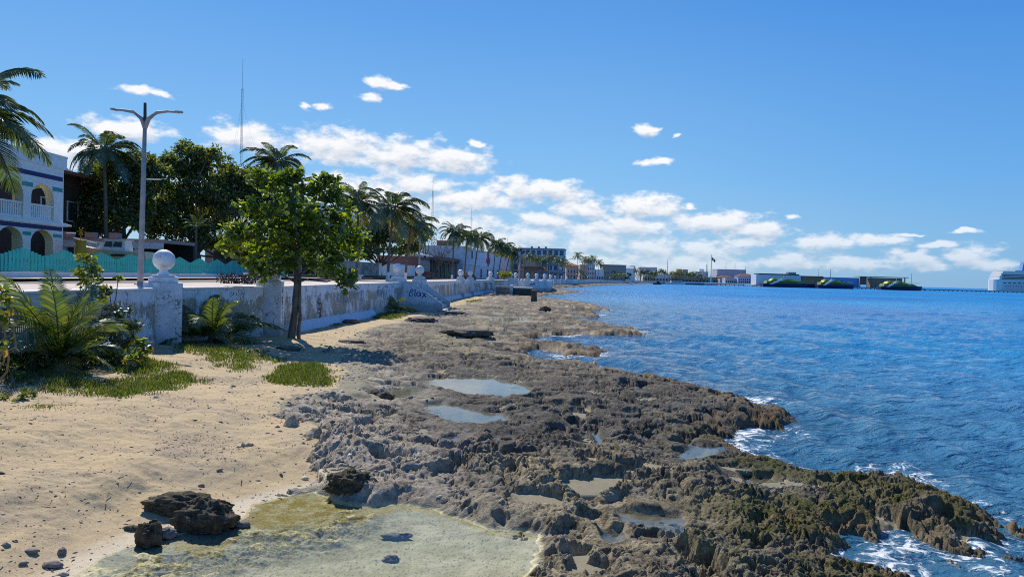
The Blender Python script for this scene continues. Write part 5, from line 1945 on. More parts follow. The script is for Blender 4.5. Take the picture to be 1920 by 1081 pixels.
for a, b in bays:
    mb = MB()
    mb.span(-.32, -.05, a, b, U0 + .95, U0 + 1.07)
    mb.span(-.30, -.08, a, b, U0 + .001, U0 + .18)
    n = 11
    for i in range(n):
        y = a + (b - a) * (i + .5) / n
        mb.span(-.25, -.13, y - .06, y + .06, U0 + .18, U0 + .95)
    mb.build('balustrade', white_m, A)
mb = MB()
for z in (F1 + .1, TOP + .02):
    mb.tube([(.1, .1, z), (.1, .75, z)], .06, 8)
mb.build('rain_spout', white_m, A)

# brown tiled house behind, rooftop pergola
B = house('brown_house', 'dark brown house with tiled eaves and a teal rooftop pergola, behind the arched house', (-39, 48, PROM), (0, 1), 19, 12, 8.6, brown_m, cat='house', wins=[(14.5, 4.6, 1.4, 1.6), (11, 4.6, 1.4, 1.6), (14.5, 1, 1.4, 1.8)])
MB().add([(-1, -1.6, 8.3), (20, -1.6, 8.3), (20, 13, 9.7), (-1, 13, 9.7), (-1, -1.6, 8.6), (20, -1.6, 8.6), (20, 13, 10.0), (-1, 13, 10.0)], [(3, 2, 1, 0), (4, 5, 6, 7), (0, 1, 5, 4), (1, 2, 6, 5), (2, 3, 7, 6), (3, 0, 4, 7)]).build('roof', brick_m, B)
mb = MB()
for x in (8.5, 13.5):
    for y in (3.0, 7.5):
        mb.span(x - .15, x + .15, y - .15, y + .15, 8.8, 11.4)
mb.span(8.2, 13.8, 2.8, 3.2, 11.4, 11.75)
mb.span(8.2, 13.8, 7.3, 7.7, 11.4, 11.75)
mb.span(8.2, 8.6, 3.2, 7.3, 11.4, 11.75)
mb.span(13.4, 13.8, 3.2, 7.3, 11.4, 11.75)
mb.build('pergola', surf('pale teal paint', (.36, .52, .52, 1), (.3, .45, .46, 1)), B)

# low porch with pink blocks along its roof
Yp = 58.0
a, b = D(113, 455, Yp), D(305, 455, Yp)
th = thing('carport', 'low flat roofed carport with pink blocks on its roof edge, behind the yard boat', 'carport', (a.x, Yp, PROM))
L = b.x - a.x
H = zat(210, 453, Yp) - PROM
MB().span(0, L, 0, 6, H, H + .28).build('roof', surf('salmon roof paint', (.60, .36, .30, 1), (.52, .33, .29, 1)), th)
MB().span(0, L, -.06, .2, H - .5, H - .003).build('beam', whiteb_m, th)
for x_ in (117, 160, 205):
    p = D(x_, 450, Yp).x - a.x
    MB().span(p, p + .75, -.1, .5, H + .282, H + .72).build('roof_block', pink_m, th)
for k in range(5):
    x = .2 + (L - .4) * k / 4
    MB().span(x - .17, x + .17, .02, .36, 0, H - .502).build('post', whiteb_m, th)
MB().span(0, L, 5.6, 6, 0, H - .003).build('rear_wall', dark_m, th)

# white parapeted house glimpsed through the almond tree
facing('white_villa', 'tall white villa with curved parapet glimpsed through the almond tree', 505, 640, 392, 100, 12, white_m, cat='house', wins=[(1.5, 6.6, 1.2, 1.6), (5.5, 6.6, 1.2, 1.6), (8, 6.4, .9, 2)], winm=surf('blue door paint', (.12, .3, .6, 1)))
V = bpy.data.objects['white_villa']
mb = MB()
L = 135 * 100 / FPX
cv = [(x, (zat(505, 392, 100) - PROM) + .1 + 1.0 * abs(math.cos(PI * x / L * 1.5)) ** 1.5) for x in np.linspace(0, L, 25)]
mb.extrude([(x, -.1, z) for x, z in cv] + [(L, -.1, zat(505, 392, 100) - PROM + .003), (0, -.1, zat(505, 392, 100) - PROM + .003)], (0, .3, 0))
mb.build('curved_parapet', white_m, V)

facing('shaded_house', 'low grey house with columns in deep shade under the big trees', 385, 600, 446, 84, 10, grey_m, cat='house', wins=[(1 + 2.6 * k, .3, 1.6, 2.6) for k in range(5)], winm=dark_m)

# ------------------------------------------------------------------ teal picket fence
FX = -24.0
for k, (fa, fb) in enumerate([(20.0, 46.6), (46.6, 76.0)]):
    F = thing('picket_fence', ['teal fence of wavy topped pickets in front of the arched house and boat', 'teal fence of wavy topped pickets running on under the dark trees'][k], 'fence', (FX, fa, PROM), group='teal picket fences')
    L = fb - fa
    MB().span(-.15, .15, 0, L, -.1, .27).build('plinth', white_m, F)
    per = 3.3
    n = int(round(L / per))
    for i in range(n):
        y0_ = i * L / n
        w_ = L / n
        mb = MB()
        m_ = 12
        for j in range(m_):
            y = y0_ + .12 + (w_ - .12) * (j + .5) / m_
            ph = abs(((y - y0_) / w_) * 2 - 1)
            h_ = .74 + .42 * (1 - ph) ** 1.0 * (1.15 - .15 * (1 - ph))
            mb.span(.0, .05, y - .085, y + .085, .30, .30 + h_ - .0)
        mb.span(-.05, -.002, y0_ + .1, y0_ + w_, .42, .50)
        mb.span(-.05, -.002, y0_ + .1, y0_ + w_, .86, .94)
        mb.build('picket_panel', fence_m, F)
        MB().span(-.06, .07, y0_ - .005, y0_ + .095, .27, 1.10).build('post', fence_m, F)

# ------------------------------------------------------------------ yard boat and yellow monument
c = D(215, 480, 51)
th = thing('yard_boat', 'white cabin motorboat propped up in the yard behind the teal fence', 'boat', (c.x, c.y, PROM), R(186))
stn = [(-2.4, .85, .95, 1.75), (-1.2, .95, .82, 1.72), (0, .98, .78, 1.78), (1.2, .85, .80, 1.92), (2.2, .45, .95, 2.08), (2.75, .03, 1.5, 2.16)]
mb = MB()
vs = []
for x, hw_, zk, zg in stn:
    vs += [(x, 0, zk - .1), (x, hw_ * .75, zk + .25), (x, hw_, zg), (x, -hw_, zg), (x, -hw_ * .75, zk + .25)]
fs = []
for i in range(len(stn) - 1):
    for j in range(5):
        fs.append((i * 5 + j, i * 5 + (j + 1) % 5, (i + 1) * 5 + (j + 1) % 5, (i + 1) * 5 + j))
fs += [(4, 3, 2, 1, 0), tuple(25 + j for j in range(5))]
mb.add(vs, fs).build('hull', hull_m, th)
mb = MB()
mb.add([(-1.0, .7, 1.72), (1.1, .6, 1.82), (1.1, -.6, 1.82), (-1.0, -.7, 1.72), (-.9, .6, 2.5), (.35, .55, 2.5), (.35, -.55, 2.5), (-.9, -.6, 2.5)], [(0, 1, 5, 4), (1, 2, 6, 5), (2, 3, 7, 6), (3, 0, 4, 7), (4, 5, 6, 7)])
mb.span(-1.05, .45, -.68, .68, 2.502, 2.56)
cb = mb.build('cabin', gel_m, th)
for sg in (-1, 1):
    for x0_, x1_ in ((-.75, -.25), (-.1, .35)):
        MB().add([(x0_, sg * .69, 2.02), (x1_ + .12, sg * .665, 2.04), (x1_, sg * .62, 2.40), (x0_, sg * .64, 2.40)], [(0, 1, 2, 3)]).build('cabin_window', glass_m, cb)
MB().add([(1.0, .5, 1.93), (1.0, -.5, 1.93), (.48, -.46, 2.42), (.48, .46, 2.42)], [(0, 1, 2, 3)]).build('windscreen', glass_m, cb)
for sg in (-1, 1):
    mb = MB()
    mb.tube([(.8, sg * .9, 2.25), (1.9, sg * .62, 2.42), (2.75, sg * .05, 2.6)], .025, 6)
    for x, y, z in ((.8, .9, 1.88), (1.4, .76, 1.95), (1.9, .62, 2.02), (2.4, .33, 2.1)):
        mb.tube([(x, sg * y, z), (x, sg * y, z + .42)], .02, 5)
    mb.build('bow_rail', gel_m, th)
mb = MB()
for x in (-1.6, 1.4):
    mb.span(x - .12, x + .12, -.8, .8, 0, .86)
mb.build('cradle', wood_m, th)
MB().box((-.6, .93, 1.45), (.9, .01, .16)).build('hull_marking', dark_m, th)

c = D(151, 478, 49)
th = thing('yellow_monument', 'yellow painted buoy shaped monument topped with a little star vane', 'monument', (c.x, c.y, PROM))
MB().lathe([(1.05, 0), (1.0, .5), (.75, .9), (.42, 1.15)], 12).build('base', yellow_m, th)
MB().lathe([(.36, 1.15), (.30, 2.2), (.36, 2.28), (.36, 2.38)], 12).build('column', yellow_m, th)
mb = MB()
for k in range(6):
    a = k * PI / 6 * 2
    mb.bar((0, 0, 3.0), (.28 * math.cos(a), 0, 3.0 + .28 * math.sin(a)), .05)
mb.tube([(0, 0, 2.35), (0, 0, 3.0)], .03, 6)
mb.build('star_vane', yellow_m, th)
MB().tube([(-1.0, 0, 2.85), (-.35, 0, 2.85)], .04, 6).add([], []).build('vane_arm', white_m, th)

# ------------------------------------------------------------------ lamps and masts
c = D(263, 530, 25.5)
LB = Vector((c.x, 25.5, PROM))
TH = thing('street_lamp', 'tall grey street lamp with two winged arms by the largest pillar', 'street lamp', LB, R(0))
top = D(272, 228, 25.5) - LB
MB().tube([(0, 0, 0), (0, 0, .4), top * .5 + Vector((0, 0, 0)), top], [.105, .10, .085, .065], 12).build('pole', pole_m, TH, smooth=True)
MB().lathe([(.2, 0), (.2, .04), (.12, .07)], 12).build('base_plate', pole_m, TH)
u = (25.5 / FPX)
for sg, tip in ((-1, (208, 205)), (1, (342, 211))):
    e = D(tip[0], tip[1], 25.5) - LB
    m1 = top.lerp(e, .35) + Vector((0, 0, -.12 + .30))
    m1 = Vector((top.x + sg * .42, 0, top.z + .33))
    m2 = Vector((top.x + sg * .8, 0, max(e.z, top.z + .4) - .02))
    mb = MB()
    mb.tube([top + Vector((0, 0, -.25)), top + Vector((sg * .12, 0, .1)), m1, m2, e.lerp(m2, .25)], [.075, .08, .06, .045, .035], 8)
    arm = mb.build('arm', pole_m, TH, smooth=True)
    mb = MB()
    q = e.lerp(m2, .42)
    mb.extrude([(q.x, -.11, q.z - .03), (e.x, -.06, e.z - .02), (e.x, .06, e.z - .02), (q.x, .11, q.z - .03)], (0, 0, .06))
    mb.build('lamp_head', pole_m, arm)
MB().tube([top + Vector((0, 0, -.2)), D(272, 193, 25.5) - LB], [.06, .05], 8).build('spigot', dark_m, TH)
MB().box(tuple(D(288, 336, 25.5) - LB), (.5, .04, .04)).build('bracket', white_m, TH)


def lamp(px_, ptop, Y, label, arm=None, zb=PROM):
    b = D(px_, 500, Y)
    b.z = zb
    th = thing('street_lamp', label, 'street lamp', b, group='street lamps')
    h = zat(px_, ptop, Y) - zb
    MB().tube([(0, 0, 0), (0, 0, h)], [.11, .07], 8).build('pole', pole_m, th)
    if arm:
        e = D(arm[0], arm[1], Y) - b
        MB().tube([(0, 0, h * .93), (e.x * .5, 0, h + .1), e], [.05, .05, .04], 6).build('arm', pole_m, th)
        MB().box((e.x, 0, e.z), (.7, .25, .12)).build('lamp_head', metal_m, th)
    else:
        MB().sphere((0, 0, h + .22), .26, 12, 8).build('lamp_globe', dark_m, th)
    return th


lamp(786, 404, 80, 'single arm street lamp rising beside the half bare olive tree', arm=(806, 409))
lamp(975, 470, 125, 'dark globe lamp post on the landing behind the dark steps, left of its twin')
lamp(981, 474, 128, 'dark globe lamp post on the landing, right of its twin')
lamp(1031, 495, 190, 'globe lamp post before the glass hotel on the far wall')


def mast(px_, ptop, pbot, Y, w, label, lattice=True, guys=False):
    b = D(px_, pbot, Y)
    b.z = PROM
    th = thing('antenna_mast', label, 'antenna', b, group='antenna masts on the skyline')
    h = zat(px_, ptop, Y) - PROM
    if lattice:
        mb = MB()
        hl = h * .86
        for k in range(3):
            a = k * 2 * PI / 3
            mb.tube([(w * math.cos(a), w * math.sin(a), 0), (w * math.cos(a), w * math.sin(a), hl)], w * .13, 5)
        n = int(hl / (w * 3))
        for i in range(n):
            for k in range(3):
                a, c_ = k * 2 * PI / 3, (k + 1) * 2 * PI / 3
                z0_, z1_ = hl * i / n, hl * (i + 1) / n
                mb.tube([(w * math.cos(a), w * math.sin(a), z0_), (w * math.cos(c_), w * math.sin(c_), z1_)], w * .07, 3, caps=False)
        mb.build('lattice', metal_m, th)
        MB().tube([(0, 0, hl - .2), (0, 0, h)], w * .16, 5).build('aerial', metal_m, th)
    else:
        MB().tube([(0, 0, 0), (0, 0, h)], [w, w * .5], 6).build('pole', metal_m, th)
    if guys:
        for k in range(3):
            a = k * 2 * PI / 3 + .3
            MB().tube([(math.cos(a) * h * .22, math.sin(a) * h * .22, 0), (0, 0, h * .8)], .013, 3).build('guy_wire', metal_m, th)
    return th


mast(452, 110, 300, 150, .22, 'tall guyed lattice mast rising over the dark trees', guys=True)
mast(810, 332, 430, 200, .26, 'lattice mast over the kiosk, seen against the cloud')
mast(883, 390, 450, 260, .26, 'short lattice mast over the white block with the mural')
mast(951, 445, 480, 300, .12, 'thin rod aerial on the ochre building', lattice=False)
mast(1251, 487, 520, 760, .4, 'thin dark aerial over the distant leafy crown', lattice=False)
mast(1325, 490, 522, 780, 1.0, 'squat pale lattice tower left of the flagpole')
mast(1361, 491, 505, 790, .3, 'first thin aerial over the pale lilac block', lattice=False)
mast(1378, 492, 505, 790, .3, 'second thin aerial over the pale lilac block', lattice=False)
mast(1398, 500, 505, 790, .3, 'short aerial at the seaward end of the pale lilac block', lattice=False)
mast(1535, 503, 520, 660, .25, 'thin aerial behind the brown timber terminal annex', lattice=False)
mast(1557, 504, 520, 660, .35, 'taller dark aerial over the blue terminal', lattice=False)
mast(1708, 512, 545, 600, .25, 'thin mast standing over the outermost ferry', lattice=False)

# ------------------------------------------------------------------ the street beyond the fence
y0_, y1_ = street_y(661), street_y(711)
def street_wall(px0, px1, ptop, mat, label, name='street_wall'):
    ya, yb = street_y(px0), street_y(px1)
    a, b = Vector((front_x(ya), ya, PROM)), Vector((front_x(yb), yb, PROM))
    h = zat(px0, ptop, ya) - PROM
    th = thing(name, label, 'wall', a, math.atan2(b.y - a.y, b.x - a.x))
    L = (b - a).length
    MB().span(0, L, 0, .3, -.2, h).build('wall_body', mat, th)
    MB().span(-.03, L + .03, -.04, .34, h + .002, h + .1).build('coping', grey_m if mat is stain_m else white_m, th)
    MB().span(0, L, -.05, 0, -.05, .35).build('base_course', darkst_m, th)
    return th


street_wall(600, 710, 487, stain_m, 'stained grey street wall beneath the rounded dark tree')
street_wall(711, 778, 494, white_m, 'clean white street wall behind the step pillars')
w_, L_, H_ = along('kiosk', 'rusty red kiosk with a pale tin roof past the white street wall', 783, 806, 480, 7, rust_m, cat='kiosk')
MB().add([(-.8, -.6, H_ + .15), (L_ + 1.5, -.6, H_ + .15), (L_ + 1.5, 5, H_ + 1.3), (-.8, 5, H_ + 1.3), (-.8, -.6, H_ + .3), (L_ + 1.5, -.6, H_ + .3), (L_ + 1.5, 5, H_ + 1.45), (-.8, 5, H_ + 1.45)], [(3, 2, 1, 0), (4, 5, 6, 7), (0, 1, 5, 4), (1, 2, 6, 5), (2, 3, 7, 6), (3, 0, 4, 7)]).build('roof', tin_m, w_)
MB().span(.3, L_ - .3, -.06, .1, 1.15, 3.1).build('shutter', grey_m, w_)
MB().span(-.1, L_ + .1, -.5, 0, .9, 1.1).build('counter', red_m, w_)
ya, yb = street_y(812), street_y(872)
a, b = Vector((front_x(ya) - 1, ya, PROM)), Vector((front_x(yb) - 1, yb, PROM))
th = thing('beach_bar', 'long dark open beach bar with a flat thatched roof on posts', 'bar', a, math.atan2(b.y - a.y, b.x - a.x))
L = (b - a).length
hb = zat(818, 486, ya) - PROM
MB().span(0, L, 0, 8, hb, hb + .35).build('roof', thatch_m, th)
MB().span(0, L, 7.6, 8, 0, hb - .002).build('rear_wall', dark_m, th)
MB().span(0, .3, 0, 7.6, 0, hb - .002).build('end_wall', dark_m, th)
for k in range(9):
    x = .4 + (L - .8) * k / 8
    MB().tube([(x, .3, 0), (x, .3, hb)], .13, 7).build('post', wood_m, th)
MB().span(4, L - 4, 2.2, 2.9, 0, 1.1).build('counter', wood_m, th)
MB().span(.5, L - .5, -.25, -.05, hb + .36, hb + .9).build('fascia', rust_m, th)
c = D(838, 515, 112); c.z = PROM
th = thing('folded_parasol', 'green folded parasol before the thatched bar', 'parasol', c)
MB().tube([(0, 0, 0), (0, 0, 1.9)], .03, 6).build('pole', metal_m, th)
MB().lathe([(.12, .35), (.26, .5), (.22, 1.1), (.06, 1.75), (.01, 1.85)], 10).build('canopy', green_m, th)
c = D(881, 520, 104); c.z = PROM
th = thing('brick_planter', 'round red brick planter on the promenade behind a wall ball', 'planter', c)
MB().lathe([(.9, 0), (.95, .55), (.8, .55)], 14).build('pot', brick_m, th)
mb = MB(); scatter(mb, (0, 0, .75), (.7, .7, .3), 80, .3)
mb.build('foliage', mid_l, th)
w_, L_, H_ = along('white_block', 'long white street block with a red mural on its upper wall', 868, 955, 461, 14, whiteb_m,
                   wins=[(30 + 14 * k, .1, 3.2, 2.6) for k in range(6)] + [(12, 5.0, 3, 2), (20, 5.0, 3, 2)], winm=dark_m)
mb = MB()
for dx, dz, w2, h2 in ((0, 0, 7, 1.6), (1, 1.6, 5, 1.3), (3, 2.9, 2.2, 1.2), (-1.5, .4, 1.5, 1), (6.8, .5, 1.6, 1.5), (2, -.8, 3.2, .8)):
    mb.span(44 + dx, 44 + dx + w2, -.02 - .004 * abs(dx), 0.05, 4.3 + dz, 4.3 + dz + h2)
mb.build('mural', red_m, w_)
MB().span(0, L_, -.3, .0, 3.4, 3.6).build('ledge', white_m, w_)
MB().span(8, 14, 3, 8, H_, H_ + 1.6).build('roof_tank', brick_m, w_)
w_, L_, H_ = along('ochre_building', 'ochre building next beyond the white block, with arched shop openings', 957, 974, 472, 14, ochre_m, wins=[(3 + 7 * k, .2, 3, 3) for k in range(4)] + [(3 + 7 * k, 5.5, 2, 2.2) for k in range(4)])
w_ = facing('salmon_building', 'salmon building with sloping red tile awnings under the glass hotel', 974, 1012, 487, 250, 14, salmon_m, wins=[(1 + 2.1 * k, .4, 1.2, 2.2) for k in range(3)])
for k in range(4):
    x = -.5 + 2.6 * k
    MB().add([(x, -2.2, 2.9), (x + 2.4, -2.2, 2.9), (x + 2.4, 0, 4.3), (x, 0, 4.3), (x, -2.2, 3.05), (x + 2.4, -2.2, 3.05), (x + 2.4, 0, 4.45), (x, 0, 4.45)], [(3, 2, 1, 0), (4, 5, 6, 7), (0, 1, 5, 4), (1, 2, 6, 5), (2, 3, 7, 6), (3, 0, 4, 7)]).build('awning', orange_t, w_)
Yh = 300
ax, bx = D(962, 466, Yh).x, D(1061, 466, Yh).x
Hh = zat(1010, 466, Yh) - PROM
wn = []
fl = Hh / 4
for f in range(4):
    for k in range(9):
        wn.append((.6 + k * (bx - ax - .8) / 9, f * fl + .5, (bx - ax) / 9 - .75, fl - 1.1))
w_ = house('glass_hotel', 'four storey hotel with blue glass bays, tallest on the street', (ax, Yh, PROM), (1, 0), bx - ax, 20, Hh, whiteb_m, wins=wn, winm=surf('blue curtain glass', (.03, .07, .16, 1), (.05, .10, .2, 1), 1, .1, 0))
for f in range(1, 5):
    MB().span(-.3, bx - ax + .3, -.9, 0, f * fl - .25, f * fl).build('balcony_slab', steelb_m, w_)
MB().span(2, bx - ax - .4, -.3, 19, Hh + .003, Hh + .25).build('roof_deck', tin_m, w_)
for k in range(3):
    MB().lathe([(.45, 0), (.45, .8), (.1, 1.0)], 8, (8 + k * 3, 6, Hh + .25)).build('roof_tank', dark_m, w_)
for z_ in (.68, .36):
    MB().sphere((bx - ax - 2.2, -.7, Hh * z_), .75, 10, 8).build('white_dish', white_m, w_)
house_rows = [
    ('orange_roof_house', 'two storey house with an orange tiled roof, just past the glass hotel', 1062, 1085, 498, 365, 10, salmon_m, dict(roof='hip', roofm=orange_t, wins=[(.7 + 1.5 * k, 3.4, .8, 1.6) for k in range(4)] + [(.7 + 1.5 * k, .4, .8, 1.9) for k in range(4)])),
    ('pale_house', 'pale pink house half hidden by the five distant palms', 1088, 1102, 497, 440, 10, salmon_m, dict(wins=[(.6 + 1.4 * k, 3.4, .7, 1.4) for k in range(3)], parapet=.4)),
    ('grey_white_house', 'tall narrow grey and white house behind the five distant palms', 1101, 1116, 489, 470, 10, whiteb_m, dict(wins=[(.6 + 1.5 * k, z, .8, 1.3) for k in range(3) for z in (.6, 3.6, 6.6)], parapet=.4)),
    ('white_shop', 'low white shop with an awning beside the five distant palms', 1117, 1132, 505, 470, 8, white_m, dict(wins=[(.7 + 1.6 * k, .4, 1, 2) for k in range(3)])),
    ('long_flat_building', 'long flat grey building with a brown roof edge behind the two bushy trees', 1130, 1174, 497, 560, 16, grey_m, dict(roof='flat', roofm=brick_m, wins=[(1 + 2.6 * k, z, 1.3, 1.5) for k in range(6) for z in (1, 5)])),
    ('white_gable_house', 'small white roofed house at the end of the long flat building', 1172, 1188, 503, 610, 10, white_m, dict(roof='gable', roofm=tin_m)),
    ('pale_tower_house', 'small pale grey tower house above the palm row', 1182, 1191, 498, 760, 8, whiteb_m, dict(wins=[(1, 8, 1.5, 1.5)])),
    ('lilac_villa', 'stepped lilac grey building above the palm row', 1200, 1232, 502, 770, 12, lilac_m, dict(wins=[(1.5 + 3 * k, 6.5, 1.6, 1.5) for k in range(5)], parapet=.8)),
    ('pale_store', 'pale plastered store behind the tiny palm row', 1206, 1258, 514, 752, 10, white_m, dict(wins=[(1.5 + 3.2 * k, .4, 2, 2.6) for k in range(8)])),
    ('orange_tower', 'small orange tower block over the olive crown', 1270, 1279, 504, 790, 8, ochre_m, dict(wins=[(1, 8.5, 1, 1.2)])),
    ('tan_tower', 'small tan tower block beside the orange one', 1281, 1290, 505, 792, 8, grey_m, dict(wins=[(1, 8.5, 1, 1.2)])),
    ('orange_block', 'low orange block under the two small towers', 1262, 1302, 511, 785, 8, ochre_m, dict(wins=[(2 + 3 * k, 3.6, 1.3, 1.3) for k in range(6)])),
    ('blue_white_block', 'blue white building left of the squat lattice tower', 1304, 1328, 510, 780, 12, whiteb_m, dict(wins=[(1.2 + 2.6 * k, 3.5, 1.4, 1.3) for k in range(4)], parapet=.6)),
    ('stepped_white_block', 'stepped white block with a dark tank, before the lattice tower', 1311, 1320, 504, 785, 8, white_m, dict()),
    ('lilac_warehouse', 'big pale lilac block behind the red harbour roofs', 1345, 1399, 506, 800, 20, lilac_m, dict(parapet=.7, wins=[(24, 7.6, 3, 1)])),
    ('harbour_house', 'harbour house with a low red roof, left of its larger neighbour', 1350, 1374, 520, 735, 10, salmon_m, dict(roof='hip', roofm=brick_m)),
    ('harbour_hall', 'long two storey harbour hall with dark verandas and a red roof', 1384, 1417, 518, 700, 12, lilac_m, dict(roof='hip', roofm=brick_m, wins=[(.6 + 2 * k, z, 1.4, 1.4) for k in range(8) for z in (.6, 2.9)], winm=dark_m)),
    ('harbour_arcade', 'low veranda building joining the two red roofed harbour houses', 1360, 1388, 521, 705, 10, lilac_m, dict(wins=[(.6 + 2 * k, .5, 1.4, 1.6) for k in range(7)], winm=dark_m)),
    ('quay_shops', 'row of small quay shops under the olive crowns', 1258, 1345, 519, 745, 8, grey_m, dict(wins=[(1 + 3.6 * k, .4, 2.2, 1.8) for k in range(13)], winm=dark_m)),
]
for nm_, lb_, x0_, x1_, yt_, Y_, dp_, mt_, kw in house_rows:
    facing(nm_, lb_, x0_, x1_, yt_, Y_, dp_, mt_, group='buildings of the far shore', **kw)

# flagpole
b = D(1333, 522, 720); b.z = PROM
th = thing('flagpole', 'tall white flagpole with a drooping flag on the harbour square', 'flagpole', b)
h = zat(1335, 477, 720) - PROM
MB().tube([(0, 0, 0), (0, 0, h)], [.55, .3], 8).build('pole', white_m, th)
f0 = h * .80
fl_ = MB()
for k, m_ in enumerate((surf('flag green', (.02, .16, .07, 1)), surf('flag white', (.7, .7, .7, 1)), surf('flag red', (.4, .02, .03, 1)))):
    mb = MB()
    for i in range(4):
        def q(s, tt_):
            return (.4 + s * 3.6 * .95, .25 * math.sin(s * 5), f0 + 3.2 - s * 2.9 - tt_ * 3.0)
        s0, s1 = (k + i / 4) / 3, (k + (i + 1) / 4) / 3
        mb.add([q(s0, 0), q(s1, 0), q(s1, 1), q(s0, 1)], [(0, 1, 2, 3)])
        a = [Vector(p) + Vector((0, .05, 0)) for p in (q(s0, 0), q(s1, 0), q(s1, 1), q(s0, 1))]
        mb.add(a, [(3, 2, 1, 0)])
    mb.build('flag_band', m_, th)

# ------------------------------------------------------------------ landing, far sea walls
Yl = 112.0
def xa(px_, Y): return D(px_, 520, Y).x
th = thing('landing_steps', 'dark worn steps climbing from the rocks beside the rounded wall end', 'steps', (xa(930, Yl), Yl, .3))
L = xa(956, Yl) - xa(930, Yl)
mb = MB()
for k in range(6):
    mb.span(0, L, k * .45, 6, k * .22 - .5, k * .22 + .22)
mb.build('stair_treads', surf('worn step stone', (.30, .27, .23, 1), (.16, .14, .12, 1), 2, .9, .4), th)
MB().span(L, L + .5, -.3, 6, -.5, 1.55).build('side_wall', cleanm, th)
th = thing('landing_block', 'dark masonry landing block standing on the rock shelf', 'landing', (xa(960, Yl), Yl, .2))
L = xa(998, Yl) - xa(960, Yl)
MB().span(0, L, .2, 9, -.5, 1.15).build('block_body', darkst_m, th)
MB().span(-.1, L + .2, .05, 9, 1.152, 1.36).build('deck_slab', concr_m, th)
th = thing('landing_parapet', 'white parapet with a blue scrawl on top of the landing', 'parapet wall', (xa(960, 121), 121.5, 1.4))
L = xa(1006, 121) - xa(960, 121)
MB().span(0, L * .22, 0, .35, 0, .5).build('low_end', cleanm, th)
MB().span(L * .5, L, 0, .4, 0, 1.25).build('wall_body', cleanm, th)
MB().span(L * .62, L * .72, -.1, .5, 1.252, 1.5).build('post_cap', copem, th)
scribble(th, Vector(th.location) + Vector((L * .74, -.003, .35)), (1, 0, 0), (0, 0, 1), [[(0, 0), (.2, .5), (.5, .1), (.8, .6)], [(.1, .3), (.9, .3)]], .14, spray_blue)
c = P(1001, 568, .3)
th = thing('stone_post', 'lone eroded dark stone post on the rock shelf', 'post', (c.x, c.y, gz1(c.x, c.y)))
MB().lathe([(.42, -.3), (.36, .3), (.30, .9), (.34, 1.15), (.36, 1.3), (.2, 1.38)], 9).build('post_body', darkst_m, th)

far_w = [([(-3.4, 124.2), (-1.2, 125.5), (-.6, 127.5), (2.2, 132), (5.2, 141)], 'white sea wall just past the landing'),
         ([(5.4, 142), (8.0, 150), (9.2, 165), (9.0, 178)], 'short white sea wall below the salmon building'),
         ([(8.6, 184), (5.0, 205), (8.0, 235), (14, 258), (21.8, 284)], 'white sea wall below the glass hotel'),
         ([(22.4, 287), (31.0, 335), (42, 384), (53.6, 433)], 'white sea wall below the orange roofed house'),
         ([(54.5, 438), (92.0, 575), (132.0, 690), (197, 733)], 'far white sea wall below the two bushy trees')]
for k, (pt_, lb) in enumerate(far_w):
    wall_run(pt_, lb, mat=cleanm, coping=k < 3)
pp = [(1021, 146, 'first ball pillar past the landing'), (1032, 168, 'second ball pillar past the landing'), (1006, 137, 'ball pillar right behind the landing parapet'),
      (1041, 238, 'ball pillar below the glass hotel, nearer one'), (1053, 262, 'ball pillar below the glass hotel, farther one'), (1063, 283, 'ball pillar at the corner of the glass hotel'),
      (1073, 310, 'ball pillar below the orange roofed house, nearer one'), (1084, 336, 'ball pillar below the orange roofed house, farther one'), (958, 128, 'ball pillar at the back of the landing, left one'), (967, 129, 'ball pillar at the back of the landing, middle one'), (990, 130, 'ball pillar at the back of the landing, right one')]
for x_, Y_, lb in pp:
    pillar((xa(x_, Y_), Y_), 0, 1.2, lb, 1.0, .25, .38, simple=True)
c = Vector((xa(945, 127), 127, PROM))
th = thing('yellow_green_bush', 'bright yellow green bush in a bed at the rounded wall end', 'bush', c)
mb = MB()
crown_scatter(mb, (0, 0, .7), (1.5, 1.0, .8), 700, .3, 10)
mb.build('foliage', grape_l, th)
MB().tube([(0, 0, -.1), (0, 0, .7)], .08, 6).build('stems', bark_m, th)
c = Vector((xa(660, 60), 60, PROM))
th = thing('bench', 'white masonry bench on the promenade past the almond tree', 'bench', c)
MB().span(-.9, .9, -.25, .25, .36, .46).build('seat', copem, th)
MB().span(-.75, -.5, -.2, .2, 0, .36).build('leg', copem, th)
MB().span(.5, .75, -.2, .2, 0, .36).build('leg', copem, th)
c = Vector((xa(470, 33), 33.5, PROM))
th = thing('bench', 'white slab bench behind the purple shrub', 'bench', c)
MB().span(-.45, .75, -.25, .25, .40, .50).build('seat', copem, th)
MB().span(-.35, -.1, -.2, .2, 0, .40).build('leg', copem, th)
MB().span(.4, .65, -.2, .2, 0, .40).build('leg', copem, th)

# ------------------------------------------------------------------ harbour: quays, terminals, ferries, ship
def quay(px0, px1, Y, dep, ztop, label, name='quay'):
    a, b = xa(px0, Y), xa(px1, Y)
    th = thing(name, label, 'pier', (a, Y, 0), group='piers of the harbour')
    L = b - a
    MB().span(0, L, 0, dep, ztop - .9, ztop).build('deck', concr_m, th)
    mb = MB()
    n = max(4, min(40, int(L / 8)))
    for i in range(n + 1):
        for y in (.6, dep - .6):
            x = L * i / n
            mb.tube([(x, y, -3), (x, y, ztop - .9)], .45, 6)
    mb.build('piles', darkst_m, th)
    return th


quay(1250, 1420, 690, 14, 1.7, 'low concrete quay before the quay shops')
quay(1415, 1735, 640, 26, 1.6, 'ferry terminal pier under the white and blue halls')
quay(1728, 2040, 640, 8, 1.5, 'long thin dark pier reaching out towards the cruise ship')


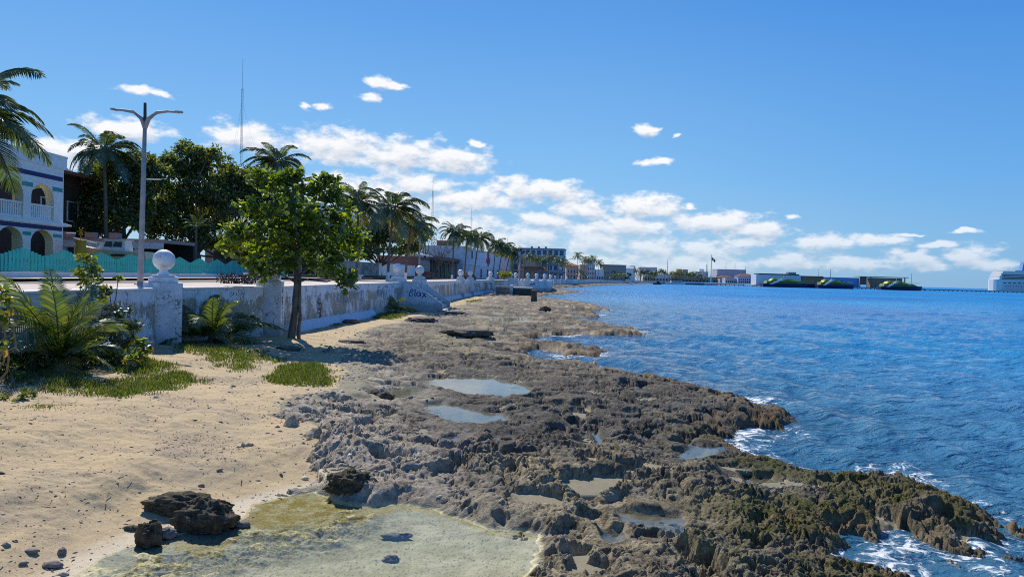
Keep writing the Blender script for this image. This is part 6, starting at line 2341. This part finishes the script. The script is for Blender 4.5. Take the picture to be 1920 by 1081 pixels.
def hall(name, label, px0, px1, pt, Y, dep, mat, zb=1.6, **kw):
    return facing(name, label, px0, px1, pt, Y, dep, mat, zb=zb, group='ferry terminal halls', **kw)


w_ = hall('white_terminal', 'white ferry terminal hall with a dark roof line', 1418, 1502, 515, 650, 14, whiteb_m, wins=[(18 + 4 * k, .5, 3, 3.5) for k in range(5)])
MB().span(2, 39, -.4, 12, zat(1460, 515, 650) - 1.6 + .003, zat(1460, 513, 650) - 1.6).build('roof', dark_m, w_)
MB().span(30, 37, 2, 8, zat(1460, 513, 650) - 1.6, zat(1460, 512, 650) - .3).build('roof_plant', metal_m, w_)
w_ = hall('timber_terminal', 'brown timber annex between the white and the blue terminal halls', 1503, 1543, 518, 650, 12, wood_m, roof='flat', roofm=dark_m, wins=[(1 + 3.8 * k, .4, 2.6, 2.4) for k in range(5)])
w_ = hall('blue_terminal', 'blue clad ferry terminal hall with faint lettering', 1546, 1611, 520, 648, 12, blue_m)
mb = MB()
for k, ww in enumerate((1.2, .5, .9, .9, .6, .9, .9, 0, .9)):
    if ww: mb.span(8 + k * 1.35, 8 + k * 1.35 + ww, -.06, 0, 4.0, 5.3)
mb.build('lettering', navy_m, w_)
Yt = 646
w_ = hall('slatted_terminal', 'brown slatted open terminal with an overhanging flat roof', 1636, 1692, 521, Yt, 10, wood_m, wins=[(2 + 3.2 * k, .3, 2.4, 1.6) for k in range(7)], winm=dark_m)
ha = zat(1660, 520, Yt) - 1.6
ax = xa(1636, Yt)
MB().span(xa(1612, Yt) - ax, xa(1703, Yt) - ax, -1, 11, ha + .05, ha + .6).build('roof', wood_m, w_)
for x_ in (1613, 1626, 1633, 1697):
    x = xa(x_, Yt) - ax
    MB().span(x - .35, x + .35, 0, .7, -.1, ha + .048).build('post', white_m if x_ == 1626 else wood_m, w_)
MB().span(xa(1613, Yt) - ax, xa(1625, Yt) - ax, .5, .9, 2.2, ha).build('side_panel', brick_m, w_)


def ferry(px0, px1, Y, label, dz=0.0):
    a, b = xa(px0, Y), xa(px1, Y)
    L = b - a
    th = thing('ferry', label, 'ferry', (a, Y, 0), group='lime and navy ferries at the terminal pier')
    z1 = 3.1
    mb = MB()
    vs, fs = [], []
    st = [(0, 4.6), (.55, 4.8), (.82, 3.6), (.95, 1.4), (1.0, .15)]
    for k, hw_ in st:
        for z in (-.8, z1):
            kk = k if z > 0 else k * .96
            vs += [(kk * L, hw_ * (1 if z > 0 else .8), z + (k * .5 if z > 0 else 0)), (kk * L, -hw_ * (1 if z > 0 else .8), z + (k * .5 if z > 0 else 0))]
    for i in range(len(st) - 1):
        q, r = 4 * i, 4 * i + 4
        fs += [(q, q + 2, r + 2, r), (q + 1, r + 1, r + 3, q + 3), (q + 2, q + 3, r + 3, r + 2), (q, r, r + 1, q + 1)]
    fs += [(0, 1, 3, 2), (16, 18, 19, 17)]
    mb.add(vs, fs).build('hull', hullnavy_m, th)
    mb = MB()
    mb.add([(.06 * L, -4.0, z1 + .02), (.86 * L, -3.0, z1 + .4), (.86 * L, 3.0, z1 + .4), (.06 * L, 4.0, z1 + .02), (.08 * L, -3.7, z1 + 2.2), (.74 * L, -2.7, z1 + 2.3), (.74 * L, 2.7, z1 + 2.3), (.08 * L, 3.7, z1 + 2.2)], [(0, 1, 5, 4), (1, 2, 6, 5), (2, 3, 7, 6), (3, 0, 4, 7), (4, 5, 6, 7)])
    mb.build('main_cabin', olive_m, th)
    MB().span(.12 * L, .60 * L, -3.74, -3.4, z1 + 1.0, z1 + 1.6).build('window_band', dark_m, th)
    mb = MB()
    mb.add([(.14 * L, -3.2, z1 + 2.22), (.66 * L, -2.5, z1 + 2.3), (.66 * L, 2.5, z1 + 2.3), (.14 * L, 3.2, z1 + 2.22), (.18 * L, -3.0, z1 + 4.0), (.54 * L, -2.3, z1 + 4.0), (.54 * L, 2.3, z1 + 4.0), (.18 * L, 3.0, z1 + 4.0)], [(0, 1, 5, 4), (1, 2, 6, 5), (2, 3, 7, 6), (3, 0, 4, 7), (4, 5, 6, 7)])
    mb.build('upper_deck', lime_m, th)
    MB().span(.2 * L, .42 * L, -2.6, 2.6, z1 + 4.7, z1 + 4.95).build('sun_canopy', lime_m, th)
    mb = MB()
    for x in (.21, .41):
        mb.span(x * L - .15, x * L + .15, -2.4, -2.1, z1 + 4.0, z1 + 4.7)
    mb.build('canopy_post', lime_m, th)
    MB().extrude([(.10 * L, -5.4, z1 - .5), (.17 * L, -5.4, z1 - .5), (.42 * L, -5.4, z1 + 4.4), (.33 * L, -5.4, z1 + 4.4)], (0, 1.2, 0)).build('stern_wing', gel_m, th)
    mb = MB()
    for q in range(9):
        mb.span((.62 + .035 * q) * L, (.62 + .035 * q) * L + .12, -2.9, -2.8, z1 + 2.0, z1 + 3.2)
    mb.span(.62 * L, .91 * L, -2.9, -2.8, z1 + 3.2, z1 + 3.32)
    mb.build('bow_rail', lime_m, th)
    MB().span(.2 * L, .5 * L, -3.1, -2.8, z1 + 2.75, z1 + 3.3).build('window_band', dark_m, th)
    MB().tube([(.4 * L, 0, z1 + 4.0), (.4 * L, 0, z1 + 7.5)], .12, 5).build('radar_mast', gel_m, th)
    return th


ferry(1428, 1532, 612, 'largest lime and navy ferry before the white terminal hall')
ferry(1531, 1603, 606, 'green topped navy ferry before the blue terminal hall')
ferry(1648, 1730, 600, 'outermost navy ferry before the slatted terminal')

Ys = 1300.0
s = Ys / FPX
ax = D(1858, 545, Ys).x
th = thing('cruise_ship', 'big white cruise ship with a blue funnel at the far pier', 'cruise ship', (ax, Ys, 0))
L = 190 * s
def sx2(px_): return (px_ - 1858) * s
def sz2(py_): return (547 - py_) * s + .0
mb = MB()
hp = [(0, 6), (2, 11), (10, 15), (L * .8, 15), (L, 0)]
low = [(x + (2 if i == 0 else 0), y) for i, (x, y) in enumerate(hp)]
ring = [(x, y) for x, y in hp] + [(x, -y) for x, y in hp[::-1]]
mb.prism(ring, -3, sz2(526))
mb.build('hull', gel_m, th)
decks = [(1863, 526, 519, 14.6), (1866, 519, 514, 14.4), (1869, 514, 511, 14.0)]
for k, (x_, yb_, yt_, hw_) in enumerate(decks):
    MB().span(sx2(x_), L * .85, -hw_, hw_, sz2(yb_) + .01, sz2(yt_)).build('deck', gel_m, th)
MB().span(sx2(1893), L * .8, -12, 12, sz2(511) + .02, sz2(508.5)).build('top_deck', whiteb_m, th)
for yb_ in (518, 520.8, 523.2, 525.6):
    MB().span(sx2(1868), L * .8, -15.2, -14, sz2(yb_), sz2(yb_ - 1.4)).build('balcony_band', glass_m, th)
for k in range(10):
    x = sx2(1870 + k * 9)
    MB().span(x, x + 5.5, -15.1, -14.5, sz2(533.2), sz2(531.2)).build('window', glass_m, th)
for k in range(12):
    MB().lathe([(.9, 0), (.9, .3)], 8).build('porthole', glass_m, th, loc=(sx2(1874 + k * 5), -15.1, sz2(538))).rotation_euler = (R(90), 0, 0)
mb = MB()
mb.add([(sx2(1911), -5, sz2(508.6)), (sx2(1930), -5, sz2(508.6)), (sx2(1930), 5, sz2(508.6)), (sx2(1911), 5, sz2(508.6)), (sx2(1915), -4, sz2(492)), (sx2(1929), -4, sz2(492)), (sx2(1929), 4, sz2(492)), (sx2(1915), 4, sz2(492))], [(0, 1, 5, 4), (1, 2, 6, 5), (2, 3, 7, 6), (3, 0, 4, 7), (4, 5, 6, 7)])
mb.build('funnel', blue_m, th)
MB().span(sx2(1874), sx2(1892), -12, 12, sz2(511) + .02, sz2(510.4)).build('glass_screen', glass_m, th)
mb = MB()
for k in range(9):
    mb.span(sx2(1874 + 2.2 * k), sx2(1874.3 + 2.2 * k), -12.2, -12, sz2(510.4), sz2(508.2))
mb.build('deck_rail', gel_m, th)

c = D(1232, 531, 560)
th = thing('fishing_boat', 'small dark fishing boat moored off the far shore', 'boat', (c.x, c.y, 0))
MB().prism([(-3.2, 0), (-2, -1.3), (2.6, -1.3), (3.2, 0), (2.6, 1.3), (-2, 1.3)], -.4, 1.2).build('hull', darkst_m, th)
MB().span(-.5, 1.8, -.9, .9, 1.2, 2.6).build('cabin', dark_m, th)
c = D(1266, 531, 640)
th = thing('white_yacht', 'low white motor yacht lying at the quay shops', 'boat', (c.x, c.y, 0))
MB().prism([(-9, 0), (-6, -2.2), (8, -2.2), (9, 0), (8, 2.2), (-6, 2.2)], -.4, 1.8).build('hull', gel_m, th)
MB().span(-4, 6, -1.7, 1.7, 1.8, 3.4).build('cabin', gel_m, th)
MB().span(-3.8, 5.5, -1.76, -1.6, 2.3, 3.0).build('window_band', glass_m, th)
c = D(1290, 533, 655)
th = thing('tender', 'long low dark tender tied along the quay', 'boat', (c.x, c.y, 0))
MB().prism([(-12, 0), (-10, -1.8), (13, -1.8), (15, 0), (13, 1.8), (-10, 1.8)], -.4, 1.3).build('hull', hullnavy_m, th)
MB().span(-8, 8, -1.3, 1.3, 1.3, 2.3).build('cabin', gel_m, th)
# ------------------------------------------------------------------ loose rocks, slabs, stones
from mathutils import noise as mnoise
import bmesh


def rock_m(name, c1, c2, c3):
    m, t, out = new_mat(name)
    pos = t.node('ShaderNodeNewGeometry').outputs['Position']
    col = t.mix(t.ramp(t.noise(9, pos, 8, .7), .35, .66), c1, c2)
    col = t.mix(t.math('MULTIPLY', t.ramp(t.noise(40, pos, 5, .7), .58, .7), .6), col, c3)
    principled(t, out, col, .92, t.bump(t.noise(45, pos, 6, .75), 1.0, .03), 0, .25)
    return m


karst_m = rock_m('dark karst', (0.06, 0.05, 0.034, 1), (0.19, 0.16, 0.105, 1), (0.34, 0.29, 0.20, 1))
stone_m = rock_m('grey beach stone', (0.25, 0.23, 0.20, 1), (0.36, 0.33, 0.29, 1), (0.44, 0.41, 0.36, 1))
slab_m = rock_m('dark slab stone', (0.10, 0.09, 0.075, 1), (0.19, 0.17, 0.14, 1), (0.3, 0.27, 0.22, 1))


def rock(name, label, px_, py_, z, size, mat, seed, rough=.35, cat='rock', sub=5, rz=0.0, group=None, flat=0.0, sink=.25, pits=.12):
    p = P(px_, py_, z)
    g = gz1(p.x, p.y)
    bm = bmesh.new()
    bmesh.ops.create_icosphere(bm, subdivisions=sub, radius=1.0)
    off = Vector((seed * 7.3, seed * 3.1, seed * 1.7))
    for v in bm.verts:
        d = v.co.normalized()
        r = 1 + rough * mnoise.fractal(d * 1.6 + off, .9, 2.0, 5)
        f = mnoise.voronoi(d * 3.4 + off)[0]
        r += pits * (min(f[1] - f[0], .5) - .2) * 2
        f = mnoise.voronoi(d * 8 + off)[0]
        r += pits * .45 * (min(f[1] - f[0], .5) - .2) * 2
        q = d * r
        if flat: q.z = max(min(q.z, 1 - flat), -1)
        v.co = Vector((q.x * size[0], q.y * size[1], q.z * size[2]))
    me_ = bpy.data.meshes.new(name)
    bm.to_mesh(me_)
    bm.free()
    o = link(me_, name, mat, smooth=True)
    o.location = (p.x, p.y, g + size[2] * (1 - 2 * sink))
    o.rotation_euler = (0, 0, rz)
    return tag(o, label, cat, group)


rock('rock', 'broad dark pitted rock cluster, largest on the open sand', 385, 962, .3, (.33, .26, .24), karst_m, 2, .36, rz=.1, sink=.36, pits=.16)
rock('rock', 'long dark rock ledge behind the largest pitted rock', 350, 936, .34, (.46, .20, .15), karst_m, 4, .4, rz=.15, sink=.3, pits=.16)
rock('rock', 'upright brown rock at the edge of the shallow pool', 281, 1000, .25, (.13, .13, .17), karst_m, 6, .3, rz=.5, sink=.25)
rock('rock', 'small grey rock leaning on the upright brown rock', 308, 985, .27, (.12, .10, .08), stone_m, 9, .4, sub=4)
rock('rock', 'knobbly dark rock rising from the pool margin by the rock shelf', 655, 922, .2, (.30, .22, .16), karst_m, 12, .4, sink=.42, pits=.18)
rock('stone', 'pale rounded stone in the algae margin beside the dark cluster', 455, 975, .2, (.09, .07, .045), stone_m, 14, .25, sub=4, cat='stone')
rock('stone', 'oval grey green stone on the sand near the corner of the beach', 100, 1030, .33, (.10, .06, .035), stone_m, 21, .15, sub=4, cat='stone', pits=.03)
rock('stone', 'flat pale stone on the sand above the oval one', 60, 1013, .35, (.075, .05, .025), stone_m, 22, .15, sub=4, cat='stone', pits=.03)
rock('stone', 'small angular brown stone near the pool', 117, 1010, .33, (.045, .04, .04), stone_m, 23, .3, sub=3, cat='stone')
rock('stone', 'dark flat stone left of the upright rock', 247, 968, .32, (.10, .05, .03), karst_m, 24, .2, sub=4, cat='stone')
rock('slab', 'thick dark limestone slab lying on the sand near the beach steps', 790, 602, .5, (.85, .9, .28), slab_m, 31, .25, flat=.45, cat='slab', sink=.25, pits=.06, rz=.1)
rock('slab', 'small dark slab at the foot of the flaking wall', 657, 607, .55, (.42, .4, .18), slab_m, 33, .25, flat=.4, cat='slab', sink=.3, pits=.06, sub=4)
rock('slab', 'thin dark slab on the sand past the beach steps', 855, 588, .46, (.75, .55, .16), slab_m, 35, .2, flat=.4, cat='slab', sink=.3, pits=.05, sub=4)
rock('slab', 'long flat dark ledge slab on the rock shelf beyond the sand', 880, 626, .5, (1.1, .8, .26), slab_m, 37, .3, flat=.4, cat='slab', sink=.42, pits=.06, rz=.05)
rock('slab', 'low slab in the shade of the almond tree', 540, 655, .65, (.42, .3, .12), slab_m, 39, .3, flat=.3, cat='slab', sink=.35, pits=.08, sub=4)
rock('slab', 'short slab on the sand right of the tree shade', 660, 640, .57, (.5, .3, .10), slab_m, 41, .3, flat=.3, cat='slab', sink=.3, pits=.08, sub=4)
rock('rock', 'pair lump of dark rock in the side tide pool', 700, 743, .34, (.16, .14, .10), karst_m, 43, .3, sub=4)
rock('rock', 'dark rock lump between the two middle tide pools', 722, 748, .34, (.22, .18, .13), karst_m, 45, .35, sub=4)
rock('rock', 'round dark boulder beside the lone stone post', 1022, 584, .35, (.5, .45, .28), karst_m, 47, .35, sub=4)
rock('stone', 'small algae crusted stone in the shallow pool, farther one', 745, 1000, .14, (.16, .07, .06), stone_m, 51, .4, sub=4, cat='stone', sink=.42)
rock('stone', 'small algae crusted stone in the shallow pool, nearer one', 733, 1040, .14, (.09, .06, .05), stone_m, 53, .35, sub=4, cat='stone', sink=.42)

# pebbles, shell bits and dried weed strewn over the sand
NR.seed(77)
n = 8000
Xq = NR.uniform(-11, -1.5, n * 3)
Yq = 6.6 + 17 * NR.rand(n * 3) ** 1.6
dsq = sdf(SAND, Xq, Yq)
keep = np.where((dsq > .1) & (Xq > np.interp(Yq, wy_, wx_) + .3) & (sdf(PPOLY['fore'], Xq, Yq) < .25))[0][:n]
Xq, Yq = Xq[keep], Yq[keep]
Zq = gnd(Xq, Yq)
vs, fs = [], []
for x, y, z in zip(Xq, Yq, Zq):
    r = .0045 + .016 * NR.rand() ** 6
    a = NR.uniform(0, 6.28)
    st_ = 1 + 1.6 * NR.rand()
    c, s = math.cos(a), math.sin(a)
    k = len(vs)
    for dx, dy, dz in ((st_, 0, 0), (0, .8, 0), (-st_, 0, 0), (0, -.8, 0), (0, 0, .8), (0, 0, -.5)):
        vs.append((x + r * (dx * c - dy * s), y + r * (dx * s + dy * c), z + r * dz))
    for q in ((0, 1, 4), (1, 2, 4), (2, 3, 4), (3, 0, 4), (1, 0, 5), (2, 1, 5), (3, 2, 5), (0, 3, 5)):
        fs.append(tuple(k + i for i in q))
m, t, out = new_mat('pebble')
g_ = t.node('ShaderNodeNewGeometry')
rp = t.node('ShaderNodeValToRGB')
t.l.new(g_.outputs['Random Per Island'], rp.inputs[0])
e = rp.color_ramp.elements
e[0].color = (0.16, 0.125, 0.09, 1)
e[1].color = (0.60, 0.52, 0.42, 1)
e.new(.55).color = (0.34, 0.27, 0.19, 1)
principled(t, out, rp.outputs[0], .8)
tag(link(np_mesh('pebbles', np.array(vs), np.array(fs)), 'pebbles', m), 'pebbles and bits of dry weed strewn over the sand', kind='stuff')

# coral rubble where the sand runs out onto the shelf, and shreds of dried sea grass along the old tide lines
NR.seed(88)
N_ = 60000
Xq = NR.uniform(-10.5, 2.0, N_)
Yq = 7.0 + 26 * NR.rand(N_) ** 1.5
dsq = sdf(SAND, Xq, Yq)
ok = (Xq > np.interp(Yq, wy_, wx_) + .3) & (sdf(PPOLY['fore'], Xq, Yq) < 0)
pr = np.exp(-np.abs(dsq + .1) / .8) * (.35 + .65 * sstep(-.2, .3, fbm(Xq * 1.2, Yq * 1.2, 3, 401)))
keep = np.where(ok & (NR.rand(N_) < pr * .35))[0][:2600]
Xr, Yr = Xq[keep], Yq[keep]
Zr = gnd(Xr, Yr)
vs, fs = [], []
for x, y, z in zip(Xr, Yr, Zr):
    r = .010 + .045 * NR.rand() ** 4
    k = len(vs)
    ax = NR.normal(size=(6, 3)) * .3
    for i, dd in enumerate(((1.3, 0, 0), (0, .9, 0), (-1.2, 0, 0), (0, -.9, 0), (0, 0, .8), (0, 0, -.5))):
        vs.append((x + r * (dd[0] + ax[i][0]), y + r * (dd[1] + ax[i][1]), z + r * (dd[2] + ax[i][2] * .5)))
    for q in ((0, 1, 4), (1, 2, 4), (2, 3, 4), (3, 0, 4), (1, 0, 5), (2, 1, 5), (3, 2, 5), (0, 3, 5)):
        fs.append(tuple(k + i for i in q))
m, t, out = new_mat('coral rubble')
g_ = t.node('ShaderNodeNewGeometry')
rp = t.node('ShaderNodeValToRGB')
t.l.new(g_.outputs['Random Per Island'], rp.inputs[0])
e = rp.color_ramp.elements
e[0].color = (0.10, 0.085, 0.065, 1)
e[1].color = (0.66, 0.60, 0.50, 1)
e.new(.5).color = (0.30, 0.26, 0.20, 1)
principled(t, out, rp.outputs[0], .9)
tag(link(np_mesh('rubble', np.array(vs), np.array(fs)), 'rubble', m), 'broken coral rubble where the sand meets the rock', kind='stuff')

pr = sstep(-.05, .35, fbm(Xq * 0.55, Yq * 1.6, 5, 231)) * sstep(.1, .8, dsq) * (.3 + .7 * sstep(8, 11, Yq))
keep = np.where(ok & (NR.rand(N_) < pr * .5))[0][:7000]
Xr, Yr = Xq[keep], Yq[keep]
Zr = gnd(Xr, Yr)
a_ = NR.uniform(0, 6.28, len(Xr))
L_ = .02 + .07 * NR.rand(len(Xr)) ** 2
W_ = .003 + .004 * NR.rand(len(Xr))
ca, sa = np.cos(a_), np.sin(a_)
v0 = np.stack([Xr - sa * W_, Yr + ca * W_, Zr + .004], 1)
v1 = np.stack([Xr + sa * W_, Yr - ca * W_, Zr + .004], 1)
v2 = np.stack([Xr + ca * L_ + sa * W_, Yr + sa * L_ - ca * W_, Zr + .006 + .012 * NR.rand(len(Xr))], 1)
v3 = np.stack([Xr + ca * L_ - sa * W_, Yr + sa * L_ + ca * W_, Zr + .006 + .012 * NR.rand(len(Xr))], 1)
n_ = len(Xr)
i_ = np.arange(n_)
tag(link(np_mesh('dry_weed', np.concatenate([v0, v1, v2, v3]), np.stack([i_, n_ + i_, 2 * n_ + i_, 3 * n_ + i_], 1)), 'dry_weed', surf('dry sea grass', (.10, .08, .055, 1), (.17, .13, .09, 1), 8, .9, 0)), 'shreds of dried sea grass along old tide lines', kind='stuff')
